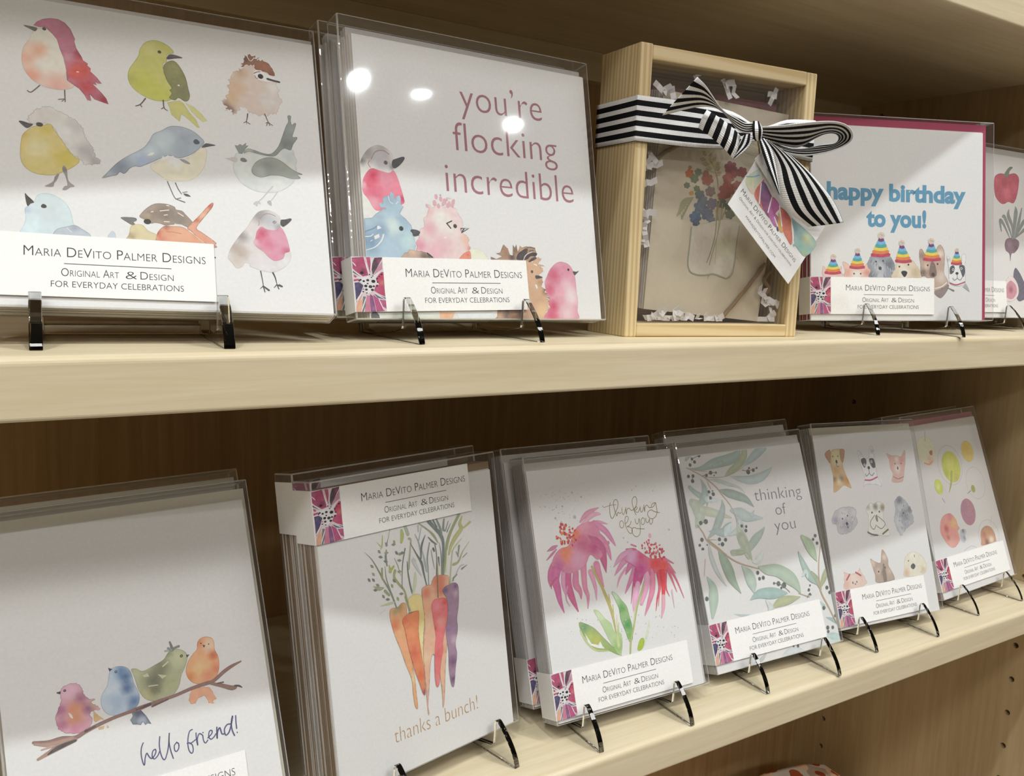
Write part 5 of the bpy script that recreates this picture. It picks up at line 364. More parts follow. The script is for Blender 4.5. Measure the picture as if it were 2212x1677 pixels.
ART['L'] = [["painted_dog","tan puppy with brown ears",[["p",[342,2563,460,2590,550,2572,587,2484,540,2354,568,2220,617,2098,650,1991,578,2009,492,2041,386,1983,269,1952,284,2068,302,2197,284,2329,293,2460],[226,200,156],1,0.15,[[425,2426,127,[243,233,200]],[442,2505,96,[239,226,183]],[389,2258,95,[217,174,129]],[325,2131,63,[147,124,106]],[477,2147,63,[142,138,129]],[582,2114,95,[217,156,92]],[342,2038,94,[226,187,138]],[408,2086,63,[243,226,183]]],0],["p",[195,2518,271,2573,324,2564,286,2382,233,2437],[209,165,134],1,0.15,[],0],["p",[520,2567,607,2576,618,2522,555,2380,517,2421],[209,165,134],1,0.15,[],0],["d",358,2480,11,[115,97,87],0],["d",464,2477,11,[115,97,87],0],["d",419,2398,21,[106,97,92],29],["l",[414,2374,408,2329,459,2326],[8,8],[142,115,102],1]]],["painted_dog","black and white dog with tall ears",[["p",[894,2535,958,2519,1014,2421,1068,2405,1135,2442,1144,2523,1199,2595,1250,2558,1246,2409,1248,2246,1256,2110,1313,1972,1174,2008,982,2021,901,1987,967,2129,927,2292,905,2414],[246,246,246],1,0.35,[[949,2479,49,[226,226,229]],[1212,2519,50,[209,209,211]]],0],["p",[941,2398,1023,2421,1059,2365,1000,2274,955,2331],[106,106,111],1,0.12,[],0],["p",[1126,2402,1223,2397,1235,2274,1173,2264,1130,2334],[106,106,111],1,0.12,[],0],["d",1004,2317,21,[243,243,247],0],["d",1004,2317,10,[54,54,54],0],["d",1165,2356,21,[243,243,247],0],["d",1165,2356,10,[54,54,54],0],["d",1086,2269,28,[92,92,97],25],["l",[1082,2249,1078,2189,1010,2146,989,2181],[12,12],[129,129,134],1],["l",[1078,2189,1127,2146,1184,2182],[12,12],[129,129,134],1],["l",[968,2089,1093,2081,1239,2118],[22,22],[209,101,143],1]]],["painted_dog","pink chihuahua",[["p",[1527,2463,1631,2430,1752,2423,1850,2404,1955,2497,1938,2344,1885,2209,1832,2074,1775,2009,1555,2023,1604,2143,1563,2228,1565,2364],[235,195,187],1,0.2,[[1723,2218,85,[247,239,231]],[1739,2369,51,[247,235,227]],[1857,2349,69,[226,174,165]]],0],["d",1685,2296,12,[111,92,97],0],["d",1823,2292,12,[111,92,97],0],["d",1731,2225,18,[111,97,102],26],["l",[1604,2102,1706,2061,1835,2087],[14,14],[178,142,125],1]]],["painted_dog","grey fluffy dog lying down",[["p",[135,1538,183,1636,290,1705,424,1726,535,1724,625,1704,678,1647,652,1571,672,1491,618,1418,491,1352,339,1334,235,1362,223,1479,154,1498],[213,211,216],1,0.3,[[400,1618,110,[235,233,236]],[219,1543,62,[187,174,196]],[440,1460,110,[187,187,196]],[626,1625,64,[226,226,231]]],5],["d",477,1594,14,[82,82,87],0],["d",364,1559,14,[82,82,87],0],["d",441,1480,25,[82,82,87],0],["d",452,1429,19,[129,129,138],0]]],["painted_dog","white and brown bulldog",[["p",[893,1669,996,1741,1069,1722,1133,1744,1211,1744,1298,1691,1279,1612,1239,1522,1253,1414,1309,1316,1307,1223,1096,1243,869,1264,882,1407,914,1549,891,1617],[247,247,240],1,0.3,[[1099,1680,66,[147,142,125]],[1250,1654,66,[160,142,116]],[943,1679,48,[200,191,174]],[1248,1308,65,[247,243,218]]],0],["d",1006,1597,16,[82,78,67],0],["d",1168,1597,16,[82,78,67],0],["p",[1066,1536,1109,1553,1105,1454,1070,1470],[160,151,138],1,0.12,[],0],["l",[1050,1551,929,1443,984,1346,1055,1405],[12,12],[142,133,120],1],["l",[1123,1531,1253,1414,1158,1343,1071,1390],[12,12],[142,133,120],1],["l",[852,1318,930,1278,1050,1254],[26,26],[124,124,116],1],["l",[1169,1263,1299,1317],[26,26],[124,124,116],1]]],["painted_dog","shaggy grey dog sitting",[["p",[1532,1713,1644,1799,1737,1765,1801,1692,1883,1604,1897,1494,1911,1384,1818,1337,1679,1269,1581,1198,1528,1229,1477,1354,1469,1489,1527,1605],[200,204,211],1,0.15,[[1648,1731,84,[133,138,145]],[1659,1608,84,[217,222,227]],[1713,1495,118,[169,174,181]],[1552,1415,100,[226,230,236]],[1599,1276,83,[226,230,236]],[1856,1579,68,[147,151,161]]],8],["d",1724,1641,10,[82,82,87],0],["d",1698,1533,17,[111,111,120],0]]],["painted_fur",None,[["l",[377,1396,357,1360],[10,2],[178,178,185],1],["l",[486,1561,478,1518],[10,2],[247,247,247],1],["l",[313,1443,317,1408],[10,2],[151,151,159],1],["l",[238,1499,224,1457],[10,2],[178,178,185],1],["l",[576,1536,554,1506],[10,2],[247,247,247],1],["l",[379,1484,381,1457],[10,2],[151,151,159],1],["l",[212,1501,208,1466],[10,2],[178,178,185],1],["l",[379,1639,362,1602],[10,2],[247,247,247],1],["l",[480,1485,456,1458],[10,2],[151,151,159],1],["l",[543,1610,537,1589],[10,2],[178,178,185],1],["l",[405,1467,401,1442],[10,2],[247,247,247],1],["l",[394,1641,384,1613],[10,2],[151,151,159],1],["l",[420,1422,421,1388],[10,2],[178,178,185],1],["l",[451,1647,452,1607],[10,2],[247,247,247],1],["l",[295,1566,295,1523],[10,2],[151,151,159],1],["l",[508,1499,509,1468],[10,2],[178,178,185],1],["l",[448,1608,439,1579],[10,2],[247,247,247],1],["l",[565,1504,545,1476],[10,2],[151,151,159],1],["l",[389,1479,388,1437],[10,2],[178,178,185],1],["l",[289,1567,283,1528],[10,2],[247,247,247],1],["l",[432,1462,440,1426],[10,2],[151,151,159],1],["l",[463,1448,463,1414],[10,2],[178,178,185],1],["l",[555,1600,554,1575],[10,2],[247,247,247],1],["l",[436,1636,423,1613],[10,2],[151,151,159],1],["l",[523,1659,500,1618],[10,2],[178,178,185],1],["l",[585,1552,570,1522],[10,2],[247,247,247],1],["l",[576,1568,555,1541],[10,2],[151,151,159],1],["l",[231,1591,239,1560],[10,2],[178,178,185],1],["l",[560,1622,545,1596],[10,2],[247,247,247],1],["l",[301,1454,281,1415],[10,2],[151,151,159],1],["l",[320,1576,299,1545],[10,2],[178,178,185],1],["l",[313,1605,312,1562],[10,2],[247,247,247],1],["l",[270,1512,268,1478],[10,2],[151,151,159],1],["l",[563,1573,557,1548],[10,2],[178,178,185],1],["l",[531,1647,532,1625],[10,2],[247,247,247],1],["l",[366,1651,367,1618],[10,2],[151,151,159],1],["l",[443,1396,444,1363],[10,2],[178,178,185],1],["l",[444,1612,436,1579],[10,2],[247,247,247],1],["l",[553,1477,545,1444],[10,2],[151,151,159],1],["l",[454,1583,438,1555],[10,2],[178,178,185],1],["l",[484,1498,490,1457],[10,2],[247,247,247],1],["l",[352,1450,332,1415],[10,2],[151,151,159],1],["l",[404,1447,390,1421],[10,2],[178,178,185],1],["l",[496,1426,488,1401],[10,2],[247,247,247],1],["l",[243,1538,242,1516],[10,2],[151,151,159],1],["l",[428,1543,416,1516],[10,2],[178,178,185],1]]],["painted_fur",None,[["l",[1721,1572,1719,1549],[10,2],[142,147,154],1],["l",[1585,1379,1589,1355],[10,2],[239,243,247],1],["l",[1654,1504,1661,1465],[10,2],[115,120,127],1],["l",[1576,1507,1555,1469],[10,2],[200,204,209],1],["l",[1603,1331,1604,1289],[10,2],[142,147,154],1],["l",[1812,1522,1815,1482],[10,2],[239,243,247],1],["l",[1750,1567,1728,1529],[10,2],[115,120,127],1],["l",[1772,1534,1760,1500],[10,2],[200,204,209],1],["l",[1606,1320,1610,1284],[10,2],[142,147,154],1],["l",[1618,1377,1601,1350],[10,2],[239,243,247],1],["l",[1568,1430,1575,1406],[10,2],[115,120,127],1],["l",[1578,1336,1560,1314],[10,2],[200,204,209],1],["l",[1628,1322,1624,1286],[10,2],[142,147,154],1],["l",[1587,1539,1575,1518],[10,2],[239,243,247],1],["l",[1829,1551,1837,1524],[10,2],[115,120,127],1],["l",[1645,1308,1617,1268],[10,2],[200,204,209],1],["l",[1648,1402,1637,1363],[10,2],[142,147,154],1],["l",[1751,1417,1736,1391],[10,2],[239,243,247],1],["l",[1679,1594,1672,1560],[10,2],[115,120,127],1],["l",[1622,1467,1594,1435],[10,2],[200,204,209],1],["l",[1764,1448,1759,1409],[10,2],[142,147,154],1],["l",[1767,1676,1756,1638],[10,2],[239,243,247],1],["l",[1596,1490,1585,1449],[10,2],[115,120,127],1],["l",[1731,1612,1706,1587],[10,2],[200,204,209],1],["l",[1686,1569,1678,1524],[10,2],[142,147,154],1],["l",[1640,1591,1615,1567],[10,2],[239,243,247],1],["l",[1589,1432,1597,1407],[10,2],[115,120,127],1],["l",[1695,1366,1695,1331],[10,2],[200,204,209],1],["l",[1667,1536,1672,1497],[10,2],[142,147,154],1],["l",[1713,1661,1713,1622],[10,2],[239,243,247],1],["l",[1797,1575,1770,1532],[10,2],[115,120,127],1],["l",[1583,1588,1587,1562],[10,2],[200,204,209],1],["l",[1745,1463,1747,1436],[10,2],[142,147,154],1],["l",[1806,1394,1804,1353],[10,2],[239,243,247],1],["l",[1844,1601,1830,1557],[10,2],[115,120,127],1],["l",[1799,1607,1805,1561],[10,2],[200,204,209],1],["l",[1695,1372,1684,1333],[10,2],[142,147,154],1],["l",[1580,1521,1561,1483],[10,2],[239,243,247],1],["l",[1786,1504,1792,1476],[10,2],[115,120,127],1],["l",[1584,1569,1572,1545],[10,2],[200,204,209],1],["l",[1638,1431,1618,1388],[10,2],[142,147,154],1],["l",[1586,1483,1584,1456],[10,2],[239,243,247],1],["l",[1739,1494,1737,1461],[10,2],[115,120,127],1],["l",[1755,1640,1727,1605],[10,2],[200,204,209],1],["l",[1677,1311,1652,1268],[10,2],[142,147,154],1],["l",[1709,1411,1720,1385],[10,2],[239,243,247],1]]],["painted_dog","kitten with red bows",[["p",[232,813,308,769,480,761,572,822,599,747,664,644,648,574,395,533,179,571,210,673],[242,213,201],1,0.2,[[428,683,101,[246,227,216]],[242,622,71,[238,193,177]]],6],["l",[264,685,339,753],[26,26],[194,95,95],1],["l",[472,768,566,715],[26,26],[194,95,95],1],["d",381,630,10,[78,73,82],20],["d",465,634,10,[78,73,82],17],["d",428,606,13,[137,120,128],0]]],["painted_dog","german shepherd with pointed ears",[["p",[817,929,897,884,1015,847,1052,928,1098,1036,1155,979,1195,876,1184,791,1236,700,1276,597,1223,567,879,571,868,681,840,793],[194,173,157],1,0.3,[[856,864,60,[234,209,193]],[1123,921,60,[238,213,197]],[1052,696,60,[149,132,124]],[952,732,60,[222,201,185]],[1182,706,61,[218,197,177]]],0],["d",952,726,15,[78,68,64],0],["d",1100,769,16,[78,68,64],0],["l",[1080,815,1073,706,1066,597],[36,60,76],[145,130,122],1]]],["painted_dog","cream golden retriever",[["p",[1564,862,1685,930,1837,927,1955,858,2025,750,2016,637,1944,583,1875,615,1900,562,1498,590,1514,693],[242,235,215],1,0.2,[[1557,639,77,[230,197,165]],[1941,646,63,[226,205,169]],[1767,878,94,[247,245,229]]],4],["p",[1676,738,1739,762,1776,720,1727,676,1676,700],[95,95,95],1,0.12,[],0],["d",1636,811,12,[78,77,80],0],["d",1790,869,8,[112,103,99],22]]]]  # dog print colours greyed to carry the haze of the crinkled plastic
ART['M'] = [["painted_drink","pale peach drink with a cherry",[["p",[749,2362,730,2269,675,2189,593,2134,496,2114,399,2130,318,2179,263,2255,242,2346,260,2438,313,2517,394,2573,490,2595,588,2581,672,2531,728,2454],[247,243,213],1,0.1,[[552,2177,105,[247,208,182]],[456,2423,158,[247,247,221]]],0],["l",[595,2671,537,2519],[12,12],[183,175,153],1],["p",[590,2343,670,2347,638,2272,579,2292],[209,128,118],1,0.12,[],0],["l",[372,2173,488,2133,595,2172],[20,20],[246,164,153],1]]],["painted_drink","lime green drink with a sprig",[["l",[1418,2056,1401,1951,1352,1856,1275,1781,1178,1732,1072,1715,966,1731,872,1777,797,1849,748,1940,731,2042,746,2144,793,2238,868,2314,962,2364,1068,2384,1175,2371,1273,2326,1350,2253,1401,2160,1418,2056],[14,14],[225,218,221],1],["p",[1359,2025,1338,1922,1281,1836,1195,1777,1094,1756,993,1775,908,1831,852,1915,831,2014,850,2115,906,2201,990,2261,1091,2284,1192,2266,1279,2211,1338,2126],[225,229,118],1,0.1,[[1076,2114,145,[236,240,130]],[1175,1810,109,[215,213,118]],[899,1925,107,[204,213,100]]],0],["l",[1064,1930,975,1757,859,1616],[54,44,14],[194,197,118],1]]],["painted_drink","yellow drink",[["p",[1866,2223,1852,2151,1813,2090,1754,2049,1685,2033,1616,2046,1559,2085,1520,2143,1506,2213,1520,2284,1558,2345,1616,2386,1685,2403,1754,2391,1813,2352,1852,2293],[247,224,136],1,0.1,[[1668,2261,94,[247,218,118]]],0]]],["painted_drink","clear glass with a small green olive",[["l",[1963,1664,1949,1578,1909,1501,1848,1440,1771,1402,1686,1389,1601,1402,1526,1441,1466,1501,1427,1577,1414,1660,1427,1745,1465,1821,1525,1882,1601,1922,1686,1937,1771,1925,1848,1887,1910,1826,1950,1749,1963,1664],[14,14],[225,224,215],1],["p",[1632,1577,1627,1552,1615,1531,1595,1517,1573,1512,1550,1517,1531,1531,1518,1552,1514,1576,1518,1601,1531,1622,1550,1637,1573,1642,1595,1637,1615,1623,1627,1602],[183,191,112],1,0.1,[],0],["l",[1490,1555,1379,1523],[16,16],[172,169,165],1]]],["painted_drink","clear glass with a lime wedge",[["l",[738,1684,726,1602,688,1528,630,1470,557,1433,476,1420,396,1433,323,1470,265,1528,228,1600,214,1680,226,1761,261,1834,318,1893,390,1931,470,1945,552,1934,626,1897,686,1839,724,1766,738,1684],[10,10],[241,240,237],1],["p",[712,1743,704,1695,680,1654,644,1626,602,1617,560,1626,524,1653,500,1693,491,1741,499,1789,522,1830,558,1858,600,1868,642,1859,678,1832,703,1791],[225,240,112],1,0.1,[[590,1744,52,[247,247,193]]],0],["l",[617,1546,663,1468],[14,14],[172,169,165],1]]],["painted_drink","plum purple drink",[["p",[1467,1216,1443,1131,1390,1061,1317,1015,1234,1002,1155,1023,1091,1074,1052,1147,1043,1232,1066,1316,1118,1387,1190,1433,1273,1448,1353,1428,1418,1377,1458,1303],[199,147,165],1,0.1,[[1195,1332,90,[183,141,165]]],0]]],["painted_drink","coral pink drink with orange and red",[["p",[364,1101,445,1220,567,1277,725,1281,815,1217,861,1144,861,1055,898,1005,824,973,828,895,814,820,681,744,561,737,455,804,387,913,342,1007],[247,174,165],1,0.15,[[755,1127,120,[247,207,140]],[526,1054,74,[223,109,109]],[699,1224,90,[240,152,161]],[554,853,132,[247,195,178]],[522,913,59,[232,135,131]]],0],["p",[903,971,1005,976,1066,933,996,867,1000,789,907,760,842,837],[211,216,223],1,0.12,[[973,948,45,[122,127,135]],[958,829,45,[156,161,174]]],6]]],["painted_drink","amber drink in a round glass",[["l",[1994,736,1971,655,1920,584,1846,529,1757,497,1662,490,1570,509,1490,551,1429,613,1393,688,1386,769,1407,849,1456,920,1528,975,1616,1008,1711,1017,1804,1000,1887,958,1949,896,1986,819,1994,736],[10,10],[219,216,216],1],["p",[1443,793,1516,883,1661,922,1791,884,1870,780,1865,643,1838,625,1418,629,1423,706],[215,165,135],1,0.2,[[1549,775,78,[203,135,122]],[1735,677,79,[247,232,208]],[1578,658,63,[131,104,95]],[1781,817,95,[215,165,131]]],0],["l",[1918,1059,1812,926],[10,10],[215,216,208],1],["l",[870,635,1089,674,1231,627],[10,10],[207,211,216],1]]]]  # drink colours greyed as well, with the plastic's haze mixed in
ART['patch'] = [["flower_print","magenta flower painting with black dots",[["p",[0,505,220,505,220,0,0,0],[210,195,200],0,0,[],0],["p",[-1,493,82,502,99,463,107,333,68,324,18,371,-3,398],[170,67,105],0,0.15,[[35,424,44,[161,60,100]],[72,371,29,[103,60,79]],[12,475,29,[178,83,122]]],0],["p",[102,500,130,500,133,409,122,355,115,396],[178,74,105],0,0.15,[],0],["p",[162,496,194,500,220,501,214,481,175,403,141,336,135,385,143,441],[78,60,72],0,0.15,[[198,466,23,[153,60,105]]],0],["p",[216,464,213,389,144,327,171,396],[190,138,155],0,0.15,[],0],["p",[200,367,221,364,217,204,218,138,172,166,140,195,158,246,163,308],[182,69,100],0,0.15,[[216,268,30,[198,113,100]],[183,210,29,[174,69,113]]],0],["p",[-5,375,55,318,42,328,-3,359],[78,78,88],0,0.15,[],0],["p",[3,342,28,323,5,315],[178,74,105],0,0.15,[],0],["p",[0,296,54,303,53,291,2,277],[174,69,105],0,0.15,[],0],["p",[5,265,38,271,66,243,49,189,6,85,6,182],[69,60,100],0,0.15,[[23,239,21,[86,74,117]],[50,249,21,[60,56,88]]],0],["p",[57,172,36,101,6,-1,2,28,16,91],[218,167,130],0,0.15,[],0],["p",[11,63,54,120,52,3,3,-1],[214,163,138],0,0.15,[],0],["p",[58,142,78,138,68,51,51,0,42,2],[95,113,122],0,0.15,[],0],["p",[82,152,109,147,100,0,61,-3],[194,121,147],0,0.15,[[87,39,28,[198,117,138]]],0],["p",[109,162,129,143,143,-2,104,-1,104,88],[129,78,122],0,0.15,[[126,31,21,[157,104,147]]],0],["p",[130,158,174,111,205,7,147,1],[174,74,122],0,0.15,[],0],["p",[137,164,221,129,221,110,162,129],[86,104,122],0,0.15,[],0],["p",[167,113,222,102,220,26,183,57],[174,83,122],0,0.15,[],0],["l",[3,452,14,435,25,417],[4,8,4],[222,218,221],1],["l",[-1,382,29,352,58,321],[2,8,4],[222,218,221],1],["l",[88,493,101,412,113,332],[4,8,4],[222,218,221],1],["l",[143,490,135,434,127,378],[4,8,6],[222,218,221],1],["l",[213,389,174,355,137,321],[2,8,4],[222,218,221],1],["l",[-1,87,32,143,66,200],[4,8,4],[222,218,221],1],["l",[151,162,186,136,222,110],[4,8,4],[222,218,221],1],["l",[168,120,184,68,199,16],[4,8,4],[222,218,221],1],["l",[82,144,60,74,39,6],[2,8,4],[222,218,221],1],["l",[-1,274,45,277,92,281],[4,8,4],[222,218,221],1],["p",[28,315,75,315,109,325,129,314,204,366,157,309,179,250,158,246,126,190,83,159,74,214,52,280],[218,214,217],1,0,[],0],["d",100,289,11,[19,15,29],0],["d",140,279,15,[19,15,29],0],["d",71,280,9,[19,15,29],0],["d",97,258,7,[19,15,29],0],["d",116,230,14,[19,15,29],0],["d",83,236,12,[19,15,29],0],["d",140,233,9,[19,15,29],0],["d",128,201,11,[19,15,29],0],["d",85,203,10,[19,15,29],0],["d",86,172,6,[19,15,29],0],["d",61,185,6,[19,15,29],0],["d",63,207,4,[19,15,29],0],["d",171,271,7,[19,15,29],0],["d",164,237,7,[19,15,29],0],["d",168,304,7,[19,15,29],0],["d",186,325,5,[19,15,29],0],["d",203,344,7,[19,15,29],0],["d",129,314,5,[19,15,29],0],["d",116,341,6,[19,15,29],0],["d",139,328,5,[19,15,29],0],["d",49,292,8,[19,15,29],0],["d",39,282,6,[19,15,29],0],["d",17,317,4,[19,15,29],0],["d",61,356,12,[19,15,29],0]]]]
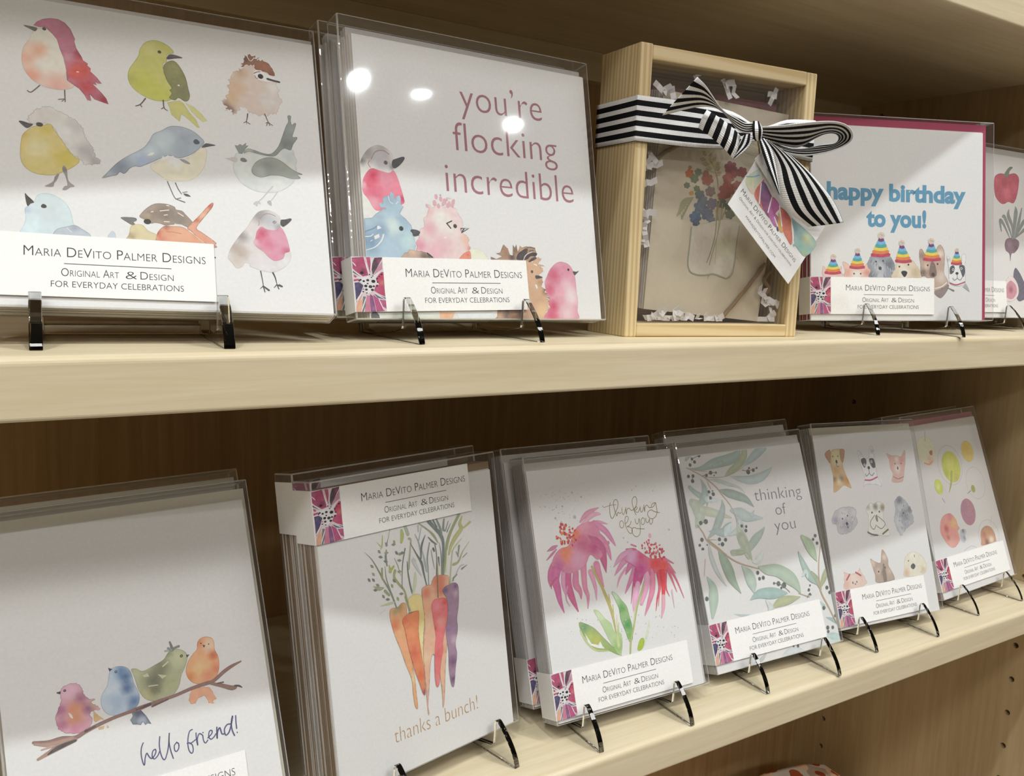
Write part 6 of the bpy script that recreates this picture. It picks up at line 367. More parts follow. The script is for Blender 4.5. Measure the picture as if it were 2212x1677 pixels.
ART['G'] = [["painted_bouquet","bouquet of red and blue flowers",[["l",[1259,1881,1271,1754,1327,1543,1330,1312],[14,14],[217,207,152],1],["l",[1075,2106,1192,2017,1257,1909],[12,12],[189,178,126],1],["l",[1423,1317,1367,1110,1295,888,1277,667],[16,16],[189,184,145],1],["l",[1312,1311,1337,1035,1293,697],[16,16],[189,184,145],1],["l",[1458,1348,1398,1184],[14,14],[189,184,145],1],["l",[1103,2094,1126,2127,1148,2160],[8,54,8],[217,207,164],1],["l",[1186,2087,1190,2124,1195,2160],[8,54,8],[217,207,164],1],["l",[1099,2038,1141,2056,1183,2073],[8,54,8],[217,207,164],1],["l",[1217,2041,1199,2074,1180,2107],[8,56,8],[217,207,164],1],["l",[1104,1982,1149,1993,1195,2004],[8,54,8],[217,207,164],1],["l",[1287,1983,1256,2010,1226,2037],[8,56,8],[217,207,164],1],["l",[1179,1960,1226,1967,1272,1975],[8,56,8],[217,207,164],1],["l",[1326,1958,1292,1983,1258,2007],[8,56,8],[217,207,164],1],["l",[1202,1905,1246,1920,1291,1934],[8,56,8],[217,207,164],1],["l",[1127,2069,1099,2094,1072,2119],[10,46,8],[193,173,127],1],["l",[1180,2043,1188,2077,1197,2110],[10,46,8],[193,173,127],1],["l",[1127,2021,1084,2025,1041,2030],[10,46,8],[193,173,127],1],["l",[1222,2011,1247,2039,1271,2068],[10,46,8],[193,173,127],1],["l",[1175,1978,1132,1979,1088,1980],[10,46,8],[193,173,127],1],["l",[1276,1972,1310,1994,1345,2016],[10,46,8],[193,173,127],1],["l",[1223,1931,1180,1932,1136,1933],[10,46,8],[193,173,127],1],["l",[1272,1926,1311,1943,1350,1959],[10,46,8],[193,173,127],1],["l",[1288,1868,1327,1884,1367,1901],[10,46,8],[193,173,127],1],["l",[1337,1713,1308,1848,1191,2043],[10,10],[193,173,127],1],["p",[973,1846,965,1831,946,1826,930,1835,928,1850,943,1861,963,1860],[207,114,63],1,0.2,[],0],["p",[944,1822,937,1807,918,1802,901,1810,900,1826,915,1837,934,1835],[207,114,63],1,0.2,[],0],["p",[904,1828,896,1813,877,1808,861,1817,860,1832,874,1843,894,1841],[207,114,63],1,0.2,[],0],["p",[892,1859,885,1844,866,1839,849,1848,848,1863,863,1874,882,1872],[207,114,63],1,0.2,[],0],["p",[920,1884,913,1869,894,1864,878,1872,876,1888,891,1899,911,1897],[207,114,63],1,0.2,[],0],["p",[961,1877,953,1862,934,1857,918,1866,916,1881,931,1892,951,1891],[207,114,63],1,0.2,[],0],["d",909,1851,31,[207,114,63],0],["p",[940,1916,936,1909,927,1907,920,1911,919,1918,926,1923,935,1922],[202,129,91],1,0.2,[],0],["p",[926,1905,923,1898,914,1895,906,1899,906,1906,913,1912,922,1911],[202,129,91],1,0.2,[],0],["p",[908,1907,904,1901,895,1898,887,1902,887,1909,894,1915,903,1914],[202,129,91],1,0.2,[],0],["p",[902,1922,899,1915,890,1913,882,1917,881,1924,888,1929,897,1928],[202,129,91],1,0.2,[],0],["p",[915,1933,912,1926,903,1924,895,1928,895,1935,901,1940,911,1940],[202,129,91],1,0.2,[],0],["p",[934,1930,931,1923,922,1921,914,1925,913,1932,920,1937,929,1937],[202,129,91],1,0.2,[],0],["d",910,1918,15,[202,129,91],0],["p",[1088,1873,1081,1861,1064,1856,1050,1864,1049,1877,1061,1887,1079,1885],[141,153,122],1,0.2,[],0],["p",[1063,1852,1056,1839,1039,1835,1025,1842,1024,1856,1037,1865,1054,1864],[141,153,122],1,0.2,[],0],["p",[1027,1858,1021,1845,1004,1840,990,1848,988,1861,1001,1871,1019,1869],[141,153,122],1,0.2,[],0],["p",[1017,1885,1010,1872,994,1867,979,1875,978,1888,991,1898,1008,1896],[141,153,122],1,0.2,[],0],["p",[1042,1906,1035,1893,1018,1889,1004,1896,1003,1910,1016,1919,1033,1918],[141,153,122],1,0.2,[],0],["p",[1077,1900,1071,1888,1054,1883,1039,1891,1038,1904,1051,1914,1068,1912],[141,153,122],1,0.2,[],0],["d",1032,1877,27,[141,153,122],0],["p",[1049,1793,1041,1778,1022,1773,1005,1782,1004,1797,1019,1808,1039,1806],[126,139,107],1,0.2,[],0],["p",[1020,1768,1013,1753,993,1748,977,1757,975,1773,990,1784,1010,1782],[126,139,107],1,0.2,[],0],["p",[979,1775,972,1760,953,1755,936,1764,935,1779,950,1790,969,1788],[126,139,107],1,0.2,[],0],["p",[967,1806,960,1791,941,1786,924,1795,923,1810,938,1821,958,1819],[126,139,107],1,0.2,[],0],["p",[996,1831,989,1816,969,1811,953,1819,951,1835,966,1846,986,1844],[126,139,107],1,0.2,[],0],["p",[1037,1824,1029,1809,1010,1804,993,1813,992,1828,1007,1839,1027,1838],[126,139,107],1,0.2,[],0],["d",985,1798,31,[126,139,107],0],["p",[1256,1797,1246,1777,1220,1770,1197,1782,1195,1803,1215,1818,1242,1815],[184,109,86],1,0.2,[],0],["p",[1217,1764,1207,1744,1181,1737,1158,1749,1156,1770,1176,1785,1203,1782],[184,109,86],1,0.2,[],0],["p",[1162,1773,1152,1753,1126,1746,1103,1758,1102,1779,1121,1794,1148,1791],[184,109,86],1,0.2,[],0],["p",[1146,1815,1135,1795,1109,1788,1087,1799,1085,1820,1105,1835,1132,1833],[184,109,86],1,0.2,[],0],["p",[1184,1848,1174,1828,1148,1821,1126,1832,1124,1853,1144,1868,1171,1866],[184,109,86],1,0.2,[],0],["p",[1239,1839,1229,1819,1203,1812,1181,1824,1179,1845,1199,1860,1226,1857],[184,109,86],1,0.2,[],0],["d",1169,1803,42,[184,109,86],0],["p",[1189,1866,1183,1855,1169,1851,1157,1857,1156,1869,1167,1877,1181,1876],[188,124,102],1,0.2,[],0],["p",[1168,1848,1162,1837,1148,1833,1135,1839,1134,1851,1145,1859,1160,1858],[188,124,102],1,0.2,[],0],["p",[1137,1852,1132,1841,1118,1838,1105,1844,1104,1856,1115,1864,1130,1862],[188,124,102],1,0.2,[],0],["p",[1128,1875,1123,1864,1109,1861,1096,1867,1095,1879,1106,1887,1121,1885],[188,124,102],1,0.2,[],0],["p",[1150,1894,1144,1883,1130,1879,1118,1885,1116,1897,1127,1905,1142,1903],[188,124,102],1,0.2,[],0],["p",[1180,1889,1174,1878,1160,1874,1148,1880,1147,1892,1158,1900,1172,1899],[188,124,102],1,0.2,[],0],["d",1141,1869,23,[188,124,102],0],["p",[1596,1960,1585,1938,1555,1930,1530,1943,1528,1966,1550,1983,1581,1980],[160,83,91],1,0.2,[],0],["p",[1553,1923,1541,1901,1512,1893,1486,1906,1484,1929,1507,1946,1537,1943],[160,83,91],1,0.2,[],0],["p",[1490,1933,1479,1910,1450,1903,1424,1915,1422,1939,1445,1955,1475,1953],[160,83,91],1,0.2,[],0],["p",[1472,1979,1460,1957,1431,1949,1406,1962,1404,1985,1426,2002,1456,1999],[160,83,91],1,0.2,[],0],["p",[1515,2016,1504,1994,1474,1986,1449,1999,1447,2022,1469,2039,1500,2036],[160,83,91],1,0.2,[],0],["p",[1578,2007,1566,1984,1537,1977,1511,1989,1509,2013,1532,2029,1562,2027],[160,83,91],1,0.2,[],0],["d",1498,1967,47,[160,83,91],0],["p",[1754,1923,1744,1905,1720,1899,1699,1909,1697,1929,1715,1942,1741,1940],[169,88,96],1,0.2,[],0],["p",[1717,1893,1708,1875,1684,1868,1662,1879,1660,1898,1679,1912,1705,1910],[169,88,96],1,0.2,[],0],["p",[1666,1901,1656,1882,1632,1876,1611,1887,1609,1906,1628,1920,1653,1917],[169,88,96],1,0.2,[],0],["p",[1650,1939,1641,1921,1616,1914,1595,1925,1593,1944,1612,1958,1637,1956],[169,88,96],1,0.2,[],0],["p",[1686,1970,1677,1951,1652,1945,1631,1955,1629,1975,1648,1988,1673,1986],[169,88,96],1,0.2,[],0],["p",[1738,1962,1729,1943,1704,1937,1683,1948,1681,1967,1700,1981,1725,1978],[169,88,96],1,0.2,[],0],["d",1672,1929,39,[169,88,96],0],["p",[1565,1838,1555,1818,1528,1811,1505,1822,1503,1844,1524,1859,1551,1856],[184,104,91],1,0.2,[],0],["p",[1526,1804,1515,1784,1489,1777,1465,1789,1463,1810,1484,1825,1512,1823],[184,104,91],1,0.2,[],0],["p",[1469,1813,1459,1793,1432,1786,1409,1798,1407,1819,1427,1834,1455,1832],[184,104,91],1,0.2,[],0],["p",[1452,1855,1442,1835,1415,1828,1392,1840,1390,1861,1411,1876,1438,1874],[184,104,91],1,0.2,[],0],["p",[1492,1889,1481,1869,1455,1862,1432,1873,1430,1895,1450,1910,1478,1907],[184,104,91],1,0.2,[],0],["p",[1548,1880,1538,1860,1511,1853,1488,1865,1486,1886,1507,1901,1534,1899],[184,104,91],1,0.2,[],0],["d",1476,1844,43,[184,104,91],0],["p",[1588,1696,1574,1668,1537,1659,1506,1675,1503,1704,1531,1725,1569,1721],[179,88,69],1,0.2,[],0],["p",[1534,1651,1520,1623,1484,1614,1452,1630,1450,1659,1477,1680,1515,1676],[179,88,69],1,0.2,[],0],["p",[1457,1663,1443,1636,1407,1627,1376,1643,1373,1672,1401,1692,1438,1688],[179,88,69],1,0.2,[],0],["p",[1434,1721,1420,1693,1384,1684,1353,1700,1351,1729,1378,1749,1415,1746],[179,88,69],1,0.2,[],0],["p",[1488,1766,1474,1738,1438,1729,1407,1745,1404,1774,1431,1794,1469,1791],[179,88,69],1,0.2,[],0],["p",[1564,1753,1550,1726,1514,1717,1483,1733,1480,1762,1508,1782,1545,1778],[179,88,69],1,0.2,[],0],["d",1467,1705,58,[179,88,69],0],["p",[1482,1625,1473,1608,1451,1603,1431,1613,1429,1631,1447,1644,1470,1641],[174,88,69],1,0.2,[],0],["p",[1448,1597,1440,1580,1417,1574,1397,1585,1396,1603,1413,1616,1437,1613],[174,88,69],1,0.2,[],0],["p",[1400,1605,1392,1588,1369,1582,1350,1593,1348,1611,1365,1623,1389,1621],[174,88,69],1,0.2,[],0],["p",[1386,1641,1377,1624,1355,1619,1335,1629,1334,1647,1351,1660,1374,1657],[174,88,69],1,0.2,[],0],["p",[1420,1670,1411,1653,1388,1647,1369,1657,1367,1675,1384,1688,1408,1685],[174,88,69],1,0.2,[],0],["p",[1468,1662,1459,1645,1436,1639,1417,1649,1415,1667,1432,1680,1456,1678],[174,88,69],1,0.2,[],0],["d",1407,1632,36,[174,88,69],0],["p",[1696,1763,1687,1745,1664,1739,1644,1750,1643,1768,1660,1781,1684,1778],[184,109,102],1,0.2,[],0],["p",[1662,1734,1653,1717,1630,1711,1610,1721,1608,1739,1626,1752,1650,1750],[184,109,102],1,0.2,[],0],["p",[1613,1742,1604,1724,1581,1719,1562,1729,1560,1747,1577,1760,1601,1758],[184,109,102],1,0.2,[],0],["p",[1599,1778,1590,1761,1567,1755,1547,1765,1545,1783,1563,1796,1587,1794],[184,109,102],1,0.2,[],0],["p",[1633,1807,1624,1789,1601,1784,1581,1794,1579,1812,1597,1825,1621,1822],[184,109,102],1,0.2,[],0],["p",[1681,1799,1673,1782,1650,1776,1630,1786,1628,1804,1645,1817,1669,1815],[184,109,102],1,0.2,[],0],["d",1620,1768,37,[184,109,102],0],["p",[1619,1899,1613,1885,1595,1881,1580,1889,1578,1902,1592,1912,1610,1911],[179,99,102],1,0.2,[],0],["p",[1593,1877,1587,1864,1569,1859,1554,1867,1553,1881,1566,1890,1584,1889],[179,99,102],1,0.2,[],0],["p",[1556,1882,1550,1869,1532,1865,1517,1872,1516,1886,1529,1896,1547,1894],[179,99,102],1,0.2,[],0],["p",[1545,1910,1538,1897,1521,1892,1506,1900,1505,1914,1518,1924,1536,1922],[179,99,102],1,0.2,[],0],["p",[1571,1932,1564,1919,1547,1914,1532,1922,1530,1936,1544,1945,1562,1944],[179,99,102],1,0.2,[],0],["p",[1608,1926,1601,1913,1584,1909,1569,1916,1567,1930,1581,1940,1599,1938],[179,99,102],1,0.2,[],0],["d",1561,1903,28,[179,99,102],0],["p",[931,1714,925,1703,911,1699,899,1706,898,1717,909,1725,924,1724],[122,134,102],1,0.2,[],0],["p",[910,1696,904,1685,890,1681,878,1688,877,1699,888,1707,903,1706],[122,134,102],1,0.2,[],0],["p",[880,1701,875,1690,861,1686,849,1693,848,1704,859,1712,873,1711],[122,134,102],1,0.2,[],0],["p",[872,1724,866,1713,852,1709,840,1715,839,1727,850,1735,864,1733],[122,134,102],1,0.2,[],0],["p",[893,1741,887,1731,873,1727,861,1733,860,1745,871,1753,885,1751],[122,134,102],1,0.2,[],0],["p",[922,1737,917,1726,903,1722,891,1728,890,1740,900,1748,915,1746],[122,134,102],1,0.2,[],0],["d",884,1717,23,[122,134,102],0],["p",[992,1632,988,1623,977,1620,967,1625,967,1634,975,1640,986,1639],[221,163,91],1,0.2,[],0],["p",[976,1618,972,1609,961,1606,951,1611,950,1620,959,1627,970,1625],[221,163,91],1,0.2,[],0],["p",[953,1622,949,1613,938,1610,928,1615,927,1624,936,1631,947,1629],[221,163,91],1,0.2,[],0],["p",[946,1639,942,1631,931,1628,921,1633,921,1642,929,1648,940,1647],[221,163,91],1,0.2,[],0],["p",[962,1653,958,1645,947,1642,938,1647,937,1656,945,1662,957,1661],[221,163,91],1,0.2,[],0],["p",[985,1649,981,1641,970,1638,961,1643,960,1652,968,1658,980,1657],[221,163,91],1,0.2,[],0],["d",956,1635,18,[221,163,91],0],["p",[1149,1620,1140,1603,1118,1597,1099,1607,1098,1625,1115,1638,1138,1635],[117,124,122],1,0.2,[],0],["p",[1116,1592,1108,1575,1085,1569,1066,1580,1065,1598,1082,1610,1105,1608],[117,124,122],1,0.2,[],0],["p",[1070,1600,1061,1583,1039,1577,1020,1587,1019,1605,1035,1618,1058,1615],[117,124,122],1,0.2,[],0],["p",[1056,1636,1047,1619,1025,1613,1006,1623,1005,1641,1022,1654,1044,1651],[117,124,122],1,0.2,[],0],["p",[1088,1663,1080,1647,1058,1641,1039,1651,1037,1669,1054,1681,1077,1679],[117,124,122],1,0.2,[],0],["p",[1135,1656,1127,1639,1104,1633,1085,1643,1084,1661,1101,1674,1124,1671],[117,124,122],1,0.2,[],0],["d",1076,1626,36,[117,124,122],0],["p",[1304,1664,1295,1646,1271,1640,1250,1651,1249,1670,1267,1683,1291,1681],[155,129,122],1,0.2,[],0],["p",[1269,1635,1259,1617,1236,1611,1215,1621,1214,1640,1232,1654,1256,1651],[155,129,122],1,0.2,[],0],["p",[1219,1643,1209,1625,1186,1619,1166,1630,1164,1649,1182,1662,1206,1659],[155,129,122],1,0.2,[],0],["p",[1204,1681,1195,1663,1171,1657,1151,1668,1149,1687,1167,1700,1191,1697],[155,129,122],1,0.2,[],0],["p",[1239,1711,1230,1693,1206,1687,1186,1697,1184,1716,1202,1730,1226,1727],[155,129,122],1,0.2,[],0],["p",[1289,1702,1280,1684,1256,1678,1236,1689,1234,1708,1252,1721,1276,1719],[155,129,122],1,0.2,[],0],["d",1225,1671,38,[155,129,122],0],["p",[1198,1482,1187,1459,1156,1451,1131,1465,1128,1490,1152,1507,1183,1503],[107,124,143],1,0.2,[],0],["p",[1154,1444,1142,1421,1112,1414,1086,1428,1084,1452,1107,1469,1138,1465],[107,124,143],1,0.2,[],0],["p",[1090,1455,1079,1432,1049,1425,1023,1439,1021,1463,1044,1480,1075,1477],[107,124,143],1,0.2,[],0],["p",[1071,1504,1060,1481,1030,1474,1004,1487,1002,1512,1025,1529,1056,1525],[107,124,143],1,0.2,[],0],["p",[1116,1542,1104,1519,1074,1511,1049,1525,1047,1549,1070,1566,1100,1563],[107,124,143],1,0.2,[],0],["p",[1179,1531,1168,1508,1138,1500,1112,1514,1110,1538,1133,1555,1164,1552],[107,124,143],1,0.2,[],0],["d",1099,1491,48,[107,124,143],0],["p",[1124,1358,1113,1337,1086,1330,1062,1343,1060,1366,1081,1381,1110,1378],[94,114,143],1,0.2,[],0],["p",[1083,1324,1072,1303,1045,1296,1022,1309,1020,1332,1041,1347,1069,1343],[94,114,143],1,0.2,[],0],["p",[1025,1334,1015,1314,988,1307,964,1320,962,1342,983,1357,1011,1354],[94,114,143],1,0.2,[],0],["p",[1008,1379,998,1358,971,1351,948,1364,946,1386,966,1402,994,1398],[94,114,143],1,0.2,[],0],["p",[1049,1413,1038,1392,1011,1385,988,1398,986,1420,1007,1436,1035,1432],[94,114,143],1,0.2,[],0],["p",[1107,1403,1096,1382,1069,1375,1045,1388,1043,1410,1064,1425,1092,1422],[94,114,143],1,0.2,[],0],["d",1033,1367,44,[94,114,143],0],["p",[1301,1402,1290,1380,1260,1373,1235,1387,1233,1410,1256,1426,1286,1423],[112,119,143],1,0.2,[],0],["p",[1258,1366,1246,1344,1217,1337,1192,1351,1190,1374,1213,1390,1243,1387],[112,119,143],1,0.2,[],0],["p",[1196,1377,1185,1355,1156,1348,1132,1362,1129,1385,1152,1401,1181,1398],[112,119,143],1,0.2,[],0],["p",[1178,1424,1167,1402,1138,1395,1114,1408,1111,1432,1134,1448,1163,1445],[112,119,143],1,0.2,[],0],["p",[1221,1460,1210,1438,1181,1431,1156,1444,1154,1468,1176,1484,1206,1481],[112,119,143],1,0.2,[],0],["p",[1282,1449,1271,1427,1242,1420,1217,1433,1215,1457,1237,1473,1267,1470],[112,119,143],1,0.2,[],0],["d",1205,1411,47,[112,119,143],0],["p",[1347,1528,1337,1508,1311,1501,1288,1513,1286,1535,1306,1549,1334,1546],[136,124,143],1,0.2,[],0],["p",[1308,1495,1298,1475,1271,1468,1249,1480,1247,1502,1267,1516,1294,1513],[136,124,143],1,0.2,[],0],["p",[1252,1504,1242,1484,1216,1478,1193,1490,1191,1511,1211,1526,1239,1523],[136,124,143],1,0.2,[],0],["p",[1236,1547,1225,1527,1199,1520,1177,1532,1175,1554,1195,1568,1222,1565],[136,124,143],1,0.2,[],0],["p",[1275,1580,1265,1560,1238,1553,1216,1565,1214,1587,1234,1601,1261,1598],[136,124,143],1,0.2,[],0],["p",[1331,1570,1320,1550,1294,1544,1271,1556,1269,1577,1289,1592,1317,1589],[136,124,143],1,0.2,[],0],["d",1260,1535,42,[136,124,143],0],["p",[1199,1555,1190,1538,1168,1532,1149,1542,1147,1560,1164,1573,1187,1570],[122,129,143],1,0.2,[],0],["p",[1166,1527,1157,1510,1135,1504,1116,1514,1114,1532,1131,1545,1154,1542],[122,129,143],1,0.2,[],0],["p",[1119,1535,1110,1518,1088,1512,1069,1522,1068,1541,1085,1553,1107,1550],[122,129,143],1,0.2,[],0],["p",[1105,1571,1097,1554,1074,1548,1055,1558,1054,1576,1071,1589,1094,1586],[122,129,143],1,0.2,[],0],["p",[1138,1599,1129,1582,1107,1576,1088,1586,1087,1604,1104,1617,1126,1614],[122,129,143],1,0.2,[],0],["p",[1185,1591,1176,1574,1154,1568,1135,1578,1133,1596,1150,1609,1173,1606],[122,129,143],1,0.2,[],0],["d",1125,1561,36,[122,129,143],0],["p",[1105,1302,1099,1289,1082,1285,1067,1293,1066,1307,1079,1316,1097,1314],[82,99,122],1,0.2,[],0],["p",[1080,1281,1074,1268,1057,1264,1042,1272,1041,1286,1054,1295,1071,1293],[82,99,122],1,0.2,[],0],["p",[1044,1287,1038,1274,1021,1270,1007,1278,1005,1292,1018,1302,1036,1300],[82,99,122],1,0.2,[],0],["p",[1034,1315,1027,1302,1010,1298,996,1306,995,1320,1008,1329,1025,1327],[82,99,122],1,0.2,[],0],["p",[1059,1336,1052,1323,1036,1319,1021,1327,1020,1341,1033,1350,1050,1348],[82,99,122],1,0.2,[],0],["p",[1095,1330,1088,1317,1071,1313,1057,1321,1055,1334,1068,1344,1086,1342],[82,99,122],1,0.2,[],0],["d",1049,1307,27,[82,99,122],0],["p",[1330,1341,1324,1329,1308,1325,1294,1333,1293,1346,1305,1354,1321,1352],[131,134,148],1,0.2,[],0],["p",[1306,1321,1300,1309,1284,1306,1270,1313,1269,1326,1281,1335,1298,1333],[131,134,148],1,0.2,[],0],["p",[1272,1328,1266,1316,1250,1312,1237,1319,1236,1332,1248,1341,1264,1339],[131,134,148],1,0.2,[],0],["p",[1262,1353,1256,1341,1240,1337,1227,1345,1226,1358,1238,1366,1254,1365],[131,134,148],1,0.2,[],0],["p",[1286,1373,1280,1361,1264,1357,1250,1364,1249,1377,1261,1386,1278,1384],[131,134,148],1,0.2,[],0],["p",[1320,1367,1313,1355,1298,1351,1284,1358,1283,1371,1295,1380,1311,1378],[131,134,148],1,0.2,[],0],["d",1277,1346,26,[131,134,148],0],["p",[1479,1538,1470,1521,1448,1516,1428,1526,1426,1544,1444,1557,1467,1554],[102,109,91],1,0.2,[],0],["p",[1445,1510,1437,1493,1414,1487,1394,1498,1393,1516,1410,1529,1433,1526],[102,109,91],1,0.2,[],0],["p",[1397,1518,1389,1501,1366,1496,1346,1506,1345,1524,1362,1537,1385,1534],[102,109,91],1,0.2,[],0],["p",[1383,1555,1374,1538,1352,1532,1332,1542,1330,1560,1348,1573,1371,1570],[102,109,91],1,0.2,[],0],["p",[1417,1583,1408,1566,1385,1560,1366,1570,1364,1589,1381,1601,1405,1599],[102,109,91],1,0.2,[],0],["p",[1465,1575,1456,1558,1433,1552,1413,1562,1412,1580,1429,1593,1453,1591],[102,109,91],1,0.2,[],0],["d",1404,1545,36,[102,109,91],0],["p",[1615,1424,1606,1407,1583,1402,1563,1412,1561,1430,1579,1443,1603,1440],[122,129,112],1,0.2,[],0],["p",[1581,1396,1572,1379,1549,1373,1529,1384,1527,1402,1545,1415,1569,1412],[122,129,112],1,0.2,[],0],["p",[1532,1405,1523,1387,1500,1382,1481,1392,1479,1411,1496,1423,1520,1421],[122,129,112],1,0.2,[],0],["p",[1518,1441,1509,1424,1486,1419,1466,1429,1464,1447,1482,1460,1506,1457],[122,129,112],1,0.2,[],0],["p",[1552,1470,1543,1452,1520,1447,1500,1457,1498,1476,1516,1488,1540,1486],[122,129,112],1,0.2,[],0],["p",[1600,1461,1591,1444,1568,1438,1548,1449,1547,1467,1564,1480,1588,1477],[122,129,112],1,0.2,[],0],["d",1539,1431,37,[122,129,112],0],["p",[1570,1511,1563,1497,1544,1492,1528,1501,1526,1516,1541,1527,1560,1524],[102,114,91],1,0.2,[],0],["p",[1542,1488,1535,1474,1516,1469,1500,1478,1498,1493,1513,1503,1533,1501],[102,114,91],1,0.2,[],0],["p",[1502,1495,1495,1481,1476,1476,1460,1485,1459,1500,1473,1510,1493,1508],[102,114,91],1,0.2,[],0],["p",[1490,1525,1483,1511,1464,1506,1448,1515,1447,1530,1461,1540,1481,1538],[102,114,91],1,0.2,[],0],["p",[1518,1548,1511,1534,1492,1529,1476,1538,1475,1553,1489,1563,1508,1561],[102,114,91],1,0.2,[],0],["p",[1558,1541,1551,1527,1532,1523,1516,1531,1514,1546,1529,1557,1548,1555],[102,114,91],1,0.2,[],0],["d",1508,1517,30,[102,114,91],0],["p",[1074,1687,1068,1676,1054,1672,1042,1679,1041,1690,1052,1698,1066,1697],[126,139,107],1,0.2,[],0],["p",[1053,1669,1047,1658,1033,1654,1021,1661,1020,1672,1031,1680,1045,1679],[126,139,107],1,0.2,[],0],["p",[1023,1674,1017,1663,1003,1659,991,1666,990,1677,1001,1685,1015,1684],[126,139,107],1,0.2,[],0],["p",[1014,1697,1008,1686,994,1682,982,1689,981,1700,992,1708,1006,1707],[126,139,107],1,0.2,[],0],["p",[1035,1715,1029,1704,1015,1700,1003,1707,1002,1718,1013,1726,1028,1725],[126,139,107],1,0.2,[],0],["p",[1065,1710,1059,1699,1045,1695,1033,1702,1032,1713,1043,1721,1058,1720],[126,139,107],1,0.2,[],0],["d",1027,1691,23,[126,139,107],0],["l",[982,1585,866,1557,806,1506],[20,24,8],[174,170,127],1],["l",[972,1568,911,1479],[12,22],[160,160,120],1],["l",[954,1555,851,1527,802,1482],[20,24,8],[174,170,127],1],["l",[949,1537,900,1456],[12,24],[160,160,120],1],["l",[927,1524,837,1498,797,1458],[20,22,8],[174,170,127],1],["l",[926,1507,889,1433],[12,24],[160,160,120],1],["l",[899,1493,822,1468,793,1434],[20,24,8],[174,170,127],1],["l",[903,1476,878,1410],[12,24],[160,160,120],1],["l",[872,1463,807,1438,789,1410],[20,24,8],[174,170,127],1],["l",[880,1446,867,1387],[12,22],[160,160,120],1],["l",[844,1432,793,1408,784,1386],[18,22,8],[174,170,127],1],["l",[856,1416,856,1365],[12,22],[160,160,120],1],["l",[817,1401,778,1379,780,1362],[20,24,8],[174,170,127],1],["l",[833,1385,845,1342],[12,24],[160,160,120],1],["l",[1367,1577,1342,1367,1332,1105,1243,856],[18,18],[172,158,122],1],["l",[1415,1545,1396,1266,1329,1017,1277,804],[18,18],[172,158,122],1],["l",[1323,1574,1367,1334,1348,1053,1336,824],[18,18],[172,158,122],1],["l",[1466,1479,1374,1264,1342,1123],[18,18],[172,158,122],1]]],["painted_jar","pale green glass jar outline",[["p",[987,1250,1058,1268,1419,1361,1648,1344,1690,1303,1665,1065,1640,827,1559,683,1462,695,1346,728,1199,709,1070,720,993,761,971,847,979,1035],[230,219,201],1,0.05,[[1504,1058,185,[218,213,180]],[1432,819,118,[242,235,217]],[1115,1041,147,[228,215,201]]],0],["l",[987,1250,979,1035,971,847,1012,747,1107,713,1218,710,1346,728,1462,702,1559,683,1646,767,1665,1065,1690,1303],[14,14],[168,172,148],1],["l",[1335,1457,1339,1211,1301,1020,1242,857],[16,16],[168,162,126],1],["l",[1410,1462,1377,1213,1322,991,1281,829],[14,14],[178,172,132],1],["l",[1388,1489,1365,1139,1364,846],[8,8],[193,188,153],1]]]]
ART['tag'] = [["painted_petals","bright petals in red, purple and teal",[["p",[1389,1774,1471,1871,1612,1938,1640,1843,1592,1769,1513,1637],[220,224,198],1,0.12,[[1441,1799,64,[220,228,184]],[1564,1864,65,[202,224,229]],[1490,1678,48,[234,197,184]]],0],["l",[1402,1831,1493,1834,1583,1859],[14,14],[148,184,207],1],["p",[1531,1639,1594,1755,1662,1816,1636,1702,1637,1604,1699,1466,1617,1532],[225,134,125],1,0.12,[[1598,1713,48,[220,115,111]]],0],["p",[1629,1772,1685,1776,1771,1669,1795,1629,1766,1542,1756,1456,1822,1374,1720,1439,1640,1576],[144,97,139],1,0.12,[[1671,1733,49,[116,106,144]],[1731,1511,49,[175,97,144]]],0],["p",[1795,1629,1895,1578,1922,1509,1871,1448,1914,1408,1906,1307,1867,1305,1781,1400,1755,1470],[193,111,166],1,0.12,[[1799,1586,33,[216,134,189]],[1860,1376,50,[202,129,184]]],0],["p",[1920,1523,2042,1473,2120,1377,2155,1248,2151,1102,2075,1171,2008,1255,1965,1382],[220,129,111],1,0.12,[[2008,1428,51,[202,92,116]],[2104,1260,51,[225,143,111]]],0],["p",[1917,1466,1966,1368,2008,1255,1971,1239,1915,1308,1915,1394],[229,179,111],1,0.12,[],0],["p",[1902,1336,1940,1251,1910,1264],[57,57,116],1,0.12,[],0],["p",[2117,1406,2210,1367,2336,1301,2533,1164,2505,1059,2374,979,2222,1091,2182,1089,2184,1250],[166,197,193],1,0.12,[[2179,1293,68,[125,166,184]],[2300,1094,69,[144,193,180]],[2389,1187,87,[216,224,180]],[2369,1023,52,[171,201,153]],[2476,1132,53,[198,215,184]]],0],["l",[1620,1771,1615,1546],[14,20],[247,247,247],1],["l",[1795,1629,1756,1456],[14,20],[247,247,247],1],["l",[1919,1537,1982,1311],[14,20],[247,247,247],1],["l",[2118,1398,2183,1118],[14,20],[247,247,247],1],["l",[1857,1405,1915,1308],[14,20],[247,247,247],1]]]]
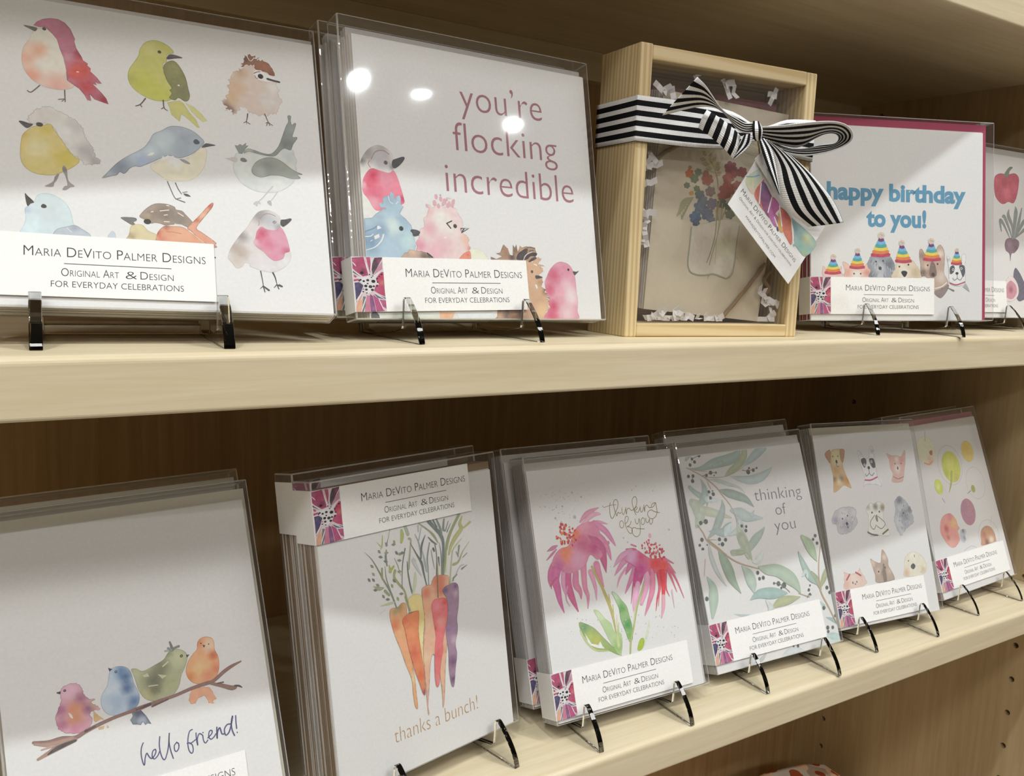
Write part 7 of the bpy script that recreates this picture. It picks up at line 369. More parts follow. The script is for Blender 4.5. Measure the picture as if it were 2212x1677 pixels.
ART['N'] = [["painted_pepper","red bell pepper with a green stem",[["p",[1587,2277,1748,2342,1924,2336,2140,2375,2252,2312,2236,2164,2171,1992,2074,1881,1932,1892,1824,1854,1718,1857,1585,1950,1553,2111],[201,94,112],1,0.25,[[1636,2220,83,[216,110,128]],[1905,2035,141,[231,121,143]],[2126,2135,114,[221,105,133]],[1844,2195,85,[186,77,95]]],0],["p",[1833,2308,1891,2385,2003,2467,2092,2465,1998,2394,1957,2308],[130,142,122],1,0.12,[],0]]],["painted_beet","purple beet with grey leaves",[["p",[1791,1202,1860,1288,2039,1307,2188,1262,2174,1157,2060,1069,1970,1045,1926,919,1909,1042,1813,1100],[143,116,133],1,0.2,[[1926,1209,85,[171,142,159]],[2100,1133,71,[115,89,106]]],0],["l",[2003,1295,1940,1437,1810,1636,1740,1632],[22,46,74,16],[151,160,159],1],["l",[2021,1296,2015,1503,1918,1663,1942,1768],[28,62,84,16],[151,160,159],1],["l",[2039,1297,2090,1549,2137,1740,2124,1822],[28,86,96,22],[151,160,159],1],["l",[2075,1309,2198,1555,2305,1813],[22,74,22],[151,160,159],1],["l",[2093,1310,2269,1518,2362,1607],[18,68,58],[151,160,159],1],["l",[1932,1312,1769,1531,1683,1567,1709,1404],[18,56,68,24],[151,160,159],1],["l",[2112,1321,2353,1459],[18,58],[151,160,159],1]]],["painted_fig","cut fig beside a whole dusky fig",[["p",[1999,651,2063,820,2185,740,2300,596,2456,389,2281,302,2085,300],[109,108,128],1,0.15,[],0],["p",[1695,417,1745,562,1912,691,2068,612,2139,467,2088,341,1904,260,1729,295],[246,234,231],1,0.25,[[1916,463,113,[216,147,159]]],0],["p",[1754,418,1815,543,1925,608,2063,528,2074,404,1943,308,1785,337],[221,157,172],1,0.1,[[1916,463,71,[171,105,122]]],0]]]]
# packs: card plane (corner, right and up directions), sizes in millimetres
PACKS = {}
PACKS['A'] = {"frame":[[14.49,39.63,18.06],[0.99403,-0.10775,-0.01688],[0.0566,0.3773,0.92436]],"w":132.8,"h":132.2,"box":[-7,134.2,0,139.6,12],"env":[136,136,"grey_env"],"plastic":"clear","cardlabel":"white card printed with nine watercolour birds","name_label":"clear pack of nine bird cards at the left end of the upper shelf","group":"boxed note cards on the upper shelf","label":[4.93,4.36,-0.13,79.11,-1,True],"words":[],"ncard":5,"fan":0,"easels":[[[31.2,18.3,3.55,-5.8,67.1,4.2,22.4],"clear acrylic easel under the nine birds pack"]]}
PACKS['B'] = {"frame":[[167.43,34.11,13.85],[0.99999,0.00397,-0.0033],[0.00239,0.20915,0.97788]],"w":134.9,"h":132.2,"box":[-7,138.2,-0.6,140.6,11.5],"env":[137,137,"grey_env"],"plastic":"clear","cardlabel":"white card with huddled birds and pink words","name_label":"clear pack showing huddled birds and pink words, front of two","group":"boxed note cards on the upper shelf","label":[9.46,3.11,1.13,78.87,-1.37,True],"words":[["you’re",[55.9,103.9],[105.4,104.2],14.1,"ink_rose",{"thin":-0.011}],["flocking",[50.5,83.1],[113.4,83.3],14.1,"ink_rose",{"thin":-0.011}],["incredible",[44.6,62.2],[122.3,62.2],14.1,"ink_rose",{"thin":-0.011}]],"ncard":5,"fan":1,"second":[[[-2.75,2.99,-16],"clear pack standing directly behind the huddled birds pack"]],"easels":[[[184.2,14.7,3.55,0.3,66.3,3,12.1],"clear acrylic easel under the huddled birds pack"]]}
PACKS['F'] = {"frame":[[498.29,52.56,10.95],[0.93658,-0.34962,0.02405],[0.02011,0.12215,0.99231]],"w":134.7,"h":132.3,"box":[-0.8,143.8,0,140,14],"env":[139.6,138,"magenta"],"plastic":"clear","cardlabel":"white card with dogs in rainbow party hats","name_label":"clear pack with rainbow party hat dogs and magenta envelopes","group":"boxed note cards on the upper shelf","label":[15.99,4.42,-0.06,79.01,-1.49,True],"words":[["happy birthday",[11.9,82.7],[120.9,82.6],11.6,"ink_blue",{"thin":0.042}],["to you!",[42.2,65],[89.2,65],11.6,"ink_blue",{"thin":0.042}]],"ncard":3,"fan":0,"easels":[[[527.7,20.6,3.55,-20.6,66.1,3,7.0],"clear acrylic easel under the birthday dogs pack"]]}
PACKS['H'] = {"frame":[[19.28,21.96,-209.28],[0.99848,0.05155,0.01954],[-0.03695,0.36279,0.93114]],"w":108.0,"h":140.0,"box":[-1.5,111.5,-0.5,149.6,13],"env":[111,145.5,"cream"],"plastic":"soft","cardlabel":"white card with four birds on a branch","name_label":"clear pack with four birds on a branch, front one at lower left","group":"boxed note cards on the lower shelf","label":[11.2,3.2,-0.7,81,0.0,True],"words":[],"ncard":3,"fan":0,"second":[[[1.18,7.79,-15],"clear pack standing directly behind the branch birds pack"]],"easels":[[[40.1,3.4,-219.73,2.5,66,3,21.4],"clear acrylic easel under the branch birds pack"]]}
PACKS['I'] = {"frame":[[149.5,16.26,-208.29],[0.98264,0.18538,0.00743],[-0.04163,0.18129,0.98255]],"w":110.4,"h":139.2,"box":[-0.8,114.2,-0.5,148.8,16.4],"env":[112,143.5,"kraft"],"plastic":"soft","cardlabel":"white card with a bunch of carrots","name_label":"clear pack with carrots painting, front one of its pair","group":"boxed note cards on the lower shelf","label":[15.93,119.34,0.02,78.13,-1.6,True],"words":[["thanks a bunch!",[32.3,15.6],[86.3,15.2],7.2,"ink_gold",{"thin":-0.018}]],"ncard":3,"fan":0,"second":[[[0.7,3.5,-17.4],"clear pack standing directly behind the carrots pack"]],"easels":[[[181.8,2.5,-219.73,10.6,66,3,10.7],"clear acrylic easel under the carrots pack"]]}
PACKS['J'] = {"frame":[[280.27,24.83,-209.1],[0.99869,-0.04987,0.01136],[0.0049,0.31439,0.94928]],"w":106.0,"h":139.8,"box":[-1.5,110.2,-1,148.4,15],"env":[110,145,"grey_env"],"plastic":"soft","cardlabel":"white card with two pink coneflowers","name_label":"clear pack with two pink coneflowers, front one of its pair","group":"boxed note cards on the lower shelf","label":[8.5,1.87,0.22,88.5,3.63,True],"words":[],"ncard":3,"fan":0,"second":[[[-3.15,7.17,-19],"clear pack standing directly behind the pink coneflowers pack"]],"easels":[[[294.9,4.5,-219.73,-3.1,64.6,3,18.3],"clear acrylic easel under the coneflowers pack"]]}
PACKS['K'] = {"frame":[[406.97,27.62,-211.18],[0.99577,-0.08698,0.0297],[0.00294,0.3531,0.93558]],"w":109.3,"h":139.2,"box":[-0.8,111.8,0,149.4,13.5],"env":[111,145,"grey_env"],"plastic":"crinkle","cardlabel":"white card with grey green eucalyptus","name_label":"clear pack with eucalyptus leaves, front one of its pair","group":"boxed note cards on the lower shelf","label":[9.57,5.9,-0.08,87.38,4.26,True],"words":[["thinking",[58,103.5],[101.2,101.9],7.9,"ink_grey",{"thin":-0.014}],["of",[74.2,91.9],[84.2,91.6],7.6,"ink_grey",{"thin":-0.014}],["you",[70.7,81.2],[89.8,80.8],7.9,"ink_grey",{"thin":-0.014}]],"ncard":3,"fan":0,"second":[[[4.76,9.94,-16],"clear pack standing directly behind the eucalyptus pack"]],"easels":[[[429.6,5.8,-219.73,-5.6,62.9,3,20.6],"clear acrylic easel under the eucalyptus pack"]]}
PACKS['L'] = {"frame":[[533.38,30.81,-208.66],[0.99622,-0.08542,-0.01546],[0.04141,0.31109,0.94948]],"w":108.4,"h":140.3,"box":[-0.8,112.6,0,149.2,13],"env":[111,145.5,"grey_env"],"plastic":"crinkle","cardlabel":"white card with nine dog portraits","name_label":"clear pack with nine small dog portraits on the lower shelf","group":"boxed note cards on the lower shelf","label":[15.75,2.24,0.79,79.63,-1.37,True],"words":[],"ncard":3,"fan":0,"easels":[[[547.4,10.1,-219.73,-4.6,66.4,3,18.3],"clear acrylic easel under the dog portraits pack"]]}
PACKS['M'] = {"frame":[[666.19,32.83,-210.47],[0.99952,0.01179,0.02854],[-0.03086,0.34998,0.93625]],"w":107.9,"h":139.7,"box":[-1,111.5,-0.5,149,12],"env":[110.5,144.5,"rose_env"],"plastic":"crinkle","cardlabel":"white card with drinks seen from above","name_label":"clear pack with colourful drinks at the right end of lower shelf","group":"boxed note cards on the lower shelf","label":[12.52,5.73,-0.37,89.42,2.84,True],"words":[],"ncard":3,"fan":0,"second":[[[-3,3,-14],"clear pack standing directly behind the colourful drinks pack"]],"easels":[[[683.1,13.3,-219.73,0.1,66.0,3,20.5],"clear acrylic easel under the colourful drinks pack"]]}
PACKS['N'] = {"frame":[[642.0,48.6,13.5],[0.99863,-0.05234,0.0],[0.00819,0.15622,0.98769]],"w":133.0,"h":132.0,"box":[-7,138,0,140,12],"env":[137,137,"magenta"],"plastic":"clear","cardlabel":"white card with painted vegetables","name_label":"clear pack with vegetable paintings behind the birthday dogs pack","group":"boxed note cards on the upper shelf","label":[9.0,4.4,0,79,-1.4,True],"words":[],"ncard":3,"fan":0,"easels":[[[724.3,24.8,3.55,-3.0,66,3,9.0],"clear acrylic easel under the vegetables pack"]]}
GB = {"x":319.88,"y":35.53,"yaw":-6.59,"w":125.84,"h":156.42,"d":38.96,"card":[[19.57,15.03],[104.43,8.45],[116.3,132.6],[23.98,136.44]],"env":[[20,14],[106,12],[116.3,140.21],[24.31,140.84]],"twine":[[[105.97,9.6,43.7],[90.79,9.4,26.66],[75.2,9.6,10.24]],[[37.31,9.6,108.15],[25.54,9.4,101.92],[16.91,9.6,94.37]],[[110.72,9.9,39.3],[106.29,9.9,33.84],[110.86,9.9,28.61],[106.33,9.9,23.92]]],"shred":[[29.3,10.4,7,9,2],[50.8,9.9,8,12,1.5],[71.2,9.3,4,6,1.5],[109.6,14.9,6,4,6],[105.2,28.6,2,2,6],[13.2,74.9,4,1,10],[13.5,47.4,3,0.5,12],[15.8,95.4,3,1,8],[17.7,136.4,1,1,2],[43.5,145.6,1,1,1],[67.1,141.7,3,4,2],[98.0,142.6,2,1,4],[24.6,134.6,2,4,1]],"band":[105.0,128.8],"tagd":-9,"tag":[[58.26,75.48],[107.88,32.19],[133.22,67.05],[81.64,108.94]],"tagwords":[["Maria DeVito Palmer Designs",[66.58,82.76],[111.18,44.99],2.6,{"caps":True,"thin":-0.01}],["Original Art & Design for everyday celebrations",[65.67,79.09],[108.5,42.54],1.5,{"caps":True,"thin":-0.01}],["mariadevitopalmer.com",[71.42,68.98],[95.35,46.95],1.8,{"caps":True,"thin":-0.01}],["SET OF",[82.5,96.34],[90.1,88.51],1.6,{"thin":-0.01}]],"flap":[[73.36,101.24],[79.94,94.6],[87.24,87.34],[93.54,81.58],[91.95,89.24],[86.5,98.62],[78.57,105.9]],"string":[[74.79,-10,112.86],[76.72,-10,107.55],[78.12,-9.5,102.88]]}
RIBBON = [["bow_tail",[[64.41,-17,119.52],[58.08,-18,118.74],[51.72,-18,120.73],[44.64,-19,122.16],[38.41,-20,124.93],[31.26,-22,129.64],[25.93,-23,133.64],[19.77,-24,136.83]],[[65.81,-16,114.52],[60.77,-16,113.75],[55.35,-16,114.68],[49.64,-16,119.1],[45.32,-15,123.06],[39.06,-14,125.01],[28.82,-12,124.27],[9.11,-10,118.14]],0,1,0],["bow_loop",[[38.86,-9,124.45],[33.53,-12,118.87],[33.2,-10,114.44]],[[62.48,-10,112.99],[58.39,-14,105.75],[57.14,-12,99.56]],0,1,2],["bow_loop_lining",[[66.4,-8,113.79],[62.52,-9,107.63],[59.1,-10,102.43]],[[71.9,-9,115.74],[71.29,-9,109.13],[59.19,-10,99.63]],0.52,1,0],["bow_loop",[[72.9,-14,118.38],[84.58,-20,119.91],[101.71,-26,122.81],[115.83,-27,124.17],[126.86,-26,122.87],[134.65,-23,118.73],[135.59,-18,114.36],[125.35,-14,109.5],[109.06,-11,106.18],[93.56,-10,107.35],[79.03,-10,111.9]],[[81.56,-6,113.58],[98.81,-6,111.36],[110.4,-6,111.73],[120.56,-8,117.49],[127.16,-9,120.54],[134.13,-9,121.37],[138.64,-8,119.82],[138.86,-6,116.92],[128.93,-5,114.99],[114.41,-5,111.12],[95.17,-6,109.61]],0,1,0],["bow_tail",[[76.23,-13,112.69],[81.44,-14,106.92],[85.55,-15,98.93],[89.15,-15,87.39],[99.18,-14,74.02],[116.69,-12,66.09]],[[81.13,-15,109.89],[93.87,-18,103.89],[108.23,-20,94.84],[121.1,-21,85.14],[130.04,-20,77.9],[137.24,-19,69.49]],0,1,1.5],["bow_tail_fold",[[71.82,-15,111.39],[73.89,-16,104.69],[78.52,-17,95.44],[83.99,-17,87.59],[89.87,-15,82.55]],[[76.24,-14,112.59],[81.38,-15,107.51],[84.29,-16,99.43],[86.84,-16,91.34],[90.43,-15,82.59]],-0.1,0.34,0],["knot",[[66.54,-15,120.64],[62.82,-19,116.12],[64.78,-18,111.75],[70.08,-14,110.64]],[[70.43,-15,120.37],[70.26,-19,115.87],[71.6,-17,111.84],[72.36,-14,110.52]],0.16,0.62,2]]
LAMP_LABELS = ["ceiling lamp nearest the left end of the bookcase","ceiling lamp above the gift box end","ceiling lamp above the right end of the bookcase","first ceiling lamp of the far row","second ceiling lamp of the far row","third ceiling lamp of the far row"]
FILL_PANEL_LABELS = ["added fill panel over the aisle, near the left end","added fill panel over the aisle, near the right end","added fill panel at the back left of the shop","added fill panel at the back middle of the shop"]
CDEP = 11

# ------------------------------------------------------------------ room and bookcase
def struct(name, me, mat): return tag(link(name, me, mat), kind='structure')
fl = struct('floor', bbox_mesh('floor', -3000, 4500, -4500, 600, -30, 0), 'floor')
for nm_, bb in (('wall_back', (-3000, 4500, 600, 630)), ('wall_front', (-3000, 4500, -4530, -4500))): struct(nm_, bbox_mesh(nm_, *bb, 0, 2800), 'shopwall')
for nm_, bb in (('wall_left', (-3030, -3000, -4500, 600)), ('wall_right', (4500, 4530, -4500, 600))): struct(nm_, bbox_mesh(nm_, *bb, 0, 2800), 'shopwall')
ce = struct('ceiling', bbox_mesh('ceiling', -3000, 4500, -4500, 600, 2800, 2830), 'ceiling')
case = empty('bookcase', W(800, 0, -1300)); tag(case, 'pale maple bookcase with adjustable shelves holding the boxed note cards', 'bookcase')
cp = case.location
def cbox(name, x0, x1, y0, y1, z0, z1, mat, bev=.8, label=None):
    o = link(name, bbox_mesh(name, x0, x1, y0, y1, z0, z1, bev, 2), [mat, mat], case); o.matrix_parent_inverse = Matrix.Identity(4)
    o.location = W(0, 0, 0) - cp
    if label: o['label'] = label
    return o
XL, XR, DD = -760.0, CASE['Xs'], CASE['D']
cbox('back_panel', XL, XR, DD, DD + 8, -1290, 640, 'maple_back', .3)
cbox('back_rail', XL, XR, DD - 14, DD, 189, CASE['H2'], 'maple', .5)
def shelf(z1, z0, nose=3.2):
    n = 6; prof = [(nose - nose * math.cos(math.pi / 2 * i / n), z1 - nose + nose * math.sin(math.pi / 2 * i / n)) for i in range(n + 1)]
    prof += [(DD - .2, z1), (DD - .2, z0)] + [(1.6 - 1.6 * math.sin(math.pi / 2 * i / 4), z0 + 1.6 - 1.6 * math.cos(math.pi / 2 * i / 4)) for i in range(5)]
    m = len(prof); V = [(x * MM, y * MM, z * MM) for x in (XL + .5, XR - .5) for y, z in prof]
    F = [tuple(range(m))[::-1], tuple(range(m, 2 * m))] + [(i, (i + 1) % m, m + (i + 1) % m, m + i) for i in range(m)]
    me = from_data('shelf_board', V, F)
    bm = bmesh.new(); bm.from_mesh(me); bmesh.ops.recalc_face_normals(bm, faces=bm.faces); bm.to_mesh(me); bm.free()
    o = link('shelf_board', me, 'maple', case); o.location = W(0, 0, 0) - cp
    return o
ZL = -CASE['T'] - CASE['H1']
shelf(3.5, -CASE['T']); shelf(ZL + 1.5, ZL - CASE['T']); shelf(CASE['H2'] + 22.6, CASE['H2']); shelf(-700, -722); shelf(-1240, -1262)
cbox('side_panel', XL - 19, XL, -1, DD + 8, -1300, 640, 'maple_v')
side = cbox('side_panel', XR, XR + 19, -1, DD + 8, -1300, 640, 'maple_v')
cut_bm = bmesh.new()
for yy in (CASE['yf'], CASE['yb']):
    for i in range(-16, 26):
        m4 = Matrix.Translation(W(XR, yy, CASE['hz'] - 32 * i) - W(0, 0, 0) + Vector((0, 0, 0))) @ Matrix.Rotation(math.pi / 2, 4, 'Y')
        bmesh.ops.create_cone(cut_bm, cap_ends=True, segments=14, radius1=2.6 * MM, radius2=2.6 * MM, depth=22 * MM, matrix=m4)
cme = D.meshes.new('cut'); cut_bm.to_mesh(cme); cut_bm.free(); cut = D.objects.new('cut', cme); COL.objects.link(cut); cut.location = W(0, 0, 0)
md = side.modifiers.new('holes', 'BOOLEAN'); md.object = cut; md.operation = 'DIFFERENCE'; md.solver = 'EXACT'
bpy.context.view_layer.update()
sme = D.meshes.new_from_object(side.evaluated_get(bpy.context.evaluated_depsgraph_get())); side.modifiers.clear(); side.data = sme; D.objects.remove(cut)
cbox('top_panel', XL - 19, XR + 19, -1, DD + 8, 640, 660, 'maple')

# ------------------------------------------------------------------ ceiling lamps
for i, (lo, (lx, ly, pw, rr)) in enumerate(zip(lamp_objs, LAMPS)):
    t = empty('ceiling_lamp', W(lx, ly, 1500)); tag(t, LAMP_LABELS[i], 'lamp', 'round ceiling lamps of the shop')
    bm = bmesh.new(); bmesh.ops.create_circle(bm, cap_ends=False, segments=32, radius=(rr + 14) * MM); e1 = bm.edges[:]
    r = bmesh.ops.extrude_edge_only(bm, edges=e1); vs = [g for g in r['geom'] if isinstance(g, bmesh.types.BMVert)]
    for v in vs: v.co.z -= 6 * MM; v.co.xy *= (rr + 4) / (rr + 14)
    me = D.meshes.new('housing'); bm.to_mesh(me); bm.free(); link('housing', me, 'lamp_ring', t)
    bm = bmesh.new(); bmesh.ops.create_circle(bm, cap_ends=True, segments=32, radius=(rr + 5) * MM); me = D.meshes.new('glow_disc'); bm.to_mesh(me); bm.free()
    o = link('glow_disc', me, 'lamp_glow', t); o.location = (0, 0, -.0006)
    lo.parent = t; lo.location = (0, 0, -.003)

for i, (lo, (px, py, sx, sy, pw)) in enumerate(zip(fill_panel_objs, FILL_PANELS)):  # frames and glowing faces for the added fill panels
    t = empty('added_fill_panel', W(px, py, 1500)); tag(t, FILL_PANEL_LABELS[i], 'light panel', 'unseen ceiling panels added for fill light')
    link('fill_panel_frame', bbox_mesh('fill_panel_frame', -sx / 2 - 20, sx / 2 + 20, -sy / 2 - 20, sy / 2 + 20, -6, 0, 2), ['lamp_ring', 'lamp_ring'], t)
    link('fill_diffuser', bbox_mesh('fill_diffuser', -sx / 2, sx / 2, -sy / 2, sy / 2, -7.5, -6.2), 'fill_panel_glow', t)
    lo.parent = t; lo.location = (0, 0, -.010)
# ------------------------------------------------------------------ note card packs
def frame_mat(O, U, V):
    U = Vector(U); V = Vector(V); n = U.cross(V); o = W(*O)
    return Matrix(((U.x, V.x, n.x, o.x), (U.y, V.y, n.y, o.y), (U.z, V.z, n.z, o.z), (0, 0, 0, 1)))
def build_label(root, L, d, x0):
    """stick-on printed label: a front flap and a return that wraps round the left side of the box"""
    lu, lv, lr, lc, lf, full = L; h = LT['h']; fx = x0 - lu; t = .18
    prof = [(lc, t), (fx - .1, t), (fx - .1 - t, 0), (fx - .1 - t, -d), (fx - .1, -d), (fx - .1, 0), (lc, 0)]
    V = [(x * MM, y * MM, n * MM) for y in (0, h) for x, n in prof]; m = len(prof)
    F = [(i, (i + 1) % m, m + (i + 1) % m, m + i) for i in range(m)] + [(0, 1, 5, 6)[::-1], (1, 2, 3, 4, 5)[::-1], (m, m + 1, m + 5, m + 6), (m + 1, m + 2, m + 3, m + 4, m + 5)]
    me = from_data('stick_on_label', V, F)
    bm = bmesh.new(); bm.from_mesh(me); bmesh.ops.recalc_face_normals(bm, faces=bm.faces); bm.to_mesh(me); bm.free()
    lb = link('stick_on_label', me, 'label', root, Matrix.Translation((lu * MM, lv * MM, .00075)) @ Matrix.Rotation(math.radians(lr), 4, 'Z'))
    w = lf - fx
    if w > .5:
        s = w / 11.0
        pm = D.meshes.get('flower_print_master') or paint('flower_print_master', ART['patch'][0][2], (0, 11, 0, 25.25), base=.03, step=.006, lev=levels([ART['patch'][0][2]])[0][0])
        o = D.objects.new('flower_print', pm); COL.objects.link(o); o.parent = lb; o.matrix_local = Matrix.Translation((fx * MM, 0, t * MM)) @ Matrix.Diagonal((s, h / 25.25, 1, 1))
        o['label'] = 'magenta flower painting printed at the left of the label'
    if full:
        me = D.meshes.get('label_lettering')
        if not me:
            V = []; F = []
            text_into(V, F, 'Maria DeVito Palmer Designs', (10, LT['v1']), (LT['b'], LT['v1']), 3.95, caps=True, thin=-.012)
            text_into(V, F, 'Original Art', (22.6, 8.3), (42.8, 8.3), 3.2, caps=True, thin=-.012)
            text_into(V, F, '&', (45.2, 8.25), (49.3, 8.25), 3.1, thin=-.016)
            text_into(V, F, 'Design', (50.6, 8.25), (62.9, 8.2), 3.2, caps=True, thin=-.012)
            text_into(V, F, 'FOR EVERYDAY CELEBRATIONS', (LT['l3'], LT['v3']), (LT['r3'], LT['v3']), 2.45, thin=-.012)
            rect_into(V, F, LT['rl'], LT['rr'], LT['vr'] - .13, LT['vr'] + .13, .05)
            me = from_data('label_lettering', V, F)
        link('lettering', me, 'ink', lb, Matrix.Translation((0, 0, t * MM)))
    return lb
_slab = {}
def slab(kind, w, h, t):
    k = (kind, round(w, 1), round(h, 1), t)
    if k not in _slab: _slab[k] = bbox_mesh(kind, 0, w, 0, h, -t, 0)
    return _slab[k]
def build_pack(P, name, label, group, front=True, off=(0, 0, 0)):
    O, U, V = P['frame']; mt = frame_mat(O, U, V) @ Matrix.Translation(Vector(off) * MM)
    r = empty(name, mat=mt); tag(r, label, 'note card pack', group)
    w, h = P['w'], P['h']; x0, x1, y0, y1, d = P['box']; tk_e = None; rn = random.Random(label)
    bx = link('clear_box', bbox_mesh('clear_box', x0, x1, y0, y1, -d, .6, .7, 2), [P['plastic'], 'fold'], r)
    ew, eh, em = P['env']; n = -.02; k = 0
    while n > -d * .97 + .6:
        if k == 0:
            cd = link('note_card', slab('note_card', w, h, .5), 'paper', r, Matrix.Translation((0, 0, 0))); cd['label'] = P['cardlabel'] if front else 'front card of the pack'
            first = cd; n -= .62
        elif k % 2 == 0 or k < P.get('ncard', 4):
            dx = rn.uniform(-.5, .5) - P.get('fan', 0) * k * .25
            link('note_card', slab('inner_card', w, h, .55), 'paper_edge', r, Matrix.Translation(((max(x0 + .3, dx)) * MM, (rn.uniform(0, .5) + .1) * MM, n * MM))); n -= .55 + rn.choice((.12, .3, .5))
        else:
            dx = rn.uniform(-.2, .3); ex = min(x1 - .6 - ew, max(x0 + .6, (w - ew) / 2 + dx))
            link('envelope', slab('envelope', ew, eh, .45), em, r, Matrix.Translation((ex * MM, (y0 + .5) * MM, n * MM))); n -= .45 + rn.choice((.1, .2, .45))
        k += 1
    if front and P['art']:
        lvs, stp = levels([a_[2] for a_ in P['art']])
        for (nm, lab, layers), lv in zip(P['art'], lvs):
            cl = (.15, w - .15, .15, h - .15)
            single = {'painted_leaves': 'painted_leaf', 'painted_berries': 'painted_berry', 'painted_stems': 'painted_stem'}.get(nm)
            for i, (ly, le) in enumerate([([a_], [b_]) for a_, b_ in zip(layers, lv)] if single else [(layers, lv)]):
                o = D.objects.new(single or nm, paint(single or nm, ly, cl, lev=le, step=stp)); COL.objects.link(o); o.parent = first
                if lab and not single: o['label'] = lab
                if nm in ('painted_speckles', 'painted_fur'): o['kind'] = 'stuff'
    for (s, a, b, hh, mat, kw) in (P['words'] if front else []):
        V_ = []; F_ = []; text_into(V_, F_, s, a, b, hh, **kw); link('lettering', from_data('lettering', V_, F_), mat, first)['label'] = 'printed words ' + s.lower()
    if P['label']:
        L = list(P['label']); L[5] = front and L[5]; build_label(r, L, d, x0)
    return r
def easel(P, label):
    """clear acrylic easel: two hooked side plates joined by a cross bar and a back rest"""
    x, y, z, yaw, sep, tk, lean = P; tk += .2
    t = empty('display_easel', mat=Matrix.Translation(W(x, y, z)) @ Matrix.Rotation(math.radians(yaw), 4, 'Z')); tag(t, label, 'easel', 'clear acrylic easels')
    out = [(0, 0), (.6, 2.5), (2.2, 6), (4.6, 9.8), (7.8, 13.6), (11.2, 17), (14, 19.4), (15.6, 20.3), (16.9, 19.9), (17.3, 18.6)]
    inn = [(17.4, 12), (17.8, 6.4), (18.6, 5.6), (30, 3.2), (52, 1.6)]
    l = math.radians(lean); bk = [(60, 2.2), (60 + 55 * math.sin(l), 2 + 55 * math.cos(l)), (63.4 + 55 * math.sin(l), 2 + 55 * math.cos(l)), (66, 0)]
    pr = catmull(out, 3, False) + inn + bk; m = len(pr)
    for s in (0, 1):
        bm = bmesh.new(); vs = [bm.verts.new((-tk / 2 * MM, a * MM, b * MM)) for a, b in pr]; f = bm.faces.new(vs)
        r = bmesh.ops.extrude_face_region(bm, geom=[f])
        for g in r['geom']:
            if isinstance(g, bmesh.types.BMVert): g.co.x += tk * MM
        bmesh.ops.recalc_face_normals(bm, faces=bm.faces)
        sh = [e for e in bm.edges if e.calc_face_angle(0) > .5]
        bmesh.ops.bevel(bm, geom=sh, offset=.25 * MM, segments=1, affect='EDGES')
        me = D.meshes.new('side_plate'); bm.to_mesh(me); bm.free(); link('side_plate', me, 'acrylic', t, Matrix.Translation((s * sep * MM, 0, 0)))
    link('cross_bar', bbox_mesh('cross_bar', tk / 2 + .1, sep - tk / 2 - .1, 62.5, 65.5, .3, 13, .3, 1), ['acrylic', 'acrylic'], t)
    link('back_rest', bbox_mesh('back_rest', tk / 2 + .1, sep - tk / 2 - .1, 0, 3, 0, 30, .3, 1), ['acrylic', 'acrylic'], t, Matrix.Translation((0, .0605, .005)) @ Matrix.Rotation(-l, 4, 'X'))
    return t
for key in PACKS:
    P = PACKS[key]; P['art'] = ART.get(key)
    build_pack(P, 'note_card_pack', P['name_label'], P['group'])
    for off, lab in P.get('second', ()): build_pack(P, 'note_card_pack', lab, P['group'], False, off)
    for E_, lab in P.get('easels', ()): easel(E_, lab)

# ------------------------------------------------------------------ wooden gift box with its contents
gm = Matrix.Translation(W(GB['x'], GB['y'], 3.5)) @ Matrix.Rotation(math.radians(GB['yaw']), 4, 'Z')
gb = empty('gift_box', mat=gm); tag(gb, 'pine gift box with clear front, tied with a striped ribbon', 'gift box')
gw, gh, gd = GB['w'], GB['h'], GB['d']; pt = 8.0
def gpart(name, x0, x1, y0, y1, z0, z1, mat, bev=.7): return link(name, bbox_mesh(name, x0, x1, y0, y1, z0, z1, bev, 2, False), [mat, mat], gb)
gpart('side_board', 0, pt, 0, gd, 0, gh, 'pine_v'); gpart('side_board', gw - pt, gw, 0, gd, 0, gh - .6, 'pine_v')
gpart('top_board', pt, gw - pt, 0, gd, gh - 8.2, gh - .5, 'pine_h'); gpart('bottom_board', pt, gw - pt, 0, gd, .2, 7.4, 'pine_h')
gpart('back_board', pt, gw - pt, gd - 4, gd - .5, 7.4, gh - 8.2, 'pine_h', .2)
link('clear_pane', bbox_mesh('clear_pane', pt - 1, gw - pt + 1, 4.2, 4.5, 6.4, gh - 7.2), 'pane', gb)
def gemp(name, label, cat, **k): return tag(empty(name, mat=gm.copy()), label, cat, **k)
def quad_slab(name, Q, y0, y1, mat, par):
    V = [(x * MM, y * MM, z * MM) for y in (y0, y1) for x, z in Q]; return link(name, from_data(name, V, [(0, 1, 2, 3)[::-1], (4, 5, 6, 7), (0, 1, 5, 4), (1, 2, 6, 5), (2, 3, 7, 6), (3, 0, 4, 7)]), mat, par)
bd = gemp('note_card_bundle', 'bundle of bouquet note cards tied with twine inside the gift box', 'note card bundle')
R90 = Matrix.Rotation(math.pi / 2, 4, 'X')
for i in range(7):
    Q = [(a + (-.5 * i), b + (.15 * i)) for a, b in GB['card']]
    c = quad_slab('note_card', Q, CDEP + i * 1.5, CDEP + i * 1.5 + .7, 'warm_card' if i == 0 else 'paper_edge', bd)
    if i == 0:
        lvs, stp = levels([a_[2] for a_ in ART['G']])
        for (nm, lab, layers), lv in zip(ART['G'], lvs):
            o = D.objects.new(nm, paint(nm, layers, lev=lv, step=stp)); COL.objects.link(o); o.parent = c; o.matrix_local = Matrix.Translation((0, CDEP * MM, 0)) @ R90
            if lab: o['label'] = lab
for i in range(3):
    quad_slab('envelope', [(a - .6 * i, b + .3 * i) for a, b in GB['env']], CDEP + 11 + i * 1.6, CDEP + 11.8 + i * 1.6, 'rose_env', bd)
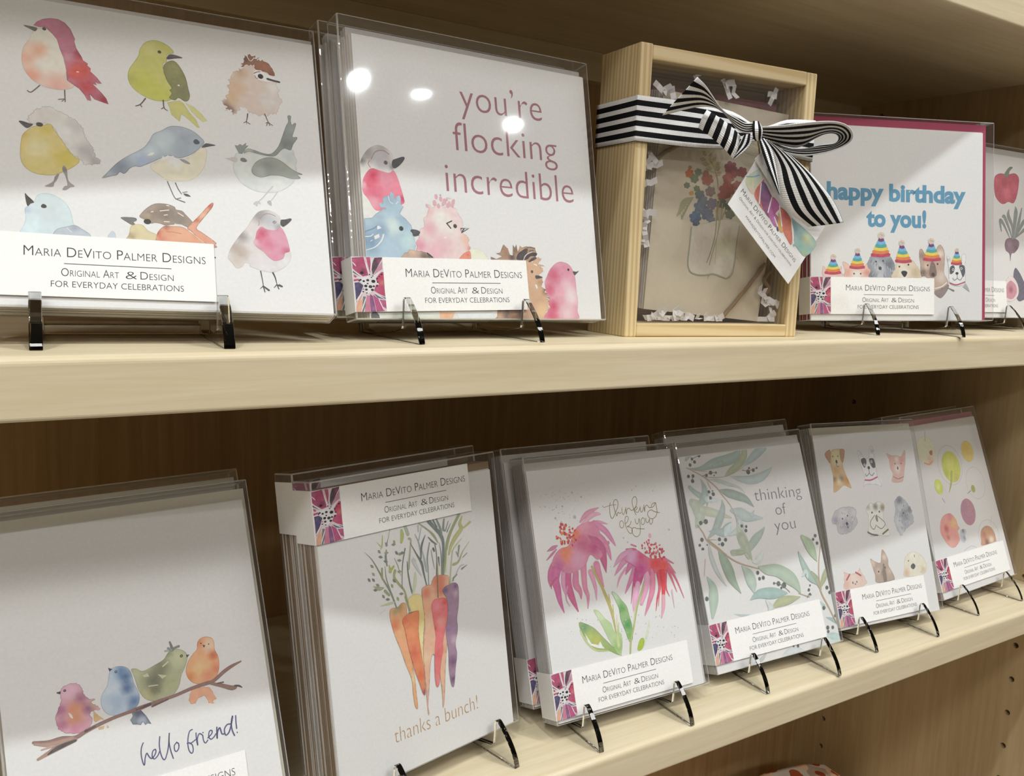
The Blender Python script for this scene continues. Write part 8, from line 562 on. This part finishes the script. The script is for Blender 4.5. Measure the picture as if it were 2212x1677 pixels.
def tube(name, pts, r, mat, par, n=8, sub=6):
    P = [Vector(p) for p in catmull(pts, sub, False)]; V = []; F = []
    for i, p in enumerate(P):
        d = (P[min(i + 1, len(P) - 1)] - P[max(i - 1, 0)]).normalized(); a = d.cross(Vector((0, 1, 0.01))).normalized(); b = d.cross(a)
        for j in range(n):
            t = j * 2 * math.pi / n; rr = r * (1 + .12 * math.sin(i * 2.1 + 3 * t)); V.append((p + (a * math.cos(t) + b * math.sin(t)) * rr) * MM)
        if i:
            q = i * n; F += [(q - n + j, q - n + (j + 1) % n, q + (j + 1) % n, q + j) for j in range(n)]
    F += [tuple(range(n)), tuple(range(len(V) - n, len(V)))]
    return link(name, from_data(name, V, F, True), mat, par)
for i, p in enumerate(GB['twine']):
    tw = tube('twine', p, 1.15, 'twine', bd)
# crinkled paper filling
V = []; F = []; rs = random.Random(11)
for (cx, cz, n_, sx, sz) in GB['shred']:
    for _ in range(n_):
        x = cx + rs.uniform(-sx, sx); z = cz + rs.uniform(-sz, sz); y = rs.uniform(5.3, 6.3); an = rs.uniform(0, 6.28); wd_ = rs.uniform(1.3, 1.9); sg = 3.4; m = rs.randrange(2, 5)
        dx, dz = math.cos(an), math.sin(an); x -= dx * m * sg / 2; z -= dz * m * sg / 2
        for j in range(m + 1):
            zz = (j % 2) * 1.3; bx = min(max(x + dx * j * sg + -dz * zz * .8, pt + 2.6), gw - pt - 2.6); bz = min(max(z + dz * j * sg + dx * zz * .8, 10.2), gh - 11)
            V += [((bx - dz * wd_) * MM, (y + zz * 1.2) * MM, (bz + dx * wd_) * MM), ((bx + dz * wd_) * MM, (y + zz * 1.2) * MM, (bz - dx * wd_) * MM)]
            if j: q = len(V); F.append((q - 4, q - 3, q - 1, q - 2))
sh = link('shredded_paper', from_data('shredded_paper', V, F), 'shred'); sh.matrix_world = gm
tag(sh, 'crinkled white paper filling inside the pine gift box', 'paper filling', kind='stuff')
so = sh.modifiers.new('thick', 'SOLIDIFY'); so.thickness = .0003
# ribbon
rb = gemp('ribbon', 'black and white striped ribbon tied in a bow round the gift box', 'ribbon')
def strip(name, E1, E2, u0=0, u1=1, sub=6, nw=10, bul=0, thick=.35, vs=None):
    A = catmull(E1, sub, False); B = catmull(E2, sub, False); V = []; F = []; UV = []; L = 0
    for i in range(len(A)):
        if i: L += (Vector(A[i]) - Vector(A[i - 1])).length * .5 + (Vector(B[i]) - Vector(B[i - 1])).length * .5
        for j in range(nw + 1):
            t = j / nw; p = [a + (b - a) * t for a, b in zip(A[i], B[i])]; p[1] -= bul * 4 * t * (1 - t)
            V.append((p[0] * MM, p[1] * MM, p[2] * MM)); UV.append((u0 + (u1 - u0) * t, L / 1.1))
        if i:
            q = i * (nw + 1); F += [(q - nw - 1 + j, q - nw + j, q + 1 + j, q + j) for j in range(nw)]
    me = from_data(name, V, F, True); uvl = me.uv_layers.new(name='UVMap')
    for lp in me.loops: uvl.data[lp.index].uv = UV[lp.vertex_index]
    o = link(name, me, 'ribbon', rb); s = o.modifiers.new('thick', 'SOLIDIFY'); s.thickness = thick * MM; s.offset = 0
    return o
z0, z1 = GB['band']; c = .7
loop = [(-c, gd + c), (-c, gd / 2), (-c, 3), (-c, -c + .01), (3, -c - .2), (gw * .3, -c - .8), (gw * .5, -c - 1.2), (gw * .66, -c - 1.6), (gw * .82, -c - 1), (gw - 3, -c - .2), (gw + c, -c + .01), (gw + c, 3), (gw + c, gd / 2), (gw + c, gd + c), (gw / 2, gd + c), (-c, gd + c + .02)]
def cin(x, y): return 8.0 * math.exp(-((x - gw * .66) / 17) ** 2) if y < 0 else 0.0      # the band is pulled together at the knot
strip('band', [(x, y, z1 - cin(x, y)) for x, y in loop], [(x, y, z0 + cin(x, y)) for x, y in loop], sub=4)
for nm, e1, e2, u0, u1, bul in RIBBON: strip(nm, e1, e2, u0, u1, bul=bul)
# gift tag
tg = gemp('gift_tag', 'white folded gift tag with bright painted petals hanging from the bow', 'gift tag')
Q = GB['tag']; n = 10; V = []; F = []
def tagp(s, t, off=0):
    a = [Q[0][k] + (Q[1][k] - Q[0][k]) * s for k in (0, 1)]; b = [Q[3][k] + (Q[2][k] - Q[3][k]) * s for k in (0, 1)]
    x, z = a[0] + (b[0] - a[0]) * t, a[1] + (b[1] - a[1]) * t
    return (x * MM, (GB['tagd'] + off) * MM, z * MM)
for off in (0, .35): V += [tagp(s, t, off) for s, t in ((0, 0), (1, 0), (1, 1), (0, 1))]
link('tag_card', from_data('tag_card', V, [(0, 1, 2, 3), (7, 6, 5, 4), (0, 4, 5, 1), (1, 5, 6, 2), (2, 6, 7, 3), (3, 7, 4, 0)]), 'paper', tg)
m_ = len(GB['flap']); V = [(a * MM, (GB['tagd'] - 2 + k) * MM, b * MM) for k in (0, .35) for a, b in GB['flap']]
link('tag_flap', from_data('tag_flap', V, [tuple(range(m_)), tuple(range(m_, 2 * m_))[::-1]] + [(i, (i + 1) % m_, m_ + (i + 1) % m_, m_ + i) for i in range(m_)]), 'paper', tg)
for nm, lab, layers in ART['tag']:
    o = D.objects.new(nm, paint(nm, layers)); COL.objects.link(o); o.parent = tg; o.matrix_local = Matrix.Translation((0, GB['tagd'] * MM, 0)) @ R90; o['label'] = lab
V = []; F = []
for s, a, b, hh, kw in GB['tagwords']: text_into(V, F, s, a, b, hh, z=2.1 if s == 'SET OF' else .05, **kw)
link('lettering', from_data('lettering', V, F), 'ink', tg, Matrix.Translation((0, GB['tagd'] * MM, 0)) @ R90)
tube('string', GB['string'], .5, 'twine', tg)

# ------------------------------------------------------------------ patterned fabric pouch on the bottom shelf
pc = empty('fabric_pouch', W(706, 190, -700)); tag(pc, 'white fabric pouch with orange flower print on the shelf below', 'pouch')
bm = bmesh.new(); bmesh.ops.create_cube(bm, size=1); bmesh.ops.subdivide_edges(bm, edges=bm.edges[:], cuts=5, use_grid_fill=True)
for v in bm.verts:
    x, y, z = v.co; r = 1 - .35 * abs(2 * z) ** 6 * 0
    v.co = Vector((x * 150, y * 46 * (1 - .45 * (abs(2 * x) ** 3)) * (1 - .5 * max(0, 2 * z) ** 4), (z + .5) * 243 * (1 - .09 * abs(2 * x) ** 4 * max(0, 2 * z))))
    v.co *= MM
me = D.meshes.new('pouch_body'); bm.to_mesh(me); bm.free(); me.shade_smooth()
m, nt, b, o_ = newmat('orange_flower_fabric'); b.inputs['Roughness'].default_value = .85
tc = N(nt, 'ShaderNodeTexCoord'); vo = N(nt, 'ShaderNodeTexVoronoi', Scale=52.0); nt.links.new(tc.outputs['Object'], vo.inputs['Vector'])
rp = N(nt, 'ShaderNodeValToRGB'); rp.color_ramp.interpolation = 'CONSTANT'; rp.color_ramp.elements[0].color = hexc('c06030'); rp.color_ramp.elements[1].position = .42; rp.color_ramp.elements[1].color = hexc('ece6dc')
nt.links.new(vo.outputs['Distance'], rp.inputs[0]); hs = N(nt, 'ShaderNodeValToRGB'); hs.color_ramp.interpolation = 'CONSTANT'; hs.color_ramp.elements[0].color = (1, 1, 1, 1)
e = hs.color_ramp.elements.new(.45); e.color = (.6, .45, .35, 1); hs.color_ramp.elements[-1].position = .75; hs.color_ramp.elements[-1].color = (1.2, .9, .6, 1)
sx = N(nt, 'ShaderNodeSeparateColor'); nt.links.new(vo.outputs['Color'], sx.inputs[0]); nt.links.new(sx.outputs[0], hs.inputs[0])
mx = N(nt, 'ShaderNodeMix', data_type='RGBA', blend_type='MULTIPLY'); mx.inputs[0].default_value = .8; nt.links.new(rp.outputs[0], mx.inputs[6]); nt.links.new(hs.outputs[0], mx.inputs[7]); nt.links.new(mx.outputs[2], b.inputs['Base Color'])
po = D.objects.new('pouch_body', me); me.materials.append(m); COL.objects.link(po); po.parent = pc; po.matrix_local = Matrix.Rotation(math.radians(-10), 4, 'Z')

bpy.context.view_layer.update()
